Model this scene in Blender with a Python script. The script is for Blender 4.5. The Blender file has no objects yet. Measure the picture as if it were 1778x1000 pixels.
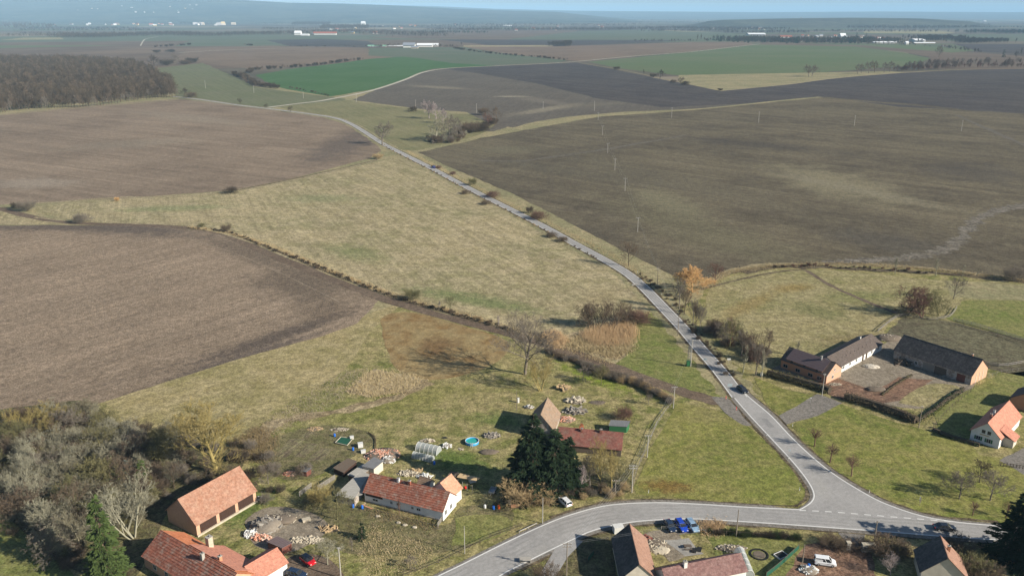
import bpy, math, random
import numpy as np
from mathutils import Vector, Matrix
from mathutils.geometry import tessellate_polygon
R = math.radians
# ------------------------------------------------------------------ camera, sky, sun, exposure
sc = bpy.context.scene
COL = sc.collection
F = 1420.0; H = 110.0; PITCH = math.atan(476/F); SP, CP = math.sin(PITCH), math.cos(PITCH)
cd = bpy.data.cameras.new('camera'); cam = bpy.data.objects.new('camera', cd); COL.objects.link(cam)
cd.sensor_width = 36.0; cd.lens = F/1778*36.0; cd.clip_start = 1.0; cd.clip_end = 120000.0
cam.location = (0, 0, H); cam.rotation_euler = (math.pi/2-PITCH, 0, 0); sc.camera = cam
SUN_AZ, SUN_EL = 114.0, 27.0            # azimuth clockwise from +Y
w = bpy.data.worlds.new('World'); sc.world = w; w.use_nodes = True
nt = w.node_tree; bg = nt.nodes['Background']; sky = nt.nodes.new('ShaderNodeTexSky')
sky.sky_type = 'NISHITA'; sky.sun_disc = False; sky.sun_elevation = R(SUN_EL); sky.sun_rotation = R(SUN_AZ)
sky.altitude = 200; sky.air_density = 1.0; sky.dust_density = 0.5; sky.ozone_density = 2.5
nt.links.new(sky.outputs[0], bg.inputs[0]); bg.inputs[1].default_value = 0.055
sl = bpy.data.lights.new('sun', 'SUN'); sun = bpy.data.objects.new('sun', sl); COL.objects.link(sun)
sl.energy = 5.0; sl.angle = R(0.5); sl.color = (1.0, 0.915, 0.78)
sd = Vector((math.sin(R(SUN_AZ))*math.cos(R(SUN_EL)), math.cos(R(SUN_AZ))*math.cos(R(SUN_EL)), math.sin(R(SUN_EL))))
sun.rotation_euler = sd.to_track_quat('Z', 'Y').to_euler()
vs = sc.view_settings; vs.view_transform = 'Standard'; vs.look = 'None'; vs.exposure = 0.88; vs.gamma = 1.0; vs.use_curve_mapping = False
sc.cycles.use_denoising = True
sc.cycles.max_bounces = 5; sc.cycles.diffuse_bounces = 3; sc.cycles.volume_bounces = 1; sc.cycles.transparent_max_bounces = 8
rng = random.Random(7); nr = np.random.default_rng(7)

# ------------------------------------------------------------------ helpers
def P(x, y, z=0.0):
    u = (x-889)/F; v = (500-y)/F; t = (H-z)/(SP-v*CP)
    return (u*t, (CP+v*SP)*t)
def P3(x, y, z=0.0):
    a = P(x, y, z); return Vector((a[0], a[1], z))
def hgt(x, y, y2):                         # metres of an upright thing whose foot is (x,y) and top at row y2
    by = P(x, y)[1]; v = (500-y2)/F
    return (v*CP*by-SP*by)/(CP+v*SP)+H
def tag(o, label=None, cat=None, group=None, kind=None):
    if label: o['label'] = label
    if cat: o['category'] = cat
    if group: o['group'] = group
    if kind: o['kind'] = kind
    return o
def link(o, parent=None, m=None):
    COL.objects.link(o)
    if parent: o.parent = parent
    if m is not None:
        if not o.data.materials: o.data.materials.append(m)
        elif o.data.materials[0] is not m:
            o.material_slots[0].link = 'OBJECT'; o.material_slots[0].material = m
    return o
def empty(name, loc, rz=0.0, s=1.0):
    o = bpy.data.objects.new(name, None); COL.objects.link(o); o.location = loc; o.rotation_euler = (0, 0, rz)
    o.scale = (s,)*3 if not isinstance(s, tuple) else s
    o.empty_display_size = 0.5
    return o
def part(name, mesh, m, parent, loc=(0, 0, 0), rz=0.0):
    o = bpy.data.objects.new(name, mesh); link(o, parent, m); o.location = loc; o.rotation_euler = (0, 0, rz)
    return o
def mesh_np(name, V, Fc, m=None, smooth=False):
    me = bpy.data.meshes.new(name); V = np.asarray(V, dtype=np.float32); Fc = np.asarray(Fc, dtype=np.int32)
    k = Fc.shape[1]
    me.vertices.add(len(V)); me.vertices.foreach_set('co', V.ravel())
    me.loops.add(Fc.size); me.loops.foreach_set('vertex_index', Fc.ravel())
    me.polygons.add(len(Fc)); me.polygons.foreach_set('loop_start', np.arange(0, Fc.size, k, dtype=np.int32))
    try: me.polygons.foreach_set('loop_total', np.full(len(Fc), k, dtype=np.int32))
    except Exception: pass
    if smooth: me.polygons.foreach_set('use_smooth', np.ones(len(Fc), dtype=bool))
    me.update(calc_edges=True); me.validate()
    if m: me.materials.append(m)
    return me
class MB:
    def __init__(s): s.v = []; s.f = []
    def quad(s, a, b, c, d):
        n = len(s.v); s.v += [tuple(a), tuple(b), tuple(c), tuple(d)]; s.f.append((n, n+1, n+2, n+3)); return s
    def tri(s, a, b, c):
        n = len(s.v); s.v += [tuple(a), tuple(b), tuple(c)]; s.f.append((n, n+1, n+2)); return s
    def box(s, x0, x1, y0, y1, z0, z1, M=None):
        n = len(s.v); c = [(x, y, z) for z in (z0, z1) for x, y in ((x0, y0), (x1, y0), (x1, y1), (x0, y1))]
        if M is not None: c = [tuple(M @ Vector(p)) for p in c]
        s.v += c
        s.f += [tuple(n+i for i in q) for q in ((3, 2, 1, 0), (4, 5, 6, 7), (0, 1, 5, 4), (1, 2, 6, 5), (2, 3, 7, 6), (3, 0, 4, 7))]
        return s
    def prism(s, pts, z0, z1):             # pts ccw; z1 may be a list
        n = len(s.v); k = len(pts); zt = z1 if isinstance(z1, (list, tuple)) else [z1]*k; zb = z0 if isinstance(z0, (list, tuple)) else [z0]*k
        s.v += [(p[0], p[1], zb[i]) for i, p in enumerate(pts)] + [(p[0], p[1], zt[i]) for i, p in enumerate(pts)]
        s.f.append(tuple(range(n+k-1, n-1, -1))); s.f.append(tuple(range(n+k, n+2*k)))
        for i in range(k): j = (i+1) % k; s.f.append((n+i, n+j, n+k+j, n+k+i))
        return s
    def bar(s, a, b, r, k=5, r2=None):
        a = Vector(a); b = Vector(b); d = b-a
        if d.length < 1e-6: return s
        q = d.to_track_quat('Z', 'Y'); n = len(s.v); r2 = r if r2 is None else r2
        for p, rr in ((a, r), (b, r2)):
            for i in range(k): t = 2*math.pi*i/k; s.v.append(tuple(p+q @ Vector((rr*math.cos(t), rr*math.sin(t), 0))))
        for i in range(k): j = (i+1) % k; s.f.append((n+i, n+j, n+k+j, n+k+i))
        s.f.append(tuple(n+i for i in range(k-1, -1, -1))); s.f.append(tuple(n+k+i for i in range(k)))
        return s
    def rings(s, rs, caps=True):
        n = len(s.v); k = len(rs[0])
        for r in rs: s.v += [tuple(p) for p in r]
        for a in range(len(rs)-1):
            for i in range(k): j = (i+1) % k; s.f.append((n+a*k+i, n+a*k+j, n+(a+1)*k+j, n+(a+1)*k+i))
        if caps: s.f.append(tuple(n+i for i in range(k-1, -1, -1))); s.f.append(tuple(n+(len(rs)-1)*k+i for i in range(k)))
        return s
    def mesh(s, name, smooth=False):
        me = bpy.data.meshes.new(name); me.from_pydata(s.v, [], s.f)
        if smooth:
            for p in me.polygons: p.use_smooth = True
        me.update(); return me
    def build(s, name, m, parent=None, loc=(0, 0, 0), rz=0.0, smooth=False):
        return part(name, s.mesh(name, smooth), m, parent, loc, rz)

# ------------------------------------------------------------------ materials
MATS = {}
class NT:
    def __init__(s, name):
        s.m = bpy.data.materials.new(name); s.m.use_nodes = True; s.t = s.m.node_tree; s.b = s.t.nodes['Principled BSDF']; MATS[name] = s.m
        s.b.inputs['Specular IOR Level'].default_value = 0.25
    def n(s, ty, **kw):
        o = s.t.nodes.new(ty)
        for k, v in kw.items(): setattr(o, k, v)
        return o
    def l(s, a, b): s.t.links.new(a, b)
    def noise(s, vec, scale, detail=3.0, rough=0.55):
        o = s.n('ShaderNodeTexNoise'); o.inputs['Scale'].default_value = scale; o.inputs['Detail'].default_value = detail; o.inputs['Roughness'].default_value = rough
        if vec is not None: s.l(vec, o.inputs['Vector'])
        return o.outputs[0]
    def rng(s, v, a, b, c, d, smooth=False):
        o = s.n('ShaderNodeMapRange')
        if smooth: o.interpolation_type = 'SMOOTHSTEP'
        for i, x in enumerate((a, b, c, d)): o.inputs[i+1].default_value = x
        s.l(v, o.inputs[0]); return o.outputs[0]
    def mix(s, f, a, b, mode='MIX'):
        o = s.n('ShaderNodeMix', data_type='RGBA', blend_type=mode)
        for x, i in ((f, 0), (a, 6), (b, 7)):
            if isinstance(x, (int, float)): o.inputs[i].default_value = x
            elif isinstance(x, tuple): o.inputs[i].default_value = (*x, 1)
            else: s.l(x, o.inputs[i])
        return o.outputs[2]
    def math(s, op, a, b=None):
        o = s.n('ShaderNodeMath', operation=op)
        for i, x in enumerate((a, b)):
            if x is None: continue
            if isinstance(x, (int, float)): o.inputs[i].default_value = x
            else: s.l(x, o.inputs[i])
        return o.outputs[0]
    def bump(s, h, st, dist):
        o = s.n('ShaderNodeBump'); o.inputs['Strength'].default_value = st; o.inputs['Distance'].default_value = dist
        s.l(h, o.inputs['Height']); s.l(o.outputs[0], s.b.inputs['Normal'])
    def grey(s, v):
        o = s.n('ShaderNodeCombineColor'); [s.l(v, o.inputs[i]) for i in range(3)]; return o.outputs[0]

def ground_mat(name, cols, big=0.02, mid=0.15, fine=1.5, amp=0.25, bump=0.5, dist=0.15, rows=None, patches=(), lo=.38, hi=.62, midmix=.5):
    N = NT(name); g = N.n('ShaderNodeNewGeometry').outputs['Position']
    nb = N.rng(N.noise(g, big, 4), lo, hi, 0, 1, True); nm = N.rng(N.noise(g, mid, 5, .6), lo, hi, 0, 1)
    col = N.mix(nb, cols[0], cols[1])
    if len(cols) > 2: col = N.mix(N.math('MULTIPLY', nm, midmix), col, cols[2])
    if rows:
        for (ang, sp, am) in rows:
            m0 = N.n('ShaderNodeMapping', vector_type='POINT'); m0.inputs['Rotation'].default_value = (0, 0, -ang); N.l(g, m0.inputs['Vector'])
            mp = N.n('ShaderNodeMapping', vector_type='POINT'); mp.inputs['Scale'].default_value = (0.03/sp, 1.0/sp, 0)
            N.l(m0.outputs[0], mp.inputs['Vector']); r = N.rng(N.noise(mp.outputs[0], 1.0, 2.5, .6), .25, .75, 1-am, 1+am)
            col = N.mix(1.0, col, N.grey(r), 'MULTIPLY')
    for (c, a, b, colr, st) in patches:     # soft-edged soil / growth patch, on the fields also painted shading of swells: centre px, end of long axis px, half width in metres
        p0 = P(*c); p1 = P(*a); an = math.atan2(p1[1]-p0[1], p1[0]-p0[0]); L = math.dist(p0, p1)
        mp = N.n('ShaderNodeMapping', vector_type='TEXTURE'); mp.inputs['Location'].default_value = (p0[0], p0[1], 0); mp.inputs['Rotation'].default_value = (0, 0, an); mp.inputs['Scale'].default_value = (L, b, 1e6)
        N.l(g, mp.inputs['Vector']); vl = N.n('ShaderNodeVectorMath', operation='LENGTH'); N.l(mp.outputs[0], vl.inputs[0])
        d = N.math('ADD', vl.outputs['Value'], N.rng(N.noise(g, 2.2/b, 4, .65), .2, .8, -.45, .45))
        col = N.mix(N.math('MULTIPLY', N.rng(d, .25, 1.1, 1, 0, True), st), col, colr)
    col = N.mix(1.0, col, N.grey(N.rng(N.noise(g, fine*.3, 3, .6), .36, .64, 1-amp*.7, 1+amp*.7)), 'MULTIPLY')
    nf = N.noise(g, fine, 4, .7)
    col = N.mix(1.0, col, N.grey(N.rng(nf, .33, .67, 1-amp*1.25, 1+amp*1.25)), 'MULTIPLY')  # random grain; on soils its contrast also imitates clod shadows
    N.l(col, N.b.inputs['Base Color']); N.b.inputs['Roughness'].default_value = .95; N.b.inputs['Specular IOR Level'].default_value = .1
    if bump: N.bump(nf, bump, dist)
    return N.m
def surf(name, c, c2=None, scale=2.0, rough=.8, bump=0.0, spec=.25, metal=0.0, amp=.5, stretch=None):
    N = NT(name); t = N.n('ShaderNodeTexCoord').outputs['Object']
    if stretch:
        mp = N.n('ShaderNodeMapping'); mp.inputs['Scale'].default_value = stretch; N.l(t, mp.inputs['Vector']); t = mp.outputs[0]
    if c2 is None: c2 = tuple(x*.75 for x in c)
    n = N.noise(t, scale, 5, .65); N.l(N.mix(N.rng(n, .5-amp/2.2, .5+amp/2.2, 0, 1), c, c2), N.b.inputs['Base Color'])
    N.b.inputs['Roughness'].default_value = rough; N.b.inputs['Specular IOR Level'].default_value = spec; N.b.inputs['Metallic'].default_value = metal
    if bump: N.bump(n, bump, .05)
    return N.m
def tile_mat(name, c, c2, c3, patina=0.0, pc=(.2, .19, .17)):   # tiles: colour differs from tile to tile along x, courses are real geometry
    N = NT(name); t = N.n('ShaderNodeTexCoord').outputs['Object']
    v = N.n('ShaderNodeTexVoronoi'); v.inputs['Scale'].default_value = 3.2; N.l(t, v.inputs['Vector'])
    bw = N.n('ShaderNodeSeparateColor'); N.l(v.outputs['Color'], bw.inputs[0])
    big = N.rng(N.noise(t, .35, 5, .7), .4, .62, 0, 1)
    col = N.mix(N.math('MULTIPLY', bw.outputs[0], .75), c, c2); col = N.mix(N.math('MULTIPLY', big, .6), col, c3)
    if patina: col = N.mix(N.math('MULTIPLY', N.rng(N.noise(t, .8, 6, .75), .48, .62, 0, 1), patina), col, pc)
    col = N.mix(1.0, col, N.grey(N.rng(N.noise(t, 1.6, 5, .75), .35, .65, .72, 1.22)), 'MULTIPLY')
    wv = N.n('ShaderNodeTexWave', wave_type='BANDS', bands_direction='X'); wv.inputs['Scale'].default_value = 1.3; N.l(t, wv.inputs['Vector'])
    N.l(col, N.b.inputs['Base Color']); N.b.inputs['Roughness'].default_value = .85; N.b.inputs['Specular IOR Level'].default_value = .15
    N.bump(wv.outputs[1], .5, .05)
    return N.m

def ang(a, b): p = P(*a); q = P(*b); return math.atan2(q[1]-p[1], q[0]-p[0])
# fields
M = {}
M['far'] = ground_mat('far_farmland', [(.105, .088, .068), (.06, .072, .045), (.17, .145, .10)], big=.0016, mid=.005, fine=.05, amp=.15, bump=0, lo=.45, hi=.55)
def patchwork(m):                             # distant parcels: random soil, crop and stubble colours per cell
    t = m.node_tree; b = t.nodes['Principled BSDF']; g = t.nodes.new('ShaderNodeNewGeometry'); mp = t.nodes.new('ShaderNodeMapping'); mp.inputs['Scale'].default_value = (.0011, .0017, 0); mp.inputs['Rotation'].default_value = (0, 0, .35)
    t.links.new(g.outputs['Position'], mp.inputs['Vector']); v = t.nodes.new('ShaderNodeTexVoronoi'); v.inputs['Scale'].default_value = 1.0; t.links.new(mp.outputs[0], v.inputs['Vector'])
    sp_ = t.nodes.new('ShaderNodeSeparateColor'); t.links.new(v.outputs['Color'], sp_.inputs[0]); cr = t.nodes.new('ShaderNodeValToRGB'); cr.color_ramp.interpolation = 'CONSTANT'; e = cr.color_ramp.elements
    cs = [(0, (.10, .08, .06)), (.22, (.06, .075, .045)), (.38, (.055, .048, .045)), (.55, (.14, .115, .08)), (.68, (.085, .105, .055)), (.8, (.24, .20, .14)), (.88, (.08, .065, .052))]
    e[0].position = 0; e[0].color = (*cs[0][1], 1); e[1].position = cs[1][0]; e[1].color = (*cs[1][1], 1)
    for p, c in cs[2:]: q = e.new(p); q.color = (*c, 1)
    t.links.new(sp_.outputs[0], cr.inputs[0]); mx = t.nodes.new('ShaderNodeMix'); mx.data_type = 'RGBA'; mx.inputs[0].default_value = .35
    old = b.inputs['Base Color'].links[0].from_socket; t.links.new(cr.outputs[0], mx.inputs[6]); t.links.new(old, mx.inputs[7]); t.links.new(mx.outputs[2], b.inputs['Base Color'])
patchwork(M['far'])
M['brown'] = ground_mat('brown_soil', [(.150, .108, .076), (.12, .088, .062), (.17, .13, .092)], big=.006, mid=.03, fine=.6, amp=.12, bump=.3, rows=[(ang((0, 95), (600, 90)), 9, .1)])
M['brown2'] = ground_mat('umber_soil', [(.13, .098, .07), (.105, .078, .056)], big=.006, mid=.03, fine=.6, amp=.12, bump=.3, rows=[(ang((0, 85), (600, 80)), 9, .12)])
M['dark'] = ground_mat('dark_ploughed_soil', [(.048, .042, .042), (.062, .054, .05), (.075, .066, .06)], big=.008, mid=.04, fine=.7, amp=.25, bump=.6, dist=.3, rows=[(ang((750, 120), (1350, 175)), 5, .28), (ang((750, 120), (1350, 175)), 25, .15)])
M['greyolive'] = ground_mat('grey_green_crop', [(.085, .105, .065), (.10, .11, .075)], big=.005, mid=.03, fine=.4, amp=.1, bump=.1, rows=[(ang((700, 100), (960, 104)), 8, .08)])
M['green'] = ground_mat('winter_wheat', [(.048, .10, .032), (.058, .11, .04)], big=.006, mid=.04, fine=.4, amp=.1, bump=.1, rows=[(ang((480, 145), (700, 110)), 6, .1)])
M['green2'] = ground_mat('pale_winter_wheat', [(.085, .115, .05), (.10, .12, .06)], big=.004, mid=.03, fine=.4, amp=.1, bump=.1, rows=[(ang((1100, 120), (1500, 110)), 8, .08)])
M['tan'] = ground_mat('dry_grass', [(.27, .225, .13), (.20, .18, .10), (.16, .17, .08)], big=.03, mid=.2, fine=1.2, amp=.3, bump=.5, midmix=.4)
M['tanpale'] = ground_mat('bleached_grass', [(.31, .26, .165), (.24, .20, .12), (.16, .14, .07)], big=.04, mid=.3, fine=1.5, amp=.35, bump=.6, midmix=.5)
M['uptri'] = ground_mat('young_rye', [(.118, .125, .066), (.13, .13, .076), (.10, .113, .056)], big=.01, mid=.04, fine=.5, amp=.12, bump=.2, rows=[(ang((330, 130), (430, 175)), 5, .12)])
fieldL1 = dict(big=.012, mid=.06, fine=1.1, amp=.24, bump=.9, dist=.3)
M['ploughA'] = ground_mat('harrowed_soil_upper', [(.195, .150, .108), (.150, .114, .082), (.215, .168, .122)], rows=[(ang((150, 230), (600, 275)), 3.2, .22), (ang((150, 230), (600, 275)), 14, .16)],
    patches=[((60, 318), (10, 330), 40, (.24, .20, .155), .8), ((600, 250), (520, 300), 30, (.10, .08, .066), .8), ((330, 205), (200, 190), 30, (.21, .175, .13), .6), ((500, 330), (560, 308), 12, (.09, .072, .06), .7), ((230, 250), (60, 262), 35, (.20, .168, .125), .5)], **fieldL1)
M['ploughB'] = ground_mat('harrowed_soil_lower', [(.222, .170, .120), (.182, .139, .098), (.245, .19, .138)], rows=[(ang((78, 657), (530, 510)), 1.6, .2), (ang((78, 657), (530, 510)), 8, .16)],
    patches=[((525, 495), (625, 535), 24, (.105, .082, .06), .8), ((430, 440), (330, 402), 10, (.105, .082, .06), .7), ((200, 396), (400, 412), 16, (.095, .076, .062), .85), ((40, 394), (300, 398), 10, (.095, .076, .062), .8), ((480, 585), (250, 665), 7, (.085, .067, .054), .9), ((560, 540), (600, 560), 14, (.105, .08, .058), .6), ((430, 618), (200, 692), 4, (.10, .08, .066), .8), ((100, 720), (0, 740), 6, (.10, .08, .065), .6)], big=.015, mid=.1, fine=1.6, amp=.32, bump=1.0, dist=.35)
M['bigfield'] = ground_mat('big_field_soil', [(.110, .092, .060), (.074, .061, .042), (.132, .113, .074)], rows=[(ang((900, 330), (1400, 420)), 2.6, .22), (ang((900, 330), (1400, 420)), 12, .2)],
    patches=[((1450, 318), (1590, 372), 42, (.19, .168, .105), .75), ((1160, 352), (1240, 392), 22, (.165, .15, .092), .7), ((1210, 400), (1000, 330), 30, (.13, .118, .07), .5), ((880, 260), (800, 262), 25, (.12, .11, .07), .5), ((1490, 330), (1300, 290), 14, (.18, .16, .11), .55), ((1150, 310), (900, 250), 30, (.10, .088, .06), .4), ((1000, 300), (800, 270), 20, (.088, .078, .055), .5),  # dry soil and crop tones, also painting light and shade of the swells
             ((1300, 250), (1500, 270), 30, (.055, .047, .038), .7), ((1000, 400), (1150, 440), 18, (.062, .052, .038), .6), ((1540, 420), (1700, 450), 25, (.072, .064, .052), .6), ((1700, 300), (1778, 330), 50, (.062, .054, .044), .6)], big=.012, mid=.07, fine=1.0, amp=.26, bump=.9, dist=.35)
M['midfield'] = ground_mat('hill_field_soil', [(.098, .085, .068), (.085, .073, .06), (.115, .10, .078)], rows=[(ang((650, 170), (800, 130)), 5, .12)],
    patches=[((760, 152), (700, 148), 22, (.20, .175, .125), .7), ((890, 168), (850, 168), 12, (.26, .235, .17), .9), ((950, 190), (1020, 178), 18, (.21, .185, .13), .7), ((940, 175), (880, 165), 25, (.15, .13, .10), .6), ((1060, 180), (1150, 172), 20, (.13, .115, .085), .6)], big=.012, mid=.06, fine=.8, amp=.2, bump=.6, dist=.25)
M['meadow'] = ground_mat('old_meadow_grass', [(.255, .215, .120), (.195, .175, .090), (.34, .285, .18)], big=.02, mid=.12, fine=1.3, amp=.34, bump=.7, dist=.2, rows=[(ang((560, 300), (700, 420)), 1.8, .22), (ang((860, 520), (440, 360)), 6, .18)],
    patches=[((820, 520), (980, 548), 9, (.10, .135, .045), .7), ((620, 440), (560, 420), 12, (.13, .15, .06), .6), ((300, 362), (160, 366), 10, (.14, .165, .075), .6), ((1040, 520), (1080, 490), 9, (.22, .18, .10), .6), ((560, 345), (480, 345), 16, (.15, .165, .08), .6)], midmix=.6)
grass_rows = [(ang((1150, 820), (1300, 760)), 2.0, .14), (ang((1250, 850), (1235, 780)), 3.0, .10)]
M['lawn'] = ground_mat('mown_grass', [(.155, .158, .042), (.112, .132, .030), (.235, .205, .082)], big=.035, mid=.25, fine=2.2, amp=.36, bump=.6, dist=.12, rows=grass_rows,
    patches=[((1160, 845), (1220, 850), 4, (.15, .095, .03), .85), ((1330, 840), (1380, 800), 8, (.15, .165, .04), .6), ((1230, 720), (1290, 735), 8, (.19, .165, .07), .6)], midmix=.55)
M['rough'] = ground_mat('rough_grass', [(.125, .132, .040), (.175, .158, .064), (.31, .255, .13)], big=.03, mid=.22, fine=1.9, amp=.42, bump=.8, dist=.2, lo=.4, hi=.6, midmix=.65,
    patches=[((1030, 655), (1120, 690), 5, (.13, .17, .02), .85), ((870, 730), (930, 740), 6, (.075, .12, .025), .7), ((790, 800), (880, 830), 7, (.075, .115, .025), .8), ((700, 700), (860, 660), 9, (.15, .15, .04), .6), ((430, 880), (380, 935), 5, (.07, .115, .022), .8), ((860, 900), (790, 930), 6, (.10, .125, .03), .6), ((560, 700), (640, 730), 9, (.14, .15, .045), .6), ((700, 960), (640, 930), 7, (.20, .175, .085), .7), ((1380, 600), (1300, 560), 14, (.22, .19, .09), .4)])
M['grassC'] = ground_mat('roadside_grass', [(.115, .138, .036), (.145, .15, .05), (.20, .18, .078)], big=.04, mid=.25, fine=2.0, amp=.35, bump=.6, dist=.12)
M['grassT'] = ground_mat('tall_pale_grass', [(.25, .205, .10), (.195, .17, .074), (.33, .275, .155)], big=.03, mid=.16, fine=1.8, amp=.35, bump=.8, dist=.2, rows=[(ang((200, 700), (600, 570)), 2.2, .12)], midmix=.6)
M['brownp'] = ground_mat('trampled_brown_grass', [(.185, .120, .052), (.225, .165, .078), (.26, .21, .11)], big=.05, mid=.2, fine=1.4, amp=.25, bump=.5, midmix=.5, patches=[((760, 600), (730, 620), 9, (.125, .075, .035), .8)], rows=[(ang((700, 640), (820, 560)), 1.5, .12)])
M['pasture'] = ground_mat('winter_pasture', [(.215, .185, .09), (.165, .155, .065), (.29, .25, .14)], big=.03, mid=.16, fine=1.5, amp=.38, bump=.7, dist=.2, midmix=.6,
    patches=[((1300, 530), (1240, 560), 6, (.20, .145, .055), .6), ((1375, 500), (1420, 495), 6, (.19, .135, .045), .7), ((1420, 540), (1480, 560), 9, (.12, .125, .05), .7), ((1500, 515), (1600, 510), 8, (.13, .14, .05), .6), ((1480, 590), (1400, 600), 8, (.16, .12, .06), .5)])
M['paddock'] = ground_mat('bare_paddock', [(.10, .09, .055), (.075, .062, .042), (.13, .125, .075)], big=.04, mid=.3, fine=1.5, amp=.38, bump=.8, midmix=.6)
M['soil'] = ground_mat('garden_soil', [(.115, .10, .052), (.16, .135, .075), (.095, .105, .034)], big=.1, mid=.5, fine=2.4, amp=.42, bump=.9, dist=.15)
M['beds'] = ground_mat('vegetable_beds', [(.13, .10, .07), (.17, .14, .09), (.10, .11, .04)], big=.1, mid=.6, fine=2.0, amp=.4, bump=.9, dist=.2, rows=[(ang((470, 800), (520, 760)), .8, .5)])
M['yard'] = ground_mat('farmyard_dirt', [(.20, .17, .13), (.16, .135, .10), (.25, .215, .165)], big=.06, mid=.4, fine=2.5, amp=.3, bump=.7)
M['redsoil'] = ground_mat('red_rutted_dirt', [(.175, .105, .072), (.13, .08, .058), (.20, .135, .09)], big=.08, mid=.4, fine=2.0, amp=.4, bump=.9, dist=.2, rows=[(ang((1530, 690), (1620, 665)), .7, .35)])
M['track'] = ground_mat('dirt_track_soil', [(.115, .084, .06), (.145, .11, .08), (.10, .075, .055)], big=.06, mid=.4, fine=1.8, amp=.3, bump=.8)
M['gravel'] = ground_mat('gravel', [(.17, .155, .135), (.14, .128, .112), (.20, .185, .165)], big=.08, mid=.5, fine=4, amp=.3, bump=.6, dist=.05)
M['chalk'] = ground_mat('pale_field_road', [(.40, .37, .31), (.34, .31, .25)], big=.05, mid=.4, fine=1.5, amp=.15, bump=.2)
M['scar'] = ground_mat('dried_runoff_silt', [(.135, .12, .098), (.095, .082, .062), (.165, .148, .122)], big=.12, mid=.4, fine=1.0, amp=.45, bump=.7)
M['silt'] = ground_mat('thin_silt', [(.115, .10, .08), (.10, .088, .068)], big=.06, mid=.25, fine=1.0, amp=.3, bump=.6)
M['asphalt'] = ground_mat('worn_asphalt', [(.285, .278, .268), (.245, .24, .232), (.32, .31, .30)], big=.09, mid=.5, fine=5, amp=.10, bump=.2, dist=.02, rows=[(ang((1000, 900), (800, 970)), 1.0, .04)],
    patches=[((1425, 845), (1440, 872), 2.5, (.30, .29, .27), .6), ((930, 960), (890, 975), 2, (.29, .28, .26), .5)])
M['patch'] = ground_mat('asphalt_repair', [(.225, .222, .216), (.205, .202, .198)], big=.2, mid=.8, fine=6, amp=.12, bump=.2, dist=.02)
M['concrete'] = ground_mat('concrete_paving', [(.27, .26, .235), (.23, .22, .20), (.30, .285, .26)], big=.2, mid=.8, fine=5, amp=.15, bump=.2, dist=.02)
M['line'] = surf('road_paint', (.72, .72, .70), (.50, .50, .48), 1.5, .7, amp=.7)
M['ditch'] = ground_mat('ditch_soil', [(.06, .045, .03), (.10, .078, .05), (.17, .14, .085)], big=.08, mid=.35, fine=1.2, amp=.45, bump=1.0, dist=.3)
M['litter'] = ground_mat('scrub_floor_litter', [(.085, .07, .042), (.12, .10, .055), (.09, .10, .035)], big=.08, mid=.4, fine=1.6, amp=.45, bump=1.0, dist=.3)
M['straw'] = ground_mat('flattened_reed_litter', [(.34, .28, .17), (.24, .19, .11), (.12, .085, .05)], big=.1, mid=.5, fine=1.2, amp=.4, bump=1.0, dist=.4, midmix=.6)

# ------------------------------------------------------------------ ground sheets
LV = 0.011
SN = [0]
def catmull(pts, n=6):
    if len(pts) < 3: return [tuple(p) for p in pts]
    q = [pts[0]]+list(pts)+[pts[-1]]; out = []
    for i in range(1, len(q)-2):
        for k in range(n):
            t = k/n; out.append(tuple(.5*((2*q[i][j])+(-q[i-1][j]+q[i+1][j])*t+(2*q[i-1][j]-5*q[i][j]+4*q[i+1][j]-q[i+2][j])*t*t+(-q[i-1][j]+3*q[i][j]-3*q[i+1][j]+q[i+2][j])*t**3) for j in range(len(pts[0]))))
    out.append(tuple(pts[-1])); return out
def sheet(name, pts, m, lvl, label, rough=0.35, z=None, kind='structure', cat=None):
    SN[0] += 1; z = lvl*LV+(SN[0] % 6)*.0016 if z is None else z
    if name in ('garden', 'yard', 'scrub_floor', 'pond_bed', 'paddock', 'gravel_patch') or m in ('straw', 'pasture', 'grassC', 'brownp', 'grassT', 'soil'):
        k = len(pts); pts = catmull([pts[-1]]+list(pts)+[pts[0]], 4)[4:-5] if k > 3 else pts; rough = max(rough, .7)
    W = [Vector((*P(*p), 0)) for p in pts]; out = []
    rr = random.Random(int(sum(p[0]*3+p[1]*7 for p in pts)))
    for i in range(len(W)):
        a = W[i]; b = W[(i+1) % len(W)]; d = (b-a); L = d.length; dist = max(60, a.y)
        step = max(dist/60, 2.5); n = max(1, min(60, int(L/step))); pr = Vector((-d.y, d.x, 0)).normalized()
        out.append(a)
        for k in range(1, n): out.append(a+d*(k/n)+pr*rr.uniform(-1, 1)*rough*max(1, dist/250))
    tris = tessellate_polygon([out])
    me = bpy.data.meshes.new(name); V = [(p.x, p.y, 0) for p in out]
    Fs = []
    for t in tris:
        a, b, c = (out[i] for i in t)
        Fs.append(tuple(t) if (b-a).cross(c-a).z > 0 else (t[0], t[2], t[1]))
    me.from_pydata(V, [], Fs); me.update()
    o = bpy.data.objects.new(name, me); link(o, None, M[m] if isinstance(m, str) else m); o.location.z = z
    return tag(o, label, cat, None, kind)
def wline(px, n=6): return [P(*p) for p in catmull(px, n)]
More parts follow.
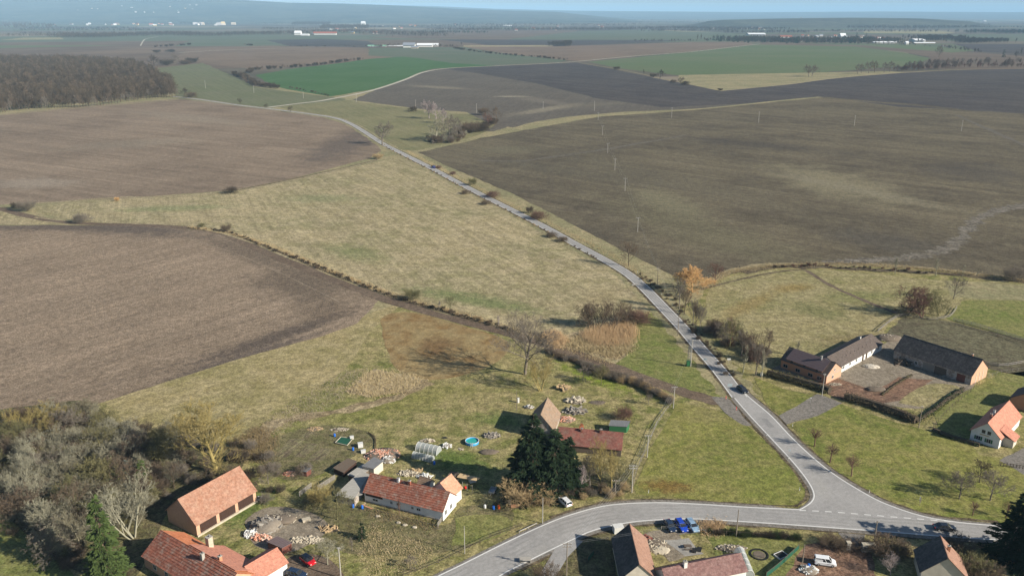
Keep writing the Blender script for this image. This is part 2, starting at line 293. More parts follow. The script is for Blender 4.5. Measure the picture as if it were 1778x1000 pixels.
def strip(name, px, width, m, lvl, label=None, n=6, off=0.0, kind='structure', jit=0.0, W=None):
    W = W or wline(px, n); V = []; Fs = []; rr = random.Random(len(W)*13+int(width*10))
    for i, p in enumerate(W):
        a = W[max(0, i-1)]; b = W[min(len(W)-1, i+1)]; d = Vector((b[0]-a[0], b[1]-a[1])); d.normalize(); nx, ny = -d.y, d.x
        w0 = width/2+rr.uniform(-jit, jit); w1 = width/2+rr.uniform(-jit, jit)
        V += [(p[0]+nx*(off+w0), p[1]+ny*(off+w0), 0), (p[0]+nx*(off-w1), p[1]+ny*(off-w1), 0)]
        if i: k = 2*i; Fs.append((k-2, k-1, k+1, k))
    me = bpy.data.meshes.new(name); me.from_pydata(V, [], Fs); me.update()
    o = bpy.data.objects.new(name, me); link(o, None, M[m]); SN[0] += 1; o.location.z = lvl*LV+(SN[0] % 6)*.0016
    return tag(o, label, None, None, kind)
g = MB(); X = 60000
g.quad((-X, -200, 0), (X, -200, 0), (X, X, 0), (-X, X, 0)); tag(g.build('ground', M['far']), 'patchwork plain of distant farmland reaching the horizon', None, None, 'structure')

S = sheet
S('ground_cover', [(-900, 150), (2700, 150), (2700, 1180), (-900, 1180)], 'tan', .5, 'dry grass base of the near plain')
# distant farmland
S('field', [(0, 64), (350, 62), (560, 61), (820, 62), (820, 70), (520, 70), (0, 76)], 'greyolive', 1, 'far grey green field band below the distant tree line')
S('field', [(-200, 92), (-200, 76), (0, 74), (520, 70), (900, 69), (960, 73), (960, 82), (700, 106), (330, 122), (-200, 122)], 'brown2', 2, 'broad brown plateau behind the left wood')
S('field', [(-100, 79.5), (220, 79.3), (150, 81), (0, 84), (-100, 86)], 'green2', 3, 'narrow bright green strip at the far left edge')
S('field', [(40, 66), (105, 65.5), (112, 69), (0, 70)], 'tan', 3, 'pale straw field before the far left copse')
S('field', [(330, 72), (450, 69.5), (470, 71), (508, 82), (400, 81), (300, 81)], 'greyolive', 3, 'pale green grey wedge left of the dark strip')
S('field', [(462, 70), (560, 68), (640, 72), (662, 83), (510, 82.5)], 'dark', 4, 'dark strip field behind the white track on the left')
S('field', [(330, 84), (470, 80), (600, 82.5), (690, 88), (690, 100), (600, 108), (450, 122), (370, 112), (300, 104)], 'brown', 4, 'brown ploughed field between track and green wheat')
S('field', [(100, 93), (250, 84), (420, 83), (300, 90), (200, 96)], 'brown', 3, 'warm brown field strip behind the wood')
S('field', [(760, 69), (1060, 70), (1200, 70), (1120, 74), (953, 81), (851, 79)], 'dark', 3, 'dark strip field beyond the white farm')
S('field', [(800, 54), (1008, 52), (980, 62), (870, 70), (640, 66), (720, 58)], 'brown2', 2, 'far brown field below the river villages')
S('field', [(874, 69.6), (1008, 54.4), (1120, 52), (1240, 56), (1300, 61), (1330, 70), (1240, 73), (1100, 71)], 'greyolive', 3, 'large pale green field below the far villages')
S('field', [(1120, 52), (1200, 54.5), (1240, 56.5), (1185, 55.5)], 'tan', 4, 'thin straw strip above the pale green field')
S('field', [(804, 79.3), (960, 79), (962, 82), (804, 82)], 'tanpale', 4, 'pale straw strip beside the white farm')
S('field', [(640, 84), (804, 82), (889, 95), (987, 105), (970, 108.5), (862, 114.5), (804, 112.5), (705, 101), (640, 97)], 'greyolive', 5, 'grey green field before the white farm')
S('field', [(804, 81.8), (955, 81.4), (1200, 73.5), (1290, 73), (1314, 77.5), (1200, 90), (1008, 106.5), (987, 105.5), (889, 95)], 'brown', 5, 'long brown field left of the white diagonal track')
S('field', [(444, 131), (500, 121), (600, 109), (640, 103), (700, 99), (730, 102), (783, 110), (862, 114.5), (753, 120), (736, 124), (702, 139), (651, 155), (574, 168), (530, 161), (476, 151)], 'green', 6, 'bright green wheat field left of the curving pale track')
S('field', [(1021, 108), (1200, 91), (1314, 78), (1484, 81.6), (1569, 91.8), (1616, 102), (1586, 114), (1416, 127), (1178, 131.5), (1076, 119)], 'green2', 6, 'green wheat field right of centre behind the dark plough land')
S('field', [(1330, 73), (1443, 78), (1552, 81), (1700, 92), (1850, 104), (1850, 122), (1600, 120), (1616, 100), (1569, 91), (1484, 81.4), (1314, 78)], 'brown2', 5, 'brown strip behind the right hedge line')
S('field', [(1474, 76.3), (1600, 80), (1700, 88), (1654, 92), (1518, 81)], 'green2', 6, 'thin green strip in front of the right village')
S('field', [(1654, 76.5), (1850, 77), (1850, 98), (1700, 90)], 'dark', 6, 'dark ploughed field at the far right edge')
S('field', [(1500, 54), (1620, 53), (1660, 57), (1640, 59), (1500, 58)], 'tan', 3, 'straw field behind the right village')
S('field', [(1600, 60), (1850, 60), (1850, 72), (1650, 72)], 'greyolive', 3, 'pale green field behind the right copse')
S('field', [(262, 120), (352, 110), (400, 130), (445, 152), (520, 162), (600, 172), (600, 182), (500, 184), (465, 189), (380, 178), (310, 172)], 'uptri', 6, 'pale green sloping field right of the wood')
M['streamside'] = ground_mat('olive_stream_meadow', [(.165, .155, .078), (.13, .13, .062), (.20, .175, .10)], big=.02, mid=.08, fine=.8, amp=.2, bump=.3, rows=[(ang((620, 200), (720, 240)), 4, .15)])
S('field_verge', [(690, 262), (730, 268), (800, 303), (880, 338), (1000, 385), (1090, 432), (1165, 480), (1230, 490), (1215, 520), (1170, 535), (1110, 490), (1000, 432), (850, 352), (750, 300)], 'tan', 7, 'dry grass verge between the main road and the huge field')
S('meadow', [(480, 186), (600, 174), (720, 188), (770, 200), (860, 195), (880, 215), (800, 246), (720, 262), (680, 262), (650, 238), (612, 214), (560, 200)], 'streamside', 6, 'grass meadow around the stream trees')
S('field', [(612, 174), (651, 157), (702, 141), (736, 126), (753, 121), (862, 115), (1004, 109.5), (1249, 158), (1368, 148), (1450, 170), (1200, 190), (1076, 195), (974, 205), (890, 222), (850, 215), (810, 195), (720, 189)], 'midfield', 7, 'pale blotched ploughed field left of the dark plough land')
S('field', [(770, 120), (862, 115), (1004, 109.5), (1249, 158), (1368, 147), (1445, 168), (1300, 180), (1150, 187), (1040, 172), (930, 145), (830, 128)], 'dark', 8, 'dark freshly ploughed land behind the straw strip')
S('field', [(1178, 131), (1416, 126.5), (1535, 124), (1575, 126), (1450, 136), (1368, 147), (1249, 158), (1178, 143)], 'tan', 8, 'straw coloured fallow with two bare trees')
S('field', [(1368, 147), (1450, 136), (1569, 127), (1700, 121), (1850, 120), (1850, 205), (1778, 198), (1640, 190), (1560, 186), (1440, 170)], 'dark', 8, 'dark ploughed field under the right hedge line')
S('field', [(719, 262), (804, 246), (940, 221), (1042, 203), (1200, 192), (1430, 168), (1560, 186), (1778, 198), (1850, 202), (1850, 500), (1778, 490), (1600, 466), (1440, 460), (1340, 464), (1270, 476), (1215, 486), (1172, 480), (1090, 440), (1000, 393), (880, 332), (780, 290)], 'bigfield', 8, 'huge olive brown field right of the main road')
strip('path', [(720, 264), (797, 247), (906, 220), (974, 206), (1076, 197), (1200, 191), (1330, 178), (1425, 169)], 9, 'tan', 10, 'straw coloured grass strip along the top of the huge field', jit=1.5)
strip('field_verge', [(1430, 170), (1500, 176), (1600, 184), (1700, 195), (1850, 206)], 16, 'bigfield', 10, 'faint verge between the huge field and the dark field', jit=3)
strip('silt_scar', [(1430, 457), (1510, 452), (1590, 446), (1640, 434), (1665, 418), (1690, 388), (1720, 370), (1778, 357), (1850, 350)], 7, 'scar', 10, 'pale winding scar of dried runoff in the huge field', jit=2.6, n=14)
strip('silt_scar', [(830, 279), (900, 280), (980, 270), (1060, 258), (1130, 246), (1190, 235)], 5, 'silt', 10, 'faint pale line across the huge field', jit=1.2)
strip('silt_scar', [(1660, 200), (1700, 218), (1750, 240), (1800, 262)], 5, 'silt', 11, 'faint pale line at the right of the huge field', jit=1.2)
strip('white_track', [(465, 187), (520, 180), (560, 175), (640, 159), (700, 140), (735, 126), (780, 119), (860, 115), (985, 108.5), (1100, 98), (1200, 90.5), (1300, 79), (1320, 77)], 6.5, 'chalk', 12, 'pale field road curving round the bright green wheat')
strip('white_track', [(1004, 109.5), (1080, 122), (1160, 139), (1249, 158)], 3, 'tan', 11, 'grass track between wheat and dark plough land')
strip('white_track', [(310, 92), (400, 87), (560, 82), (700, 80)], 6, 'chalk', 12, 'far pale track across the left plateau')
strip('white_track', [(244, 80), (250, 70), (258, 67), (275, 64)], 5, 'chalk', 12, 'far pale track climbing to the copse')
strip('white_track', [(610, 176), (700, 187), (760, 195), (810, 197)], 9, 'tan', 11, 'pale dry grass strip under the blotched field', jit=1)
strip('path', [(1249, 158.5), (1368, 147), (1450, 136.5), (1575, 126), (1700, 120.5), (1850, 119)], 5, 'tanpale', 12, 'pale grass edge along the right dark field', jit=.5)
strip('plough_track', [(845, 228), (865, 222), (880, 210), (885, 200)], 14, 'midfield', 9, 'wheel marks at the corner of the blotched field', jit=1)
# left fields
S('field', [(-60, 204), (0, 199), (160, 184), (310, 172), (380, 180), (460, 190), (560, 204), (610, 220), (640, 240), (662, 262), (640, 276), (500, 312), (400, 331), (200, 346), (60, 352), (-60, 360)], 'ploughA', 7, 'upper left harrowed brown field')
S('meadow', [(60, 357), (100, 355), (200, 346), (400, 333), (500, 316), (620, 290), (680, 276), (704, 279), (760, 305), (850, 352), (960, 407), (1080, 467), (1120, 505), (1130, 540), (1060, 560), (900, 575), (850, 555), (720, 520), (560, 474), (430, 424), (380, 402), (280, 393), (150, 387), (80, 374)], 'meadow', 7, 'large straw green meadow left of the main road')
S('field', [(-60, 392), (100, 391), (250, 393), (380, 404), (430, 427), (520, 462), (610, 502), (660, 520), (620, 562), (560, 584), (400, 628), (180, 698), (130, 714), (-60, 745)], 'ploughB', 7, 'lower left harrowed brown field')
S('meadow', [(-60, 362), (0, 366), (70, 380), (130, 389), (-60, 391)], 'meadow', 8, 'small meadow wedge at the left edge')
# near ground
S('meadow', [(-60, 745), (130, 712), (180, 697), (400, 628), (560, 583), (650, 545), (700, 532), (860, 575), (1000, 612), (1100, 560), (1130, 500), (1200, 480), (1290, 470), (1440, 458), (1850, 478), (1850, 1150), (-200, 1150)], 'rough', 5, 'rough winter grass of the village meadows')
S('meadow', [(180, 697), (400, 628), (560, 583), (640, 545), (690, 533), (640, 580), (600, 640), (520, 690), (470, 715), (420, 760), (330, 760), (230, 750)], 'grassT', 7, 'tall pale grass strip beside the lower field')
S('meadow', [(660, 556), (710, 542), (790, 562), (880, 592), (868, 625), (810, 650), (745, 660), (700, 650), (672, 615)], 'brownp', 8, 'trampled brown patch above the pointed field corner')
M['matted'] = ground_mat('matted_grey_grass', [(.40, .335, .23), (.29, .235, .15), (.17, .14, .08)], big=.1, mid=.5, fine=1.4, amp=.45, bump=1.0, dist=.3, midmix=.6)
S('meadow', [(650, 640), (700, 650), (745, 660), (700, 680), (640, 690), (600, 680)], 'matted', 8, 'heap of matted straw grass below the brown patch')
S('meadow', [(1230, 505), (1260, 486), (1300, 474), (1380, 468), (1500, 474), (1640, 488), (1850, 503), (1850, 640), (1700, 610), (1560, 560), (1520, 590), (1400, 625), (1340, 640), (1290, 640), (1240, 600), (1215, 560)], 'pasture', 8, 'mottled pasture between roadside trees and farm')
S('field_verge', [(1640, 487), (1850, 500), (1850, 530), (1700, 520), (1650, 515)], 'tan', 9, 'pale straw strip by the right ditch')
S('meadow', [(1670, 522), (1850, 532), (1850, 600), (1660, 560), (1650, 545)], 'grassC', 10, 'green paddock at the right edge')
S('paddock', [(1560, 556), (1600, 552), (1655, 560), (1700, 572), (1850, 610), (1850, 660), (1715, 640), (1600, 590), (1520, 590)], 'paddock', 10, 'muddy paddock behind the old barn')
S('yard', [(1340, 640), (1440, 620), (1530, 600), (1560, 590), (1700, 640), (1660, 690), (1590, 710), (1480, 690), (1400, 670)], 'yard', 10, 'grey dirt yard between the farm buildings')
S('dirt_track', [(1400, 668), (1450, 655), (1520, 680), (1560, 655), (1620, 660), (1570, 695), (1520, 702), (1460, 694)], 'redsoil', 11, 'red rutted dirt track through the farmyard')
S('meadow', [(1560, 700), (1610, 668), (1665, 672), (1650, 690), (1600, 712)], 'pasture', 12, 'patch of pasture inside the farm hedge')
S('meadow', [(1310, 655), (1360, 675), (1420, 690), (1355, 722), (1330, 700)], 'lawn', 9, 'grass triangle beside the farm driveway')
S('lawn', [(1372, 738), (1460, 702), (1560, 735), (1680, 765), (1700, 790), (1780, 800), (1850, 830), (1850, 915), (1740, 908), (1660, 903), (1600, 892), (1540, 872), (1450, 818), (1410, 788)], 'lawn', 9, 'big green lawn with fruit trees right of the junction')
S('lawn', [(1620, 715), (1715, 660), (1778, 645), (1850, 640), (1850, 720), (1760, 700), (1690, 760), (1620, 745)], 'grassC', 10, 'garden lawn beside the white house on the right')
S('lawn', [(1178, 700), (1240, 712), (1290, 735), (1340, 772), (1380, 812), (1402, 845), (1400, 868), (1380, 880), (1220, 870), (1105, 858), (1100, 845), (1135, 770)], 'lawn', 9, 'mown grass triangle between the two roads')
S('meadow', [(840, 545), (1000, 540), (1110, 530), (1120, 600), (1060, 640), (900, 595)], 'meadow', 6, 'meadow ground around the reed pond')
S('lawn', [(1105, 560), (1140, 545), (1175, 590), (1215, 640), (1272, 695), (1200, 690), (1100, 660), (1062, 640), (1095, 610)], 'grassC', 9, 'green grass wedge west of the main road')
strip('dirt_track', [(-60, 352), (0, 363), (60, 378), (140, 388), (280, 393), (380, 403), (430, 425), (560, 479), (700, 530), (860, 573), (960, 602), (1060, 636), (1130, 662), (1190, 682), (1240, 696), (1290, 706)], 5.5, 'track', 10, 'brown dirt track curving between field and meadow', jit=.4)
S('gravel_patch', [(1235, 690), (1272, 694), (1292, 712), (1308, 735), (1290, 738), (1250, 710)], 'gravel', 11, 'gravel mouth where the dirt track meets the road')
S('driveway', [(1352, 722), (1395, 698), (1420, 684), (1462, 700), (1420, 722), (1365, 738)], 'gravel', 11, 'gravel driveway leading to the farm gate')
strip('path', [(745, 663), (690, 690), (560, 720), (480, 735), (455, 770)], 4, 'straw', 9, 'faint dry mound line across the meadow', jit=1.2)
strip('path', [(1400, 470), (1450, 500), (1520, 530), (1560, 545)], 2.2, 'track', 11, 'vehicle track across the pasture', jit=.3)
S('garden', [(440, 800), (480, 760), (560, 738), (640, 750), (650, 770), (600, 800), (540, 830), (480, 830)], 'soil', 8, 'mixed garden ground with paths behind the white house')
for i, (b, t) in enumerate([([(473, 792), (505, 762), (531, 762), (497, 795)], 'widest vegetable bed on the left of the garden'), ([(510, 793), (535, 770), (553, 771), (528, 795)], 'second vegetable bed in the garden'), ([(532, 800), (558, 778), (578, 780), (560, 800)], 'third vegetable bed in the garden'), ([(523, 757), (540, 746), (550, 748), (532, 760)], 'small upper vegetable bed in the garden')]):
    S('vegetable_bed', b, 'beds', 10, t)
S('garden', [(560, 850), (640, 880), (770, 912), (800, 880), (880, 880), (890, 905), (850, 935), (760, 960), (600, 960), (480, 900), (520, 870)], 'soil', 6, 'bare garden ground below the white house')
S('lawn', [(790, 900), (870, 895), (890, 915), (850, 938), (770, 945)], 'grassC', 8, 'small green lawn right of the white house')
S('yard', [(425, 905), (470, 880), (540, 890), (570, 920), (500, 960), (430, 940)], 'yard', 7, 'pale dirt mound ground by the brown shed')
S('yard', [(490, 975), (560, 965), (600, 1010), (560, 1060), (470, 1060)], 'track', 7, 'muddy drive under the red car')
S('lawn', [(-60, 880), (0, 890), (60, 940), (130, 1000), (160, 1100), (-60, 1100)], 'grassC', 7, 'green meadow at the lower left corner')
S('scrub_floor', [(-60, 735), (100, 700), (160, 700), (220, 745), (330, 760), (420, 790), (400, 830), (300, 880), (260, 960), (220, 1010), (130, 990), (60, 940), (0, 890), (-60, 880)], 'litter', 8, 'leaf litter under the scrub thicket')
S('scrub_floor', [(900, 850), (1000, 800), (1090, 830), (1090, 855), (1040, 862), (960, 870), (860, 890), (860, 870)], 'litter', 8, 'leaf litter under the roadside trees')
S('field_verge', [(980, 940), (1040, 925), (1070, 918), (1070, 1060), (950, 1060)], 'litter', 6, 'dark ground by the bottom barn')
S('yard', [(1105, 935), (1165, 920), (1195, 960), (1150, 975)], 'yard', 8, 'stony rockery ground by the patio')
S('patio', [(1150, 938), (1196, 934), (1222, 962), (1190, 966)], 'concrete', 10, 'concrete patio behind the parked cars')
S('parking', [(1150, 905), (1205, 903), (1215, 925), (1165, 930)], 'gravel', 8, 'gravel parking bay of three cars')
S('lawn', [(1225, 930), (1330, 930), (1390, 935), (1400, 960), (1350, 1010), (1300, 1010), (1290, 960), (1230, 965)], 'grassC', 8, 'garden lawn behind the purple roofed house')
S('yard', [(1400, 945), (1475, 945), (1512, 960), (1515, 1060), (1340, 1060), (1380, 975)], 'redsoil', 8, 'reddish dirt yard around the white van')
S('driveway', [(1450, 918), (1505, 922), (1495, 950), (1478, 950)], 'gravel', 9, 'cracked driveway to the gate at the bottom')
S('driveway', [(1735, 800), (1790, 770), (1850, 760), (1850, 830), (1778, 825), (1755, 810)], 'gravel', 11, 'paved drive by the white house at right')
# ditch, pond bed
S('pond_bed', [(985, 580), (1030, 570), (1095, 558), (1106, 580), (1100, 605), (1070, 625), (1020, 612), (960, 590)], 'straw', 9, 'matted straw bed of the reed pond')
strip('ditch', [(330, 397), (390, 404), (440, 421), (520, 452), (600, 484), (700, 521), (780, 543), (860, 566), (940, 585)], 3.2, 'ditch', 11, 'dark overgrown ditch along the dirt track', jit=.5)
strip('field_verge', [(330, 393), (440, 416), (520, 446), (600, 478), (700, 515), (780, 538), (860, 560)], 2.5, 'tanpale', 12, 'pale dry grass line beside the ditch', jit=.7)
strip('field_verge', [(60, 378), (140, 385.5), (280, 390), (340, 395), (430, 419), (520, 456)], 1.6, 'tanpale', 12, 'bleached grass rim of the dirt track', jit=.4)
strip('field_verge', [(60, 354), (200, 344), (330, 340), (450, 325), (560, 302), (660, 277)], 4, 'tanpale', 11, 'bleached grass bank along the upper meadow edge', jit=1.2)
strip('ditch', [(400, 333), (500, 313), (600, 291), (655, 278)], 1.8, 'ditch', 12, 'thin dark ditch below the upper field', jit=.4)
strip('field_verge', [(0, 200), (160, 186), (310, 173.5)], 5, 'tan', 9, 'pale grass edge of the wood', jit=1)
strip('ditch', [(1290, 474), (1350, 464), (1420, 464), (1500, 468), (1620, 474), (1778, 489), (1850, 494)], 5, 'ditch', 11, 'dark ditch below the huge field', jit=1)
strip('field_verge', [(1215, 500), (1270, 472), (1340, 460), (1440, 459), (1600, 465), (1778, 488), (1850, 494)], 5, 'tanpale', 10, 'pale grass bank above the right ditch', jit=1.4)
strip('field_verge', [(1215, 503), (1280, 487), (1340, 474), (1400, 468)], 1.6, 'ditch', 12, 'thin dark furrow beside the pasture', jit=.3)

M['furrow'] = ground_mat('pale_wheel_line', [(.235, .19, .14), (.19, .15, .11)], big=.1, mid=.5, fine=1.5, amp=.3, bump=.6)
M['furrowd'] = ground_mat('dark_wheel_line', [(.12, .094, .07), (.15, .118, .088)], big=.1, mid=.5, fine=1.5, amp=.3, bump=.6)
for k_, (q_, m_) in enumerate([([(0, 682), (78, 657), (300, 585), (530, 510)], 'furrow'), ([(0, 690), (200, 626), (420, 560), (600, 507)], 'furrowd'), ([(60, 702), (300, 634), (500, 575), (600, 545)], 'furrowd'), ([(0, 640), (200, 585), (400, 525)], 'furrow'), ([(0, 560), (200, 520), (380, 480)], 'furrowd'), ([(330, 415), (420, 445), (520, 490), (590, 525)], 'furrow')]):
    strip('wheel_line', q_, .45, m_, 9, f'{["first", "second", "third", "fourth", "fifth", "sixth"][k_]} faint wheel line across the lower left field', jit=.12)
for k_, q_ in enumerate([[(420, 425), (560, 470), (720, 512), (880, 552), (1000, 548)], [(470, 425), (640, 470), (820, 515), (960, 535)], [(560, 300), (700, 360), (900, 430), (1050, 500)]]):
    strip('mowing_line', q_, .5, 'tanpale', 9, f'{["first", "second", "third"][k_]} pale mowing line curving round the straw green meadow', jit=.18)
# ------------------------------------------------------------------ roads
road_px = [(300, 168), (345, 173), (410, 182.5), (460, 188.5), (520, 196), (580, 205), (610, 216), (640, 234), (665, 250), (700, 268), (750, 293), (800, 320), (850, 346), (900, 371), (950, 397), (1000, 425), (1050, 452), (1090, 476), (1118, 500), (1150, 533), (1185, 570), (1215, 605), (1250, 645), (1284, 690)]
RW = wline(road_px, 8)
strip('verge', road_px, 12.5, 'tan', 10, 'dry grass verges along the main road', jit=1.0, W=RW)
strip('verge', road_px, 7.0, 'ditch', 11, 'dark roadside ditch soil along the main road', jit=.4, W=RW)
strip('main_road', road_px, 5.0, 'asphalt', 13, 'grey asphalt country road running to the horizon', W=RW)
westE = catmull([(1274, 692), (1300, 722), (1340, 765), (1375, 803), (1400, 835), (1411, 858), (1406, 872), (1388, 884)], 5)
topE = catmull([(1388, 884), (1300, 880), (1220, 875), (1140, 872), (1060, 876), (1000, 890), (950, 908), (880, 940), (800, 980), (740, 1010), (660, 1060)], 5)
botE = catmull([(780, 1060), (870, 1001), (900, 985), (950, 960), (990, 941), (1030, 923), (1080, 911), (1130, 905), (1200, 902.5), (1270, 906), (1370, 912.5), (1460, 919), (1560, 926.5), (1640, 933), (1738, 939.5), (1850, 948)], 5)
eastE = catmull([(1850, 920), (1738, 912.5), (1660, 905.5), (1600, 895), (1540, 875), (1500, 855), (1450, 824), (1410, 792), (1375, 759), (1340, 722), (1302, 690), (1287, 674)], 5)
S('gravel_shoulder', [(x-5, y+1) for x, y in westE]+[(x, y-4) for x, y in topE[3:]]+[(x, y+5) for x, y in botE]+[(x+4, y-3) for x, y in eastE], 'gravel', 12, 'gravel shoulder around the road junction', .25)
S('road_junction', westE+topE[1:]+botE+eastE[:-1], 'asphalt', 14, 'wide asphalt road junction with curving lower road', .0)
S('side_road', [(965, 950), (1000, 936), (1012, 940), (985, 968), (965, 1000), (945, 1060), (900, 1060)], 'asphalt', 13, 'narrow asphalt side road leaving at the bottom', .1)
M['worn'] = ground_mat('tyre_darkened_asphalt', [(.265, .26, .25), (.235, .23, .222)], big=.12, mid=.5, fine=5, amp=.1, bump=.2, dist=.02)
midL = catmull([(690, 1060), (800, 996), (880, 962), (950, 926), (1010, 905), (1060, 893), (1140, 888), (1220, 888), (1370, 897), (1480, 906), (1600, 914), (1738, 925), (1850, 934)], 8); mW = [P(*p) for p in midL]
for k_, o_ in enumerate((-2.0, -.75, .8, 2.05)): strip('tyre_lane', None, .5, 'worn', 15, f'{["first", "second", "third", "fourth"][k_]} faint tyre darkened lane of the lower road', off=o_, W=mW, jit=.12)
for k_, o_ in enumerate((-1.55, -.45, .6, 1.6)): strip('tyre_lane', None, .42, 'worn', 14, f'{["first", "second", "third", "fourth"][k_]} faint tyre darkened lane of the main road', off=o_, W=RW[90:], jit=.1)
for k_, q_ in enumerate([[(1180, 566), (1189, 566), (1197, 578), (1188, 579)], [(1322, 728), (1331, 727), (1345, 742), (1336, 744)]]): S('asphalt_patch', q_, 'patch', 16, ['darker repair patch under the bend trees', 'darker repair patch above the triangle', 'long repair patch on the lower road', 'darker repair patch in the middle of the junction'][k_], .1)

def inset(pts, d):                            # offset a pixel polyline inwards by metres (left side positive)
    W = [P(*p) for p in pts]; out = []
    for i, p in enumerate(W):
        a = W[max(0, i-1)]; b = W[min(len(W)-1, i+1)]; v = Vector((b[0]-a[0], b[1]-a[1])).normalized(); out.append((p[0]-v.y*d, p[1]+v.x*d))
    return out
ML = [('left edge line of the main road', RW, 2.3), ('right edge line of the main road', RW, -2.3)]
for lab, Wl, o_ in ML: strip('road_line', None, .27, 'line', 16, 'white '+lab, off=o_, W=Wl)
for lab_, Wv in (('dark verge soil on the lawn side of the junction', inset(eastE[5:-1], -1.3)), ('dark verge soil round the grass triangle corner', inset(westE, -1.2)), ('worn dark verge below the grass triangle', inset(topE[:30], -1.1)), ('worn dark verge under the lower road', inset(botE[10:-6], -1.1))):
    strip('verge', None, .9, 'ditch', 11, lab_, W=Wv, jit=.3)
strip('road_line', None, .27, 'line', 16, 'white line round the grass triangle corner', W=inset(westE+topE[1:], .3))
strip('road_line', None, .27, 'line', 16, 'white line along the lower edge of the lower road', W=inset(botE, .3))
strip('road_line', None, .27, 'line', 16, 'white line along the lawn side of the junction', W=inset(eastE[5:-1], .3))
dash = MB(); Dl = wline([(1388, 886.5), (1440, 889), (1520, 895.5), (1600, 902), (1655, 906)], 10)
acc = 0; 
pts_ = [Vector(p) for p in Dl]; cum = [0]
for a, b in zip(pts_, pts_[1:]): cum.append(cum[-1]+(b-a).length)
def along(s_):
    for i in range(len(cum)-1):
        if cum[i+1] >= s_: return pts_[i].lerp(pts_[i+1], (s_-cum[i])/(cum[i+1]-cum[i]))
    return pts_[-1]
s0 = 0; dmesh = MB().box(-.75, .75, -.13, .13, 0, .004).mesh('dash')
while s0 < cum[-1]-1.5:
    a = along(s0); b = along(s0+1.5); o = bpy.data.objects.new('road_dash', dmesh); link(o, None, M['line']); mid = (a+b)/2
    o.location = (mid.x, mid.y, 16*LV); o.rotation_euler.z = math.atan2(b.y-a.y, b.x-a.x); tag(o, 'short white dash of the dashed give way line at the junction', 'road marking', 'dashes across the mouth of the junction', 'structure'); s0 += 2.9
# ------------------------------------------------------------------ far hills
def hill(name, prof, D0, D1, label, m, n=60, bumps=10):
    xs = np.linspace(prof[0][0], prof[-1][0], n); ty = np.interp(xs, [p[0] for p in prof], [p[1] for p in prof])
    ks = np.linspace(0, 1, 14); V = []
    for j, k in enumerate(ks):
        for i, x in enumerate(xs):
            D = D0+(D1-D0)*k; t = k*k*(3-2*k); h = max(0, H+(24-ty[i])/F*D1/CP); edge = min(1, i/6, (n-1-i)/6)
            h *= t*edge; h += (math.sin(i*.9+j*1.3)+math.sin(i*.37+j*2.1))*bumps*t*(1-t)*2*edge
            V.append(((x-889)/F*D*1.0, D, h-2))
    Fq = [(j*n+i, j*n+i+1, (j+1)*n+i+1, (j+1)*n+i) for j in range(len(ks)-1) for i in range(n-1)]
    me = mesh_np(name, V, Fq, None, True); return tag(part(name, me, m, None), label, None, None, 'structure')
hm = ground_mat('wooded_hill_slope', [(.032, .036, .028), (.055, .06, .04), (.10, .095, .065)], big=.0011, mid=.003, fine=.03, amp=.25, bump=0, midmix=.5)
hill('hills', [(-260, -6), (0, -6), (200, -5), (300, -3), (400, 0), (450, 4), (520, 8), (600, 9), (700, 12), (800, 17), (900, 20), (1000, 22), (1100, 24)], 9500, 16500, 'long wooded ridge rising behind the left plain', hm)
hill('hills', [(200, 14), (500, 11), (640, 11), (760, 13), (860, 17), (1000, 20), (1150, 21), (1300, 22), (1500, 21), (1700, 22), (2000, 22)], 17000, 26000, 'low blue ridge on the far horizon', hm)
hill('hills', [(1160, 38), (1240, 33), (1340, 31), (1450, 30), (1560, 31), (1620, 34), (1700, 38)], 6500, 7800, 'low wooded hill behind the right village', hm, bumps=3)
# ------------------------------------------------------------------ haze
hz = MB().box(-70000, 70000, -400, 70000, -1.5, 560).mesh('haze')
hm_ = bpy.data.materials.new('haze'); hm_.use_nodes = True; t_ = hm_.node_tree; t_.nodes.remove(t_.nodes['Principled BSDF'])
pv = t_.nodes.new('ShaderNodeVolumePrincipled'); pv.inputs['Color'].default_value = (.44, .72, 1.0, 1); pv.inputs['Density'].default_value = 5.2e-5; pv.inputs['Anisotropy'].default_value = -0.15
t_.links.new(pv.outputs[0], t_.nodes['Material Output'].inputs['Volume'])
hzo = bpy.data.objects.new('haze', hz); link(hzo, None, hm_); tag(hzo, 'blue air haze over the whole plain', None, None, 'stuff')

# ------------------------------------------------------------------ plants
def tubes(segs, k):
    A = np.array([s[0] for s in segs], dtype=np.float32); B = np.array([s[1] for s in segs], dtype=np.float32)
    ra = np.array([s[2] for s in segs], dtype=np.float32); rb = np.array([s[3] for s in segs], dtype=np.float32)
    D = B-A; D /= np.linalg.norm(D, axis=1, keepdims=True)+1e-9
    up = np.where(np.abs(D[:, 2:3]) > .9, np.array([[1, 0, 0]], dtype=np.float32), np.array([[0, 0, 1]], dtype=np.float32))
    U = np.cross(D, up); U /= np.linalg.norm(U, axis=1, keepdims=True)+1e-9; W_ = np.cross(D, U); n = len(segs)
    V = np.zeros((n, 2*k, 3), dtype=np.float32)
    for i in range(k):
        c, s = math.cos(2*math.pi*i/k), math.sin(2*math.pi*i/k); o = U*c+W_*s
        V[:, i] = A+o*ra[:, None]; V[:, k+i] = B+o*rb[:, None]
    Fi = [[i, (i+1) % k, k+(i+1) % k, k+i] for i in range(k)]
    Fc = (np.arange(n)[:, None, None]*2*k+np.array(Fi)[None]).reshape(-1, 4)
    return V.reshape(-1, 3), Fc
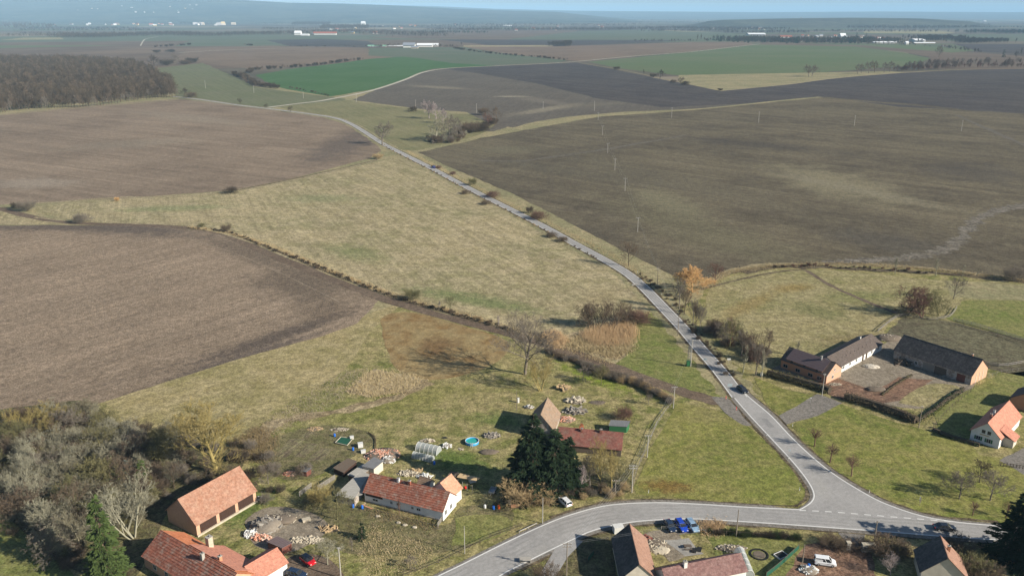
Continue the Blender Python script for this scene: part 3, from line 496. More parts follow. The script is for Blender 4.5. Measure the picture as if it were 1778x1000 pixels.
def grow(seed, height=10, trunk=.3, r0=None, levels=4, kids=(7, 6, 6, 5), spread=(55, 50, 45, 45), lens=(.55, .5, .5, .5), up=.25, stems=1, lean=0.0, wig=.22, twig_r=.02, rscale=.55, droop=0.0):
    rr = random.Random(seed); S_ = [[] for _ in range(levels+1)]; r0 = r0 or height*.022
    def rv(d, a, az):
        d = d.normalized(); u = d.orthogonal().normalized(); v = d.cross(u); return (d*math.cos(a)+(u*math.cos(az)+v*math.sin(az))*math.sin(a)).normalized()
    def br(p, d, L, r, lv):
        n = 5 if lv == 0 else (4 if lv == 1 else (3 if lv == 2 else 2)); pts = [(p, r)]; q = p.copy(); dd = d.copy()
        rend = r*(.35 if lv else .45)
        for i in range(n):
            dd = (dd+Vector((rr.gauss(0, wig), rr.gauss(0, wig), rr.gauss(0, wig)))*(.35 if lv == 0 else 1)*.6+Vector((0, 0, up*.25-droop*lv*.12))).normalized()
            q2 = q+dd*(L/n); rn = r+(rend-r)*(i+1)/n; S_[lv].append((tuple(q), tuple(q2), max(r+(rend-r)*i/n, twig_r), max(rn, twig_r*.7))); q = q2; pts.append((q.copy(), rn))
        if lv >= levels: return
        k = kids[lv]; st = trunk if lv == 0 else .22; az = rr.uniform(0, 6.28)
        for i in range(k):
            t = st+(1-st)*(i+rr.random()*.8)/k; t = min(t, .999); j = min(int(t*n), n-1); f = t*n-j
            pp = pts[j][0].lerp(pts[j+1][0], f); rad = pts[j][1]+(pts[j+1][1]-pts[j][1])*f; az += 2.4+rr.uniform(-.5, .5)
            dir0 = (pts[j+1][0]-pts[j][0]); a = R(spread[lv]+rr.uniform(-14, 14))*(1-.35*(t-st)/(1-st))
            nd = rv(dir0, a, az); nd = (nd+Vector((0, 0, up))).normalized()
            ll = L*lens[lv]*(1.15-.55*t)*rr.uniform(.8, 1.2)
            if lv == 0: ll = height*(1-trunk)*lens[0]*(1.05-.45*(t-st)/(1-st))*rr.uniform(.85, 1.15)
            br(pp, nd, ll, max(rad*rscale, twig_r), lv+1)
    for s in range(stems):
        a = rr.uniform(0, 6.28); off = Vector((math.cos(a), math.sin(a), 0))*(0 if stems == 1 else height*.05*rr.random())
        d = Vector((math.cos(a)*lean, math.sin(a)*lean, 1)).normalized()
        br(off+Vector((0, 0, -.1)), d, height*(.78 if stems == 1 else rr.uniform(.6, .85)), r0/(1 if stems == 1 else 1.8), 0)
    return S_
def tree_mesh(name, cut=2, **kw):
    S_ = grow(**kw); lo = [s for L in S_[:cut] for s in L]; hi = [s for L in S_[cut:] for s in L]
    V1, F1 = tubes(lo, 5); V2, F2 = tubes(hi, 3)
    top = max(V1[:, 2].max(), V2[:, 2].max()); sc_ = 1.0/top
    return (mesh_np(name+'_trunk', V1*sc_, F1), mesh_np(name+'_crown', V2*sc_, F2))   # unit height
bark = {}
def bm(n, a, b): bark[n] = surf(n, a, b, 3, .95, spec=.05); return bark[n]
bm('grey', (.20, .175, .145), (.13, .11, .088)); bm('brown', (.15, .115, .082), (.10, .075, .055)); bm('yellow', (.33, .27, .10), (.20, .16, .075)); bm('lichen', (.30, .29, .215), (.20, .185, .13))
bm('red', (.17, .10, .078), (.115, .07, .055)); bm('orange', (.58, .37, .17), (.44, .27, .12)); bm('dark', (.085, .068, .05), (.06, .048, .036)); bm('birch', (.36, .31, .30), (.25, .20, .19)); bm('straw', (.42, .32, .18), (.30, .22, .12)); bm('olive', (.16, .155, .075), (.115, .105, .055))
bm('silver', (.27, .255, .185), (.18, .17, .12)); bm('sgrey', (.235, .215, .15), (.15, .135, .09)); bm('solive', (.19, .175, .085), (.12, .11, .055)); bm('forest', (.115, .09, .062), (.072, .056, .040))
PR = {}
PR['big'] = tree_mesh('big', cut=3, seed=11, height=20, trunk=.3, r0=.5, levels=5, kids=(11, 7, 6, 5, 4), spread=(64, 50, 44, 42, 40), lens=(.92, .52, .5, .5, .55), up=.22, twig_r=.022)
PR['big2'] = tree_mesh('big2', cut=2, seed=23, height=20, trunk=.25, r0=.5, levels=4, kids=(13, 8, 7, 6), spread=(58, 48, 44, 42), lens=(.85, .5, .5, .55), up=.3, twig_r=.035)
PR['mid'] = tree_mesh('mid', cut=2, seed=5, height=10, trunk=.25, levels=4, kids=(10, 7, 6, 4), spread=(58, 50, 45, 45), lens=(.84, .52, .5, .5), up=.2, twig_r=.02)
PR['mid2'] = tree_mesh('mid2', cut=2, seed=6, height=10, trunk=.35, levels=4, kids=(10, 7, 6, 5), spread=(50, 48, 45, 45), lens=(.68, .5, .5, .5), up=.35, twig_r=.02)
PR['round'] = tree_mesh('round', cut=2, seed=9, height=6, trunk=.3, levels=4, kids=(9, 7, 6, 4), spread=(72, 55, 50, 50), lens=(.75, .6, .55, .5), up=.1, twig_r=.02)
PR['slim'] = tree_mesh('slim', cut=1, seed=14, height=12, trunk=.3, levels=3, kids=(16, 7, 5), spread=(38, 40, 45), lens=(.3, .5, .5), up=.4, twig_r=.018, r0=.14)
PR['multi'] = tree_mesh('multi', cut=2, seed=31, height=9, trunk=.15, levels=4, kids=(6, 5, 4, 4), spread=(40, 45, 45, 45), lens=(.5, .5, .5, .5), up=.2, stems=5, lean=.55, twig_r=.02)
PR['shrub'] = tree_mesh('shrub', cut=1, seed=41, height=4, trunk=.08, levels=3, kids=(8, 6, 5), spread=(45, 50, 50), lens=(.6, .55, .55), up=.15, stems=9, lean=.8, twig_r=.018, r0=.06)
PR['shrub2'] = tree_mesh('shrub2', cut=1, seed=44, height=4, trunk=.08, levels=3, kids=(9, 6, 5), spread=(60, 55, 50), lens=(.7, .55, .5), up=.05, stems=8, lean=.7, twig_r=.02, r0=.06)
PR['scrub'] = tree_mesh('scrub', cut=2, seed=51, height=7, trunk=.12, levels=4, kids=(7, 6, 5, 4), spread=(55, 50, 50, 50), lens=(.6, .55, .5, .5), up=.12, stems=4, lean=.7, twig_r=.022, wig=.35)
PR['scrub2'] = tree_mesh('scrub2', cut=2, seed=52, height=7, trunk=.12, levels=4, kids=(7, 6, 6, 4), spread=(60, 50, 50, 50), lens=(.65, .5, .5, .5), up=.05, stems=3, lean=.6, twig_r=.024, wig=.4, droop=.4)
PR['pollard'] = tree_mesh('pollard', cut=1, seed=61, height=4, trunk=.62, levels=3, kids=(22, 5, 5), spread=(70, 35, 35), lens=(1.25, .5, .5), up=.15, twig_r=.012, r0=.16)
PR['willow'] = tree_mesh('willow', cut=2, seed=63, height=10, trunk=.2, levels=4, kids=(15, 10, 8, 6), spread=(66, 54, 46, 42), lens=(.80, .5, .5, .55), up=.12, twig_r=.028)
PR['far'] = tree_mesh('far', cut=1, seed=71, height=12, trunk=.15, levels=3, kids=(12, 7, 5), spread=(58, 50, 50), lens=(.62, .5, .5), up=.15, twig_r=.07, r0=.3)
PR['far2'] = tree_mesh('far2', cut=1, seed=72, height=12, trunk=.3, levels=3, kids=(11, 7, 5), spread=(50, 50, 45), lens=(.5, .5, .5), up=.25, twig_r=.06, r0=.3)
PR['dmid'] = tree_mesh('dmid', cut=1, seed=75, height=12, trunk=.22, levels=4, kids=(10, 6, 5, 4), spread=(58, 50, 48, 45), lens=(.6, .52, .5, .5), up=.2, twig_r=.045, r0=.3)
# conifer: drooping boughs made of needle sprays
def conifer_mesh(name, seed, h, rad, whorls, boughs, droop=.35, leaf=.5, dens=9):
    rr = np.random.default_rng(seed); V = []; tb = [((0, 0, -.2), (0, 0, h), h*.02, .03)]
    for i in range(whorls):
        t = (i+.5)/whorls; z = h*(.04+.95*t); L = rad*(1-t)**.8*rr.uniform(.85, 1.1)+.25
        for b in range(max(4, int(boughs*(1-t*.5)))):
            az = rr.uniform(0, 2*math.pi); Lb = L*rr.uniform(.6, 1.12); d = np.array([math.cos(az), math.sin(az), 0]); sd_ = np.array([-d[1], d[0], 0])
            p0 = np.array([0, 0, z+rr.uniform(-.3, .3)]); tb.append((tuple(p0), tuple(p0+d*Lb*.9+np.array([0, 0, -droop*Lb*.9])), .05, .015))
            n = int(dens*(Lb+.6)); s = rr.uniform(.1, 1, n)**.7; side = rr.uniform(-1, 1, n)*.36*Lb*(1.15-s)
            c = p0+d*(s*Lb)[:, None]+sd_*side[:, None]+np.array([0, 0, 1])*(-droop*s*Lb-abs(side)*.25+.12*s*s*Lb+rr.normal(0, .07, n))[:, None]
            q = leaf*rr.uniform(.5, 1.15, n)[:, None]; a = d+sd_*(np.sign(side)*rr.uniform(.2, 1.1, n))[:, None]+np.array([0, 0, 1])*rr.uniform(-.7, .1, n)[:, None]; a /= np.linalg.norm(a, axis=1, keepdims=True)
            r_ = rr.normal(size=(n, 3)); w_ = np.cross(a, r_); w_ /= np.linalg.norm(w_, axis=1, keepdims=True)+1e-6
            V.append(np.stack([c-w_*q*.28, c+w_*q*.28, c+a*q], 1).reshape(-1, 3))
            V.append(np.stack([c-np.cross(a, w_)*q*.25, c+np.cross(a, w_)*q*.25, c+a*q*.9], 1).reshape(-1, 3))
    V = np.concatenate(V); Fc = np.arange(len(V)).reshape(-1, 3); V1, F1 = tubes(tb, 4)
    return (mesh_np(name+'_trunk', V1/h, F1), mesh_np(name+'_crown', V/h, Fc))
PR['spruce'] = conifer_mesh('spruce', 3, 16, 4.2, 30, 9, leaf=.62, dens=11)
PR['spruce2'] = conifer_mesh('spruce2', 4, 16, 3.3, 30, 9, leaf=.6, dens=11)
PR['fir'] = conifer_mesh('fir', 5, 6, 1.9, 16, 8, leaf=.35, dens=14, droop=.1)
PR['farfir'] = conifer_mesh('farfir', 6, 14, 3.5, 9, 6, leaf=1.6, dens=2)
def needle(n, a, b): bark[n] = surf(n, a, b, 1.2, .85, spec=.15, amp=.5); return bark[n]
needle('spruce', (.030, .052, .022), (.016, .030, .014)); needle('lightspruce', (.085, .12, .035), (.04, .065, .02)); needle('bluefir', (.16, .21, .20), (.09, .13, .12)); needle('thuja', (.06, .085, .03), (.035, .05, .02))
TC = {}
def tree(px, py, hp, kind, tint, label, name='bare_tree', cat='tree', group=None, wide=1.0, rz=None, leanx=0.0, metres=None, trunk=None, one=False):
    h = metres or hgt(px, py, py-hp); x, y = P(px, py); rz = rng.uniform(0, 6.28) if rz is None else rz
    tr, cr = PR[kind]; m = bark[tint]; tm = bark[trunk] if trunk else m
    if one:
        o = bpy.data.objects.new(name, cr); link(o, None, m); o.location = (x, y, 0.02); o.rotation_euler = (0, 0, rz); o.scale = (h*wide, h*wide, h)
        return tag(o, label, cat, group)
    o = empty(name, (x, y, 0.02), rz); o.rotation_euler = (leanx, 0, rz)
    a = part('trunk', tr, tm, o); b = part('crown', cr, m, o)
    for q in (a, b): q.scale = (h*wide, h*wide, h)
    return tag(o, label, cat, group)
# main individual trees: base x, base y, pixel height, kind, tint, label, width
T = [
 (911, 650, 108, 'big', 'grey', 'tall wide crowned bare tree above the farmhouse, long shadow to its left', 1.35),
 (940, 679, 60, 'multi', 'yellow', 'fork stemmed bare tree leaning right, just below the tallest bare tree', .95),
 (1044, 669, 34, 'round', 'olive', 'low round fruit tree by the bare hedge in the farmhouse meadow', 1.0),
 (1012, 661, 24, 'round', 'grey', 'small spreading fruit tree left of the round one by the bare hedge', 1.15),
 (1126, 703, 20, 'round', 'grey', 'tiny bare fruit tree at the edge of the farmhouse meadow near the pole', .8),
 (1080, 729, 24, 'shrub2', 'red', 'reddish shrub just behind the green shed', 1.0),
 (1091, 462, 45, 'mid', 'brown', 'lone roadside tree casting shadow over the road beside the huge field', 1.0),
 (664, 252, 42, 'mid', 'grey', 'bare tree standing close left of the road near the stream trees', 1.1),
 (1202, 508, 46, 'willow', 'orange', 'round orange twigged willow by the road bend', 1.5),
 (1179, 537, 54, 'mid2', 'grey', 'slender grey tree in front of the orange willow', .9),
 (1188, 546, 46, 'mid2', 'brown', 'second slender tree in front of the orange willow, nearer the camera', .9),
 (1241, 493, 38, 'mid', 'red', 'reddish bare tree right of the orange willow by the ditch', .85),
 (1203, 566, 48, 'mid2', 'grey', 'leftmost of three slim trees in a row at the road', .8),
 (1208, 571, 46, 'mid2', 'brown', 'middle one of three slim trees in a row at the road', .8),
 (1214, 576, 48, 'mid2', 'grey', 'right one of three slim trees in a row at the road', .85),
 (1266, 606, 55, 'mid', 'olive', 'moss green bare tree at the back of the roadside thicket', .85),
 (1252, 585, 34, 'multi', 'grey', 'grey multi stemmed tree at the upper left of the roadside thicket', 1.1),
 (1287, 618, 46, 'mid2', 'grey', 'grey slim tree in the middle of the roadside thicket', 1.0),
 (1303, 628, 52, 'mid', 'brown', 'brown tree right of the middle of the roadside thicket', .9),
 (1290, 647, 48, 'slim', 'lichen', 'pale stemmed tree at the lower left of the roadside thicket', 1.5),
 (1312, 652, 58, 'mid2', 'grey', 'tall grey tree at the front of the roadside thicket', .95),
 (1322, 655, 50, 'slim', 'lichen', 'pale stemmed slim tree at the front right of the thicket', 1.5),
 (1335, 612, 40, 'mid', 'brown', 'brown tree at the right edge of the roadside thicket', .9),
 (1272, 585, 34, 'multi', 'red', 'reddish multi stemmed tree behind the moss green one', 1.0),
 (1383, 618, 28, 'slim', 'lichen', 'thin pale tree behind the brick farmhouse', 1.6),
 (1602, 553, 52, 'scrub', 'red', 'huge reddish brown bush tree in the middle of the pasture', 1.2),
 (1630, 548, 48, 'scrub2', 'olive', 'olive bush tree on the right of the huge reddish one', 1.0),
 (1576, 547, 34, 'scrub2', 'dark', 'dark bush on the left of the huge reddish one', 1.1),
 (1655, 520, 42, 'mid', 'grey', 'bare spreading tree behind the huge reddish bush', 1.0),
 (1554, 476, 30, 'slim', 'lichen', 'leftmost thin pale tree along the right ditch', 1.5),
 (1625, 479, 30, 'slim', 'lichen', 'second thin pale tree along the right ditch', 1.7),
 (1671, 480, 20, 'slim', 'lichen', 'third thin pale tree along the right ditch', 1.7),
 (1697, 480, 15, 'slim', 'lichen', 'small fourth pale tree along the right ditch', 1.7),
 (1763, 488, 25, 'shrub', 'grey', 'grey rounded bush at the right end of the ditch', 1.3),
 (1414, 775, 33, 'pollard', 'red', 'small round reddish tree nearest the farm driveway', .95),
 (1441, 803, 33, 'pollard', 'red', 'middle of three small round reddish lawn trees', .95),
 (1478, 827, 36, 'pollard', 'red', 'third small round reddish lawn tree, nearest the junction', .95),
 (1688, 895, 24, 'pollard', 'red', 'small pollard at the lawn edge above the black car', .95),
 (1746, 899, 27, 'pollard', 'red', 'small pollard at the lawn edge beside the right spruce', .9),
 (1597, 877, 14, 'slim', 'birch', 'tiny sapling on the lawn edge between white posts', 1.6),
 (1665, 866, 46, 'round', 'grey', 'wide bare orchard tree at left of the lawn trio', 1.1),
 (1719, 869, 50, 'round', 'grey', 'wide bare orchard tree at right of the lawn trio', 1.05),
 (1700, 838, 38, 'round', 'dark', 'bare orchard tree at the back of the lawn trio', 1.0),
 (377, 820, 124, 'big2', 'yellow', 'big yellowish lichened tree behind the brick barn', 1.55),
 (234, 934, 104, 'multi', 'lichen', 'spreading pale tree left of the orange roofed house', 1.15),
 (303, 848, 48, 'mid', 'brown', 'crooked weeping bare tree left of the brick barn', .8),
 (1024, 848, 62, 'mid2', 'grey', 'grey tree right beside the dark spruces', .9),
 (1043, 846, 80, 'mid', 'yellow', 'yellow lichened tree in front of the red roofed farmhouse', .8),
 (1062, 851, 68, 'mid2', 'yellow', 'yellowish slim tree left of the fence poles', .85),
 (1007, 856, 50, 'slim', 'birch', 'white stemmed thin tree at the foot of the spruces', 1.8),
 (1078, 845, 46, 'multi', 'olive', 'olive bushy tree beside the fence at the verge', 1.0),
 (586, 902, 50, 'round', 'olive', 'olive bare garden tree below the corrugated shed', 1.05),
 (569, 980, 44, 'round', 'lichen', 'thick trunked pruned tree beside the red car', 1.0),
 (612, 956, 24, 'slim', 'grey', 'thin sapling in the garden below the white house', 1.7),
 (712, 986, 20, 'round', 'grey', 'small low fruit tree on the dry slope below the white house', 1.2),
 (556, 872, 28, 'shrub', 'yellow', 'yellow shrub beside the wooden garden fence', 1.1),
 (466, 840, 36, 'round', 'grey', 'small grey fruit tree right of the brick barn', 1.0),
 (694, 893, 26, 'slim', 'red', 'thin reddish sapling before the white wall', 1.4),
 (1546, 998, 34, 'mid', 'birch', 'pale small tree in the yard left of the brown roof', 1.0),
 (782, 541, 27, 'mid', 'olive', 'olive small tree by the dirt track ditch', 1.1),
 (716, 521, 20, 'shrub', 'olive', 'olive bush by the dirt track ditch above the meadow corner', 1.1),
 (762, 536, 14, 'slim', 'birch', 'white stemmed sapling left of the olive ditch tree', 1.9),
 (866, 566, 18, 'slim', 'birch', 'white stemmed sapling left of the tallest bare tree', 1.9),
 (392, 402, 13, 'shrub', 'brown', 'small brown bush where the dirt track bends', 1.1),
 (350, 395, 8, 'shrub2', 'olive', 'tiny olive bush on the dirt track rim', 1.3),
 (400, 336, 13, 'shrub2', 'dark', 'dark bush on the upper meadow edge', 1.4),
 (203, 349, 7, 'shrub', 'orange', 'small orange bush on the upper meadow edge', 1.1),
 (144, 386, 17, 'shrub2', 'grey', 'round grey bush by the dirt track at left', 1.3),
 (48, 366, 20, 'shrub', 'grey', 'grey bush clump at the left track corner', 1.3),
 (28, 362, 12, 'shrub', 'dark', 'small dark bush left of the track corner clump', 1.2),
 (417, 181, 11, 'mid', 'dark', 'leftmost of three small dark trees on the far road', 1.0),
 (462, 189, 9, 'mid', 'dark', 'middle of three small dark trees on the far road', 1.2),
 (504, 195, 11, 'mid', 'dark', 'right one of three small dark trees on the far road', 1.2),
 (745, 206, 34, 'mid2', 'birch', 'leftmost tall birch among the stream trees', .9),
 (757, 207, 30, 'mid2', 'birch', 'second tall birch among the stream trees', 1.0),
 (769, 214, 26, 'mid', 'birch', 'short birch behind the willows by the stream', 1.0),
 (757, 246, 44, 'mid', 'lichen', 'big pale willow at the left of the stream clump', .95),
 (780, 244, 44, 'multi', 'grey', 'big grey willow in the middle of the stream clump', 1.0),
 (794, 236, 36, 'mid', 'grey', 'grey tree at the right of the stream clump', .9),
 (716, 194, 10, 'shrub2', 'dark', 'small dark bush left of the birches', 1.3),
 (815, 231, 20, 'shrub', 'brown', 'brown bush right of the stream clump', 1.5),
 (832, 228, 18, 'shrub2', 'dark', 'dark bush among the row right of the stream', 1.6),
 (848, 219, 24, 'scrub', 'red', 'tall reddish bush above the dark one by the stream', 1.0),
 (862, 210, 26, 'scrub2', 'brown', 'tall brown bush at the right end of the stream row', .9),
 (840, 200, 14, 'shrub', 'brown', 'small brown bush behind the stream row', 1.2),
 (1146, 138, 18, 'mid', 'dark', 'dark round tree on the grass track behind the plough land', 1.1),
 (1134, 135, 8, 'shrub', 'dark', 'tiny bush left of the dark round tree', 1.2),
 (1118, 130, 10, 'slim', 'dark', 'thin tree further left on the grass track', 1.8),
 (1071, 122, 7, 'shrub', 'dark', 'tiny bush at the far end of the grass track', 1.5),
 (1181, 147, 14, 'mid2', 'brown', 'thin bare tree at the start of the fallow', 1.2),
 (1190, 148, 8, 'shrub2', 'dark', 'dark bush right of the thin bare tree on the fallow', 1.6),
 (1170, 144, 6, 'shrub2', 'brown', 'brown bush left of the thin bare tree on the fallow', 1.6),
 (1250, 158, 5, 'shrub', 'dark', 'tiny dark bush at the fallow corner', 1.6),
 (1404, 134, 23, 'mid', 'grey', 'left one of two close bare trees on the fallow', 1.0),
 (1410, 133, 21, 'mid2', 'grey', 'right one of two close bare trees on the fallow', 1.2),
 (1489, 129, 20, 'mid', 'grey', 'first bare tree of the row at the right hedge', 1.0),
 (1495, 128, 14, 'mid2', 'grey', 'low second tree of the row at the right hedge', 1.0),
 (1508, 128, 22, 'mid', 'grey', 'third bare tree of the row at the right hedge', .8),
 (1518, 126, 22, 'mid', 'brown', 'fourth bare tree of the row at the right hedge', .9),
 (1535, 127, 20, 'mid', 'grey', 'fifth bare tree of the row at the right hedge', 1.0),
 (1545, 125, 20, 'mid2', 'grey', 'sixth bare tree of the row at the right hedge', 1.2),
 (268, 116, 22, 'mid', 'dark', 'dark tree at the wood corner beside the small copse', 1.0),
 (305, 111, 18, 'mid', 'grey', 'grey tree in the copse right of the wood', 1.1),
 (290, 114, 12, 'shrub', 'dark', 'dark bush left of the grey copse tree', 1.8),
 (333, 110, 11, 'shrub', 'dark', 'dark bush at the right end of the copse', 1.8),
 (320, 112, 9, 'shrub2', 'brown', 'brown bush in the copse right of the wood', 2.0),
 (272, 92, 6, 'shrub', 'dark', 'small dark bush on the plateau behind the copse', 2.0),
 (295, 91, 6, 'shrub2', 'dark', 'low dark bush on the plateau behind the copse', 2.2),
 (320, 168, 16, 'scrub', 'dark', 'dark round thicket at the end of the wood by the road', 1.3),
 (332, 170, 11, 'shrub2', 'brown', 'brown bush at the roadside end of the wood', 1.5),
 (752, 291, 5, 'shrub', 'brown', 'tiny bush on the road verge near the far blue car', 1.4),
 (762, 293, 6, 'shrub2', 'red', 'small reddish bush right of the far blue car', 1.4),
 (786, 304, 7, 'shrub2', 'red', 'reddish roadside bush on the field side', 1.3),
 (820, 322, 14, 'shrub', 'olive', 'upright olive bush on the field side verge', .9),
 (857, 343, 12, 'shrub2', 'red', 'reddish bush cluster on the field side verge', 1.6),
 (920, 371, 14, 'shrub', 'dark', 'dark small tree right of the road above the red shrub', .8),
 (937, 380, 15, 'shrub2', 'red', 'big reddish shrub right of the road', 1.5),
 (810, 337, 8, 'shrub2', 'brown', 'brown bush on the meadow side verge, farthest one', 1.6),
 (845, 355, 8, 'shrub2', 'brown', 'brown bush on the meadow side verge near the culvert', 1.8),
 (960, 412, 10, 'shrub2', 'brown', 'brown bush on the meadow side verge, middle one', 1.6),
 (975, 420, 10, 'shrub2', 'brown', 'brown bush on the meadow side verge, nearer one', 1.6),
 (657, 276, 10, 'shrub', 'straw', 'straw coloured bush at the corner of the upper field', 1.6),
 (1108, 560, 24, 'shrub2', 'red', 'reddish shrub by the road above the reed pond', 1.3),
 (1090, 557, 20, 'shrub', 'dark', 'dark shrub left of the reddish one above the pond', 1.2),
 (1040, 572, 50, 'multi', 'brown', 'tall brown willow thicket tree left above the pond', 1.1),
 (1065, 572, 52, 'multi', 'brown', 'tall brown willow thicket tree in the middle above the pond', 1.0),
 (1028, 570, 42, 'scrub', 'brown', 'brown willow bush at the left end above the pond', .9),
 (1086, 566, 40, 'scrub2', 'brown', 'brown willow bush at the right end above the pond', .9),
 (1500, 955, 16, 'shrub2', 'brown', 'brown bush left of the driveway gate', 1.8),
 (1440, 948, 18, 'shrub', 'brown', 'brown hedge bush behind the white van yard', 1.6),
 (1462, 950, 16, 'shrub2', 'brown', 'second brown hedge bush behind the white van yard', 1.6),
 (1540, 962, 26, 'shrub', 'brown', 'large brown bush right of the driveway gate', 1.8),
 (1560, 958, 20, 'shrub2', 'brown', 'brown bush right of the large gate bush', 1.5),
 (1665, 958, 26, 'shrub', 'brown', 'brown bush behind the brown roofed house', 1.5),
 (1690, 990, 30, 'shrub2', 'olive', 'olive bush right of the brown roofed house', 1.5),
 (1705, 1010, 30, 'shrub', 'brown', 'brown bush at the lower right corner', 1.6),
 (905, 872, 40, 'shrub', 'straw', 'straw coloured brush beside the dark spruces', 1.4),
 (935, 866, 24, 'shrub2', 'straw', 'low straw brush above the white parked car', 1.8),
 (985, 856, 34, 'scrub', 'grey', 'grey scrub at the right foot of the spruces', 1.2),
 (1000, 862, 24, 'scrub2', 'dark', 'dark scrub right below the spruces', 1.3),
 (950, 1010, 30, 'shrub', 'brown', 'brown scrub left of the bottom side road', 1.2),
]
for t_ in T:
    x, y, hp, k, tint, lab, wd = t_
    if y < 300 and k in ('mid', 'mid2', 'multi', 'scrub', 'scrub2'): k = 'dmid'; wd *= 1.25
    bush = k.startswith('shrub') or 'bush' in lab or 'shrub' in lab
    tree(x, y, hp, k, tint, lab, 'bush' if bush else ('willow' if 'willow' in lab else 'bare_tree'), 'bush' if bush else 'tree', None, wd)
def nth(i): return f"{i}{'th' if 10 <= i % 100 <= 20 else {1: 'st', 2: 'nd', 3: 'rd'}.get(i % 10, 'th')}"
CN = [(925, 851, 132, 'spruce', 'spruce', 'tallest dark spruce, left one of the trio by the farmhouse', 1.45), (962, 854, 110, 'spruce2', 'spruce', 'middle dark spruce of the trio by the farmhouse', 1.75), (986, 850, 92, 'spruce', 'spruce', 'right dark spruce of the trio by the farmhouse', 1.4), (905, 850, 84, 'spruce2', 'spruce', 'shorter dark spruce at the left flank of the trio', 1.6),
 (190, 1012, 152, 'spruce2', 'lightspruce', 'sunlit green spruce at the lower left beside the orange roof', 1.05), (1758, 968, 112, 'spruce', 'spruce', 'large dark spruce at the lower right corner', 1.55), (1792, 985, 120, 'spruce2', 'spruce', 'dark spruce partly cut by the right edge', 1.5),
 (224, 836, 38, 'fir', 'bluefir', 'small blue spruce in the left scrub', .9), (250, 842, 44, 'fir', 'lightspruce', 'small green spruce right of the blue one', 1.0), (245, 815, 38, 'slim', 'straw', 'small pale conical larch behind the green spruce', 1.6), (185, 838, 28, 'fir', 'lightspruce', 'bushy small pine in the left scrub', 1.3), (201, 850, 32, 'fir', 'lightspruce', 'light green young pine in front of the blue spruce', 1.2),
 (629, 936, 30, 'fir', 'spruce', 'small dark spruce in the garden below the white house', .8)]
for x, y, hp, k, tint, lab, wd in CN: tree(x, y, hp, k, tint, lab, 'spruce_tree' if k != 'slim' else 'larch_tree', 'tree', None, wd, trunk='brown')
# scrub thicket at the lower left: rows from the field edge down
rows = [((20, 745), (160, 722), 7, 34), ((-10, 770), (190, 742), 9, 42), ((0, 800), (290, 775), 11, 44), ((-15, 830), (300, 800), 11, 50), ((10, 860), (270, 830), 9, 52), ((20, 895), (160, 865), 6, 56), ((60, 925), (150, 905), 4, 54), ((100, 960), (150, 945), 3, 60)]
ORD = ['first', 'second', 'third', 'fourth', 'fifth', 'sixth', 'seventh', 'eighth', 'ninth', 'tenth', 'eleventh']
tl = [('sgrey', 'grey'), ('lichen', 'pale lichened'), ('solive', 'olive'), ('silver', 'silvery'), ('lichen', 'pale lichened'), ('grey', 'grey'), ('olive', 'olive'), ('silver', 'silvery'), ('brown', 'brown')]
for ri, (a, b, n, hp) in enumerate(rows):
    for i in range(n):
        t = (i+.5)/n; x = a[0]+(b[0]-a[0])*t+rng.uniform(-8, 8); y = a[1]+(b[1]-a[1])*t+rng.uniform(-7, 7)
        tint, word = rng.choice(tl)
        if ri < 2 and i in (2, 3, 5): tint, word = 'yellow', 'yellow'
        k = rng.choice(['scrub', 'scrub2', 'mid', 'scrub', 'multi']); 
        tree(x, y, hp*rng.uniform(.8, 1.2), k, tint, f'{word} bare scrub tree, {ORD[i]} from the left of the {ORD[ri]} row below the field', 'scrub_tree', 'tree', 'trees of the lower left thicket', rng.uniform(.95, 1.25))
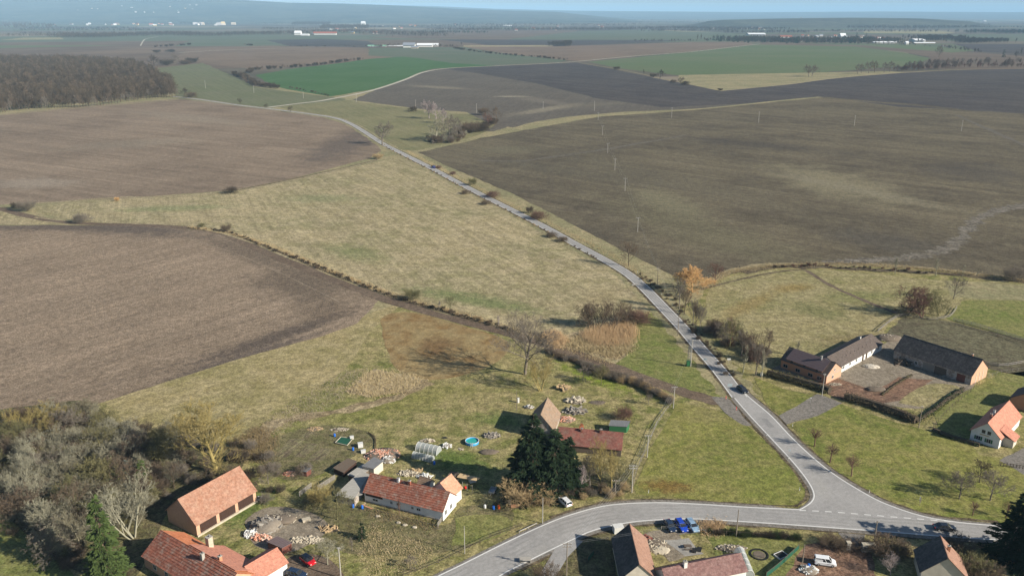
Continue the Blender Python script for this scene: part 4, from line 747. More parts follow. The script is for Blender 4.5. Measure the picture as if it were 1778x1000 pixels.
# forest at the left: front row trees are things, the mass behind is one object
fa, fb = (-8, 197), (312, 170)
for i in range(64):
    t = (i+.5)/64; x = fa[0]+(fb[0]-fa[0])*t; y = fa[1]+(fb[1]-fa[1])*t-2.5*math.sin(t*9)+rng.uniform(-1.2, .8)
    tree(x, y, 21*rng.uniform(.8, 1.15)*(1-.2*t), rng.choice(['far2', 'far', 'dmid']), rng.choice(['forest', 'brown', 'forest', 'grey']), f'bare brown tree, {nth(i+1)} from the left in the front row of the wood', 'forest_tree', 'tree', 'front trees of the wood', rng.uniform(.75, 1.05))
def scatter(name, pts, scl, label, protos, mats, kind='stuff'):
    srcs = []
    for pn, mt in zip(protos, mats):
        tr, cr = PR[pn]; Va = np.zeros(len(tr.vertices)*3, np.float32); tr.vertices.foreach_get('co', Va); Vb = np.zeros(len(cr.vertices)*3, np.float32); cr.vertices.foreach_get('co', Vb)
        fa_ = [tuple(p.vertices) for p in tr.polygons]; n0 = len(tr.vertices); fb_ = [tuple(v+n0 for v in p.vertices) for p in cr.polygons]
        me = bpy.data.meshes.new(pn+'_instance'); me.from_pydata(np.concatenate([Va.reshape(-1, 3), Vb.reshape(-1, 3)]).tolist(), [], fa_+fb_); me.update(); me.materials.append(bark[mt])
        srcs.append(bpy.data.objects.new(pn+'_instance', me))
    me = bpy.data.meshes.new(name); me.from_pydata([tuple(p) for p in pts], [], []); 
    for an, vals in (('sc', scl), ('rt', [rng.uniform(0, 6.28) for _ in pts])):
        at = me.attributes.new(an, 'FLOAT', 'POINT'); at.data.foreach_set('value', vals)
    o = bpy.data.objects.new(name, me); COL.objects.link(o)
    ng = bpy.data.node_groups.new(name, 'GeometryNodeTree'); ng.interface.new_socket('Geometry', in_out='INPUT', socket_type='NodeSocketGeometry'); ng.interface.new_socket('Geometry', in_out='OUTPUT', socket_type='NodeSocketGeometry')
    nd = ng.nodes; gi = nd.new('NodeGroupInput'); go = nd.new('NodeGroupOutput'); ip = nd.new('GeometryNodeInstanceOnPoints'); jn = nd.new('GeometryNodeJoinGeometry')
    for s_ in srcs:
        oi = nd.new('GeometryNodeObjectInfo'); oi.inputs[0].default_value = s_; oi.inputs['As Instance'].default_value = True; ng.links.new(oi.outputs['Geometry'], jn.inputs[0])
    ip.inputs['Pick Instance'].default_value = True
    ri_ = nd.new('FunctionNodeRandomValue'); ri_.data_type = 'INT'; ri_.inputs[4].default_value = 0; ri_.inputs[5].default_value = len(srcs)-1
    a1 = nd.new('GeometryNodeInputNamedAttribute'); a1.inputs['Name'].default_value = 'sc'; a2 = nd.new('GeometryNodeInputNamedAttribute'); a2.inputs['Name'].default_value = 'rt'
    cx = nd.new('ShaderNodeCombineXYZ'); L = ng.links.new
    L(gi.outputs[0], ip.inputs['Points']); L(jn.outputs[0], ip.inputs['Instance']); L(ri_.outputs[2], ip.inputs['Instance Index']); L(a1.outputs[0], ip.inputs['Scale']); L(a2.outputs[0], cx.inputs[2]); L(cx.outputs[0], ip.inputs['Rotation']); L(ip.outputs[0], go.inputs[0])
    mod = o.modifiers.new('scatter', 'NODES'); mod.node_group = ng
    return tag(o, label, None, None, kind)
def inpoly(x, y, poly):
    c = False; j = len(poly)-1
    for i in range(len(poly)):
        if (poly[i][1] > y) != (poly[j][1] > y) and x < (poly[j][0]-poly[i][0])*(y-poly[i][1])/(poly[j][1]-poly[i][1])+poly[i][0]: c = not c
        j = i
    return c
def fill(poly_px, spacing, jit=.45, hmin=12, hmax=18, maxn=9000):
    W = [P(*p) for p in poly_px]; x0, x1 = min(p[0] for p in W), max(p[0] for p in W); y0, y1 = min(p[1] for p in W), max(p[1] for p in W)
    pts = []; y = y0
    while y < y1:
        x = x0
        while x < x1:
            px, py = x+rng.uniform(-jit, jit)*spacing, y+rng.uniform(-jit, jit)*spacing
            if inpoly(px, py, W): pts.append((px, py, 0))
            x += spacing
        y += spacing
    if len(pts) > maxn: pts = rng.sample(pts, maxn)
    return pts, [rng.uniform(hmin, hmax) for _ in pts]
p_, s_ = fill([(-30, 748), (100, 716), (160, 712), (215, 752), (300, 775), (330, 800), (290, 850), (250, 900), (160, 975), (120, 975), (60, 925), (0, 880), (-30, 870)], 2.6, hmin=2.2, hmax=5.0)
UNDER = (p_, s_)
scatter('undergrowth', *UNDER, 'olive grey undergrowth between the scrub trees', ['scrub', 'shrub', 'scrub2', 'shrub2'], ['solive', 'sgrey', 'silver', 'brown'])
p_, s_ = fill([(-60, 200), (0, 195), (160, 180), (305, 167), (300, 150), (270, 130), (230, 114), (150, 107.5), (60, 106.5), (-160, 106)], 9.5, hmin=10, hmax=20)
scatter('forest', p_, s_, 'dense leafless brown wood on the left', ['far', 'far2', 'far', 'dmid'], ['forest', 'brown', 'dark', 'forest'])
def hedge_row(name, px, label, spacing, hmin, hmax, mats=('dark', 'brown'), protos=('shrub', 'far'), wid=4):
    W = wline(px, 8); pts = []
    for a, b in zip(W, W[1:]):
        L = math.dist(a, b); n = L/spacing; k = int(n)+(rng.random() < n-int(n))
        for i in range(k): t = rng.random(); pts.append((a[0]+(b[0]-a[0])*t+rng.uniform(-wid, wid), a[1]+(b[1]-a[1])*t+rng.uniform(-wid, wid), 0))
    return scatter(name, pts, [rng.uniform(hmin, hmax) for _ in pts], label, protos, mats)
hedge_row('hedgerow', [(404, 130), (425, 137), (445, 149), (470, 152), (490, 154)], 'dark hedgerow at the left tip of the green wheat', 5, 4, 9, wid=6)
hedge_row('hedgerow', [(430, 128), (445, 122), (480, 120), (540, 115), (600, 108), (628, 105)], 'dark hedgerow along the upper edge of the green wheat', 6, 4, 9, wid=5)
hedge_row('hedgerow', [(785, 84), (830, 91), (889, 97), (940, 101), (985, 106)], 'row of bushes between far brown and green fields', 11, 4, 8, wid=3)
hedge_row('hedgerow', [(1560, 124), (1610, 121), (1660, 118), (1720, 117.5), (1850, 117)], 'long purple brown hedge line at the right edge', 3.2, 6, 14, mats=('brown', 'red'), protos=('far', 'far2'), wid=9)
hedge_row('hedgerow', [(1570, 121), (1640, 114), (1700, 112), (1850, 113)], 'second hedge line behind the right one', 5, 8, 17, mats=('grey', 'brown'), protos=('far', 'far2'), wid=14)
hedge_row('hedgerow', [(500, 152), (540, 160), (575, 168)], 'thin bushes along the lower edge of the green wheat', 14, 1.5, 3.5, protos=('shrub', 'shrub2'), wid=2)
hedge_row('hedgerow', [(262, 83), (290, 81.5), (330, 79)], 'bush row on the left plateau', 18, 7, 11, wid=5)
hedge_row('hedgerow', [(420, 79.5), (455, 80)], 'small bush row behind the white track', 14, 6, 9, wid=5)
hedge_row('ditch_brush', [(330, 396), (390, 403), (440, 420), (520, 451), (600, 483), (700, 520), (780, 542), (860, 565), (890, 575)], 'dark brush filling the ditch along the dirt track', 1.1, .5, 1.5, mats=('dark', 'brown', 'straw'), protos=('shrub', 'shrub2', 'shrub'), wid=1.3)
hedge_row('ditch_brush', [(1340, 463), (1420, 463), (1500, 467), (1620, 474)], 'reddish brown brush in the right ditch', 2.0, .6, 1.6, mats=('red', 'dark'), protos=('shrub', 'shrub2'), wid=2)
hedge_row('verge_brush', [(665, 252), (700, 272), (750, 297), (800, 325), (850, 352), (900, 377), (950, 403), (1000, 431), (1040, 452)], 'low brush along the left verge of the main road', 2.4, .2, 1.2, mats=('brown', 'straw'), protos=('shrub', 'shrub2'), wid=1)
hedge_row('verge_brush', [(1100, 470), (1140, 500), (1170, 525), (1205, 575), (1240, 612), (1270, 655)], 'low brush along the right verge below the bend', 2.4, .5, 1.8, mats=('brown', 'dark'), protos=('shrub', 'shrub2'), wid=1.5)
hedge_row('bare_hedge', [(1010, 640), (1050, 655), (1100, 668), (1150, 690), (1165, 700)], 'leafless brown hedge along the dirt track near the junction', .55, 1.6, 2.6, mats=('grey', 'straw'), protos=('shrub', 'shrub2'), wid=.9)
hedge_row('bare_hedge', [(950, 612), (1000, 630), (1060, 650), (1090, 662)], 'dark hedge below the reed pond track', .6, 1.2, 2.2, mats=('brown', 'grey'), protos=('shrub', 'shrub2'), wid=1.0)
hedge_row('thicket', [(1235, 570), (1262, 588), (1290, 612), (1320, 628), (1345, 630)], 'bare undergrowth of the roadside thicket', 1.0, 2, 5, mats=('brown', 'grey', 'red'), protos=('shrub', 'shrub2', 'scrub'), wid=5)
hedge_row('thicket', [(900, 866), (960, 862), (1000, 858), (1080, 856)], 'dry brush strip above the lower road', .8, 1, 2.2, mats=('brown', 'straw', 'grey'), protos=('shrub', 'shrub2', 'shrub'), wid=2)
hedge_row('thicket', [(1230, 925), (1290, 930), (1350, 934), (1390, 938)], 'dark clipped garden hedge below the lower road', .8, 1.0, 1.8, mats=('thuja', 'dark'), protos=('shrub2', 'shrub'), wid=.5)
hedge_row('thicket', [(745, 243), (770, 249), (795, 240), (800, 224)], 'bare brush at the foot of the stream willows', 1.6, 2, 7, mats=('grey', 'brown', 'lichen'), protos=('scrub', 'shrub', 'dmid'), wid=7)
hedge_row('thicket', [(808, 232), (835, 226), (860, 210)], 'brown brush row right of the stream willows', 2.2, 2, 6, mats=('brown', 'dark'), protos=('scrub', 'shrub'), wid=5)
hedge_row('thicket', [(20, 880), (80, 925), (130, 975)], 'shaded brush at the lower rim of the left scrub', 2.0, 2, 4, mats=('dark', 'grey', 'brown'), protos=('shrub', 'scrub', 'shrub2'), wid=5)
for a_ in ([(200, 752), (300, 770), (340, 790)], [(300, 800), (360, 830), (300, 850)], [(420, 790), (460, 820), (500, 850)]):
    hedge_row('thicket', a_, ['brown bramble thicket above the left scrub path', 'bramble thicket around the yellow lichened tree', 'bramble thicket right of the brick barn'][[200, 300, 420].index(a_[0][0])], 1.3, 1.5, 3.5, mats=('dark', 'brown', 'grey'), protos=('shrub', 'scrub2', 'shrub2'), wid=6)
# reeds, tall grass: blades as real geometry
def blades(name, poly_px, n, h0, h1, wd, m, label, lean=.25, line=None, lw=1.0):
    rr = np.random.default_rng(n); 
    if poly_px:
        W = [P(*p) for p in poly_px]; x0, x1 = min(p[0] for p in W), max(p[0] for p in W); y0, y1 = min(p[1] for p in W), max(p[1] for p in W); pts = []
        while len(pts) < n:
            x, y = rng.uniform(x0, x1), rng.uniform(y0, y1)
            if inpoly(x, y, W): pts.append((x+rng.gauss(0, .9), y+rng.gauss(0, 1.1)))
    else:
        W = wline(line, 8); cu = [0]
        for a, b in zip(W, W[1:]): cu.append(cu[-1]+math.dist(a, b))
        pts = []
        for s in np.sort(rr.uniform(0, cu[-1], n)):
            i = min(int(np.searchsorted(cu, s)), len(W)-1); i = max(i, 1); t = (s-cu[i-1])/max(cu[i]-cu[i-1], 1e-6); pts.append((W[i-1][0]+(W[i][0]-W[i-1][0])*t+rr.normal(0, lw), W[i-1][1]+(W[i][1]-W[i-1][1])*t+rr.normal(0, lw)))
    C_ = np.array(pts); n = len(C_); C_ = np.c_[C_, np.zeros(n)]; a = rr.uniform(0, 6.28, n); sd_ = np.c_[np.cos(a), np.sin(a), np.zeros(n)]
    h = rr.uniform(h0, h1, n)[:, None]; tip = C_+np.c_[rr.normal(0, lean, n), rr.normal(0, lean, n), np.ones(n)]*h; wv = wd*rr.uniform(.6, 1.4, n)[:, None]
    s2 = np.c_[-np.sin(a), np.cos(a), np.zeros(n)]
    V = np.stack([C_-sd_*wv, C_+sd_*wv, tip, C_-s2*wv, C_+s2*wv, tip], 1).reshape(-1, 3); me = mesh_np(name, V, np.arange(len(V)).reshape(-1, 3), m)
    return tag(part(name, me, None, None), label, None, None, 'stuff')
reed = surf('reed_straw', (.72, .56, .36), (.56, .42, .26), .6, .9, spec=.05); pale = surf('bleached_straw', (.58, .48, .30), (.42, .34, .19), .5, .9, spec=.05); greystraw = surf('grey_straw', (.40, .345, .25), (.28, .235, .165), .5, .9, spec=.05); browng = surf('brown_stalks', (.30, .23, .13), (.20, .155, .085), .5, .9, spec=.05)
blades('reeds', catmull([(1008, 582), (1030, 571), (1060, 566), (1090, 561), (1102, 570), (1104, 585), (1090, 598), (1060, 603), (1025, 598), (1008, 582)], 4), 4200, 1.0, 2.7, .065, reed, 'dense stand of tall straw coloured reeds by the pond', .12)
blades('reeds', [(945, 582), (968, 580), (982, 594), (966, 604), (950, 598)], 2600, 1.2, 2.4, .08, reed, 'smaller clump of reeds left of the pond', .2)
blades('sedge', [(965, 594), (1010, 585), (1100, 590), (1098, 610), (1065, 622), (1020, 612)], 5200, .4, 1.1, .12, pale, 'tangled bleached sedge tussocks at the pond rim', .8)
blades('tall_grass', [(640, 645), (690, 648), (742, 660), (700, 682), (650, 690), (605, 680)], 3600, .3, .9, .10, pale, 'matted pale grass below the brown patch', .8)
blades('tall_grass', [(450, 740), (520, 690), (600, 645), (640, 640), (590, 700), (500, 740), (460, 780)], 2600, .2, .6, .08, greystraw, 'rough pale grass ridge leading down to the garden', .6)
blades('tall_grass', [(400, 770), (450, 740), (480, 760), (470, 800), (420, 800)], 2500, .4, 1.0, .08, browng, 'brown weeds left of the vegetable beds', .5)
blades('tall_grass', None, 7000, .3, .8, .09, pale, 'bleached grass along the pond side of the track', .5, line=[(330, 394), (440, 417), (600, 480), (700, 517), (860, 562), (960, 598), (1060, 632)], lw=1.1)
blades('tall_grass', None, 4200, .3, .9, .10, pale, 'bleached grass along the right verge of the main road', .5, line=[(705, 262), (800, 312), (900, 362), (1000, 412), (1080, 455), (1130, 495)], lw=1.4)
blades('tall_grass', None, 5000, .3, .9, .11, pale, 'bleached grass along the upper right ditch', .5, line=[(1220, 500), (1280, 470), (1440, 459), (1620, 469), (1790, 490)], lw=1.6)
blades('tall_grass', [(650, 882), (700, 890), (760, 908), (740, 922), (700, 908), (645, 896)], 700, .3, .8, .06, browng, 'dead stalks in front of the white house', .5)
blades('tall_grass', [(640, 910), (760, 950), (730, 990), (650, 1000), (620, 960)], 3500, .15, .4, .06, pale, 'dry grass slope below the white house', .6)
blades('tall_grass', [(1215, 910), (1255, 908), (1250, 925), (1220, 925)], 1400, .3, .9, .06, reed, 'straw tussocks right of the parked cars', .5)
# ------------------------------------------------------------------ building materials
B = {}
B['orange'] = tile_mat('orange_clay_tile', (.50, .185, .085), (.40, .14, .07), (.56, .22, .11))
B['redtile'] = tile_mat('red_clay_tile', (.33, .12, .075), (.25, .09, .06), (.17, .075, .055), .75, (.25, .20, .165))
B['oldred'] = tile_mat('old_red_tile', (.27, .105, .08), (.20, .08, .065), (.15, .075, .06), .65, (.17, .125, .10))
B['barn'] = tile_mat('weathered_pink_tile', (.34, .175, .115), (.27, .14, .095), (.37, .22, .16), .3, (.30, .24, .18))
B['peach'] = tile_mat('pale_orange_tile', (.48, .27, .18), (.42, .23, .15), (.50, .30, .20), .1)
B['tanroof'] = tile_mat('tan_weathered_tile', (.27, .19, .13), (.21, .15, .105), (.30, .21, .15), .6, (.18, .155, .13))
B['salmon'] = tile_mat('salmon_roof', (.47, .215, .15), (.43, .195, .135), (.46, .21, .15))
B['brownroof'] = tile_mat('brown_concrete_tile', (.12, .098, .085), (.105, .085, .075), (.13, .105, .092))
B['slate'] = tile_mat('dark_grey_tile', (.075, .07, .068), (.045, .042, .042), (.11, .10, .095), .5, (.13, .12, .11))
B['purple'] = tile_mat('purplish_brown_tile', (.21, .115, .105), (.15, .085, .08), (.24, .145, .13), .5, (.26, .18, .16))
B['darkbrown'] = tile_mat('brown_clay_tile', (.30, .175, .125), (.22, .13, .095), (.33, .20, .15), .3, (.18, .12, .09))
B['white'] = surf('white_plaster', (.70, .69, .66), (.58, .57, .54), .7, .85, .1)
B['cream'] = surf('cream_plaster', (.55, .50, .42), (.42, .38, .32), .8, .9, .2)
B['dirtyplaster'] = surf('flaking_plaster', (.40, .37, .33), (.22, .17, .14), 1.2, .95, .4, amp=.25)
B['brick'] = surf('orange_brick', (.46, .23, .13), (.36, .18, .105), 2.2, .95, .3)
B['palebrick'] = surf('pale_orange_brick', (.52, .33, .22), (.42, .26, .18), 1.6, .95, .3)
B['wood'] = surf('weathered_boards', (.14, .11, .085), (.085, .066, .05), 2, .9, .3, stretch=(6, 6, .6))
B['darkwood'] = surf('dark_brown_boards', (.052, .028, .020), (.036, .020, .015), 2, .8, .2, stretch=(8, 8, .5))
B['greywood'] = surf('grey_boards', (.27, .25, .22), (.17, .155, .135), 2, .9, .3, stretch=(6, 6, .8))
B['paleWood'] = surf('new_timber', (.50, .37, .21), (.40, .29, .17), 2, .85)
B['glass'] = surf('window_glass', (.025, .03, .035), (.02, .022, .026), 1, .08, spec=.6)
B['frame'] = surf('white_frame', (.62, .62, .60), None, 3, .6)
B['green'] = surf('green_painted_boards', (.030, .135, .055), (.022, .10, .042), 2, .7, .2, stretch=(5, 5, .6))
B['felt'] = surf('grey_roofing_felt', (.17, .175, .185), (.12, .125, .13), 1, .9, .3)
B['sheet'] = surf('brown_sheet_metal', (.12, .088, .088), (.10, .072, .075), 1.5, .5, .1, spec=.4)
B['rust'] = surf('rust_brown_metal', (.17, .062, .045), (.12, .048, .038), 1.5, .7, .2)
B['eternit'] = surf('grey_fibre_sheet', (.36, .35, .32), (.25, .24, .215), .8, .9, .3, stretch=(1, 5, 1))
B['concrete'] = surf('grey_concrete', (.36, .34, .30), (.27, .255, .23), 1.5, .9, .2)
B['pole'] = surf('concrete_pole', (.42, .40, .36), (.32, .30, .27), 2, .9)
B['woodpole'] = surf('wooden_pole', (.26, .22, .175), (.18, .15, .115), 2, .9)
B['steel'] = surf('galvanised_steel', (.42, .43, .44), (.34, .35, .36), 2, .45, spec=.5, metal=.5)
B['insul'] = surf('white_ceramic', (.6, .58, .54), None, 2, .3)
B['black'] = surf('black_rubber', (.018, .018, .018), None, 2, .7)
B['blue'] = surf('blue_plastic', (.02, .14, .55), (.015, .11, .45), 2, .4, spec=.4)
B['poolblue'] = surf('pool_liner_blue', (.04, .30, .62), None, 2, .4)
B['water'] = surf('pool_water', (.03, .36, .30), (.025, .28, .25), .8, .08, spec=.5)
B['whitep'] = surf('white_plastic', (.62, .62, .60), (.48, .48, .46), 2, .5)
B['red'] = surf('red_plastic', (.60, .03, .02), None, 2, .5)
B['orangep'] = surf('orange_plastic', (.75, .12, .02), None, 2, .5)
B['sign'] = surf('sign_blue_grey', (.35, .42, .45), None, 2, .4)
B['dirt'] = surf('heaped_soil', (.17, .14, .11), (.10, .08, .06), 1.5, .98, .6)
B['ash'] = surf('grey_brush_heap', (.24, .21, .17), (.15, .125, .10), 1.8, .98, .6)
B['stone'] = surf('pale_stone', (.48, .43, .34), (.33, .29, .22), 1.2, .95, .3)
B['brickbit'] = surf('broken_brick', (.48, .20, .12), (.55, .40, .32), 1.0, .95, .2, amp=.2)
B['net'] = surf('green_windbreak_net', (.015, .085, .05), (.01, .06, .038), 3, .8)
B['gold'] = surf('yellow_logs', (.42, .31, .17), (.28, .20, .12), 1.5, .9)
pf = NT('tunnel_film'); pf.b.inputs['Base Color'].default_value = (.50, .54, .56, 1); pf.b.inputs['Roughness'].default_value = .35; pf.b.inputs['Alpha'].default_value = .5; B['film'] = pf.m
PAINT = {}
def paint(n, c, metal=0.0):
    m = surf('car_paint_'+n, c, tuple(x*.93 for x in c), .5, .22, spec=.6, metal=metal); m.node_tree.nodes['Principled BSDF'].inputs['Coat Weight'].default_value = .6; PAINT[n] = m
paint('white', (.72, .73, .74)); paint('red', (.55, .010, .018)); paint('black', (.012, .014, .02)); paint('darkblue', (.015, .028, .06)); paint('blue', (.012, .055, .42)); paint('lightblue', (.28, .42, .56), .2)

# ------------------------------------------------------------------ building parts
def roof_slope(parent, p0, p1, p2, p3, m, course=.36, lip=.045, th=.09, name='roof_slope'):
    p0, p1, p2, p3 = map(Vector, (p0, p1, p2, p3)); n = (p1-p0).cross(p3-p0).normalized()
    if n.z < 0: n = -n
    k = max(2, int((p3-p0).length/course)); mb = MB()
    for i in range(k):
        a = i/k; b = (i+1)/k; l0 = p0.lerp(p3, a); r0 = p1.lerp(p2, a); l1 = p0.lerp(p3, b); r1 = p1.lerp(p2, b)
        mb.quad(l0+n*lip, r0+n*lip, r1+n*.005, l1+n*.005); mb.quad(l0, r0, r0+n*lip, l0+n*lip)
    mb.quad(p0-n*th, p3-n*th, p2-n*th, p1-n*th); mb.quad(p0-n*th, p1-n*th, p1, p0); mb.quad(p1-n*th, p2-n*th, p2, p1); mb.quad(p3-n*th, p0-n*th, p0, p3); mb.quad(p2-n*th, p3-n*th, p3, p2)
    return mb.build(name, m, parent)
class Bld: pass
def gable(name, label, A, Bp, rA, rB, he, pitch, wall, roof, L=None, lip=.045, eo=.4, go=.25, w=None, cat='house', x0=0.0, gmat=None, backroof=None, course=.36, ridge=True, w2=None):
    a = P3(*A, he); b = P3(*Bp, he); d = (b-a); LL = d.length; d.normalize(); n = Vector((-d.y, d.x, 0)); hr = he+2
    if w is None:
        for _ in range(40):
            ws = [abs((P3(*q, hr)-a).dot(n)) for q in (rA, rB)]; w_ = sum(ws)/2; hr = .5*hr+.5*(he+w_*math.tan(R(pitch)))
        w = w_
    hr = he+w*math.tan(R(pitch)); L = L or LL; w2 = w2 or 2*w; he2 = hr-(w2-w)*math.tan(R(pitch))
    E = empty(name, (a.x+d.x*x0, a.y+d.y*x0, 0), math.atan2(d.y, d.x)); tag(E, label, cat)
    T = math.tan(R(pitch)); hw = he+eo*T-.12
    prof = [(eo, -.1), (w2-eo, -.1), (w2-eo, he2+eo*T-.12), (w, hr-.13), (eo, hw)]
    mb = MB(); k = 5; xa, xb = go, L-go
    mb.v = [(xa, y, z) for y, z in prof]+[(xb, y, z) for y, z in prof]
    mb.f = [(0, 4, 3, 2, 1), (5, 6, 7, 8, 9)]+[(i, (i+1) % 5, 5+(i+1) % 5, 5+i) for i in range(5)]
    wl = mb.build('wall', wall, E)
    if gmat:
        g_ = MB(); g_.prism([(xb, eo+.02), (xb+.04, eo+.02), (xb+.04, w2-eo-.02), (xb, w2-eo-.02)], 0, .1); g_ = MB()
        for xx in (xb+.03,): g_.v = [(xx, y, max(z, 0)) for y, z in prof]; g_.f = [(0, 1, 2, 3, 4)]
        g2 = MB(); g2.v = [(xb+.002, y, z) for y, z in prof]+[(xb+.04, y, z) for y, z in prof]; g2.f = [(0, 4, 3, 2, 1), (5, 6, 7, 8, 9)]+[(i, (i+1) % 5, 5+(i+1) % 5, 5+i) for i in range(5)]
        g2.build('gable_wall', gmat, E)
    roof_slope(E, (0, 0, he), (L, 0, he), (L, w, hr), (0, w, hr), roof, course, lip)
    roof_slope(E, (L, w2, he2), (0, w2, he2), (0, w, hr), (L, w, hr), backroof or roof, course)
    if ridge:
        rb_ = MB(); [rb_.bar((L*i/int(L*1.2+1), w, hr+.01), (L*(i+1)/int(L*1.2+1)+.05, w, hr+.01), .12, 6, .10) for i in range(int(L*1.2+1))]; rb_.build('ridge_cap', roof, E)
    s = Bld(); s.E = E; s.L = L; s.w = w; s.w2 = w2; s.he = he; s.hr = hr; s.eo = eo; s.go = go; s.T = T; return s
def opening(b, side, u, z, wd, h, kind='window', m=None, panes=1, label=None, fm=None):
    if side == 'front': o = Vector((u, b.eo, z)); X_ = Vector((1, 0, 0)); N_ = Vector((0, -1, 0))
    elif side == 'right': o = Vector((b.L-b.go+(.05), u, z)); X_ = Vector((0, 1, 0)); N_ = Vector((1, 0, 0))
    elif side == 'left': o = Vector((b.go, u, z)); X_ = Vector((0, -1, 0)); N_ = Vector((-1, 0, 0))
    else: o = Vector((u, b.w2-b.eo, z)); X_ = Vector((-1, 0, 0)); N_ = Vector((0, 1, 0))
    Mx = Matrix((( X_.x, N_.x, 0, o.x), (X_.y, N_.y, 0, o.y), (0, 0, 1, o.z), (0, 0, 0, 1)))
    fr = MB(); t = .09
    for q in ((-wd/2, wd/2, -.02, .06, -t, 0), (-wd/2, wd/2, -.02, .06, h, h+t), (-wd/2-t, -wd/2, -.02, .06, -t, h+t), (wd/2, wd/2+t, -.02, .06, -t, h+t)): fr.box(*q, Mx)
    if kind == 'window':
        for i in range(1, panes+1): x = -wd/2+wd*i/(panes+1); fr.box(x-.03, x+.03, 0, .05, 0, h, Mx)
    f = fr.build(kind, fm or (B['frame'] if kind == 'window' else B['wood']), b.E)
    if label: f['label'] = label
    p = MB().box(-wd/2, wd/2, .004, .03, 0, h, Mx).build('pane' if kind == 'window' else 'door_leaf', m or (B['glass'] if kind == 'window' else B['darkwood']), f)
    return f
def chimney(b, u, y, top, m, s=.5, label=None):
    z0 = b.he+(y if y < b.w else b.w2-y)*b.T-.3; c = MB().box(u-s/2, u+s/2, y-s/2, y+s/2, z0, b.hr+top).build('chimney', m, b.E)
    MB().box(u-s/2-.07, u+s/2+.07, y-s/2-.07, y+s/2+.07, b.hr+top, b.hr+top+.12).build('chimney_cap', B['concrete'], c); MB().bar((u, y, b.hr+top+.12), (u, y, b.hr+top+.4), .1, 6).build('flue', B['black'], c)
    return c
def planks(parent, x0, x1, y, z0, z1, m, n, name='plank', ax='x'):
    me = None
    for i in range(n):
        a = x0+(x1-x0)*i/n; b_ = x0+(x1-x0)*(i+1)/n-.02
        if me is None: me = MB().box(0, b_-a, -.03, .0, 0, z1-z0).mesh(name)
        o = bpy.data.objects.new(name, me); link(o, parent, m); o.location = (a, y-(.01 if i % 2 else 0), z0)
        if ax == 'y': o.rotation_euler.z = math.pi/2; o.location = (y+(.01 if i % 2 else 0), a, z0)

# brick barn with three dark gates
b = gable('barn', 'big brick barn with pinkish weathered tile roof and three dark wooden gates', (340.5, 913.7), (447, 852), (308, 868), (415.3, 808), 3.0, 41, B['palebrick'], B['barn'], cat='barn')
Lb = b.L-2*b.go
for i in range(3):
    g0 = b.go+.9+i*(Lb-.9)/3; g1 = b.go+(i+1)*(Lb-.9)/3+.05
    gt = MB().box(g0, g1, b.eo-.05, b.eo+.02, .55, 2.85).build('gate', B['darkwood'], b.E); planks(gt, g0+.03, g1-.03, b.eo-.052, .6, 2.8, B['darkwood'], 9)
MB().box(b.go-.1, b.L-b.go+.1, b.eo-.35, b.eo-.01, -.1, .5).build('plinth', B['stone'], b.E)
# orange roofed house at the bottom left
b = gable('house', 'long house with bright orange tile roof and two chimneys at the lower left', (244.7, 965.4), (302, 1000), (276.7, 918.6), (310.5, 938), 2.8, 34, B['palebrick'], B['redtile'], L=25, backroof=B['orange'], course=.55, lip=.12)  # near slope's shade painted as darker red tile, sunlit far slope brighter orange
hB = b
for u, y, t, m in ((15.2, b.w-.7, .9, B['concrete']), (18.6, b.w+.9, .7, B['brick'])): chimney(b, u, y, t, m, .65)
chimney(b, 10.2, b.w2-.7, -.2, B['stone'], 1.1)
opening(b, 'front', 4, 1.0, 1.0, 1.1); opening(b, 'front', 8, 1.0, 1.0, 1.1); opening(b, 'left', b.w+1, 1.0, 1.0, 1.1); opening(b, 'front', 12, 1.0, 1.0, 1.1)
x_ = roof_slope(b.E, (9.3, b.w2+3.2, b.hr-1.0-(b.w2+3.2-b.w)*b.T*.72), (24, b.w2+3.2, b.hr-1.0-(b.w2+3.2-b.w)*b.T*.72), (24, b.w+.4, b.hr+.05), (9.3, b.w+.4, b.hr+.05), B['salmon'], name='annex_roof')
MB().prism([(9.6, b.w2-.6), (23.7, b.w2-.6), (23.7, b.w2+2.8), (9.6, b.w2+2.8)], 0, [b.he-.2, b.he-.2, 1.2, 1.2]).build('annex_wall', B['white'], b.E)
b = gable('house', 'small orange roofed outbuilding beside the long orange roof at the bottom', (478, 974), (506, 1018), (467, 968.5), (440, 990), 2.6, 30, B['white'], B['salmon'], L=8, w=3.6, cat='outbuilding')
# move/rotate so that its ridge runs towards the camera
b.E.location = (*P(447, 1030), 0); b.E.rotation_euler.z = R(-38+90)
# white house
b = gable('house', 'long low white house with patchy red tile roof and two chimneys', (629.5, 854.8), (769.2, 889.8), (643.9, 820.2), (783.5, 855.2), 2.6, 40, B['white'], B['redtile'], course=.5, lip=.10)
hC = b
for u, m in ((7.9, B['white']), (10.9, B['redtile'])): chimney(b, u, b.w-.35, .65, m, .55)
for u, wd in ((7.6, .55), (9.3, .55), (13.2, .5), (14.8, .9)): opening(b, 'front', u, 1.25, wd, .6)
for u in (1.7, 4.3): opening(b, 'right', u, 1.1, .8, 1.1)
opening(b, 'front', 3.2, .9, 1.3, .5); MB().box(.5, 5.2, b.eo-.06, b.eo-.01, 1.75, 2.65).build('timber_lintel', B['darkwood'], b.E)
MB().box(b.go, b.L-b.go+.05, b.eo-.08, b.eo-.005, -.1, .35).build('plinth', B['concrete'], b.E)
w_ = gable('house_wing', 'pale orange tiled cross wing at the right end of the long white house', (785.2, 864.1), (804.6, 847.2), (757.4, 847.2), (780.2, 821.9), 2.9, 41, B['white'], B['peach'], cat='house')
opening(w_, 'front', 1.6, 1.2, .8, 1.0)
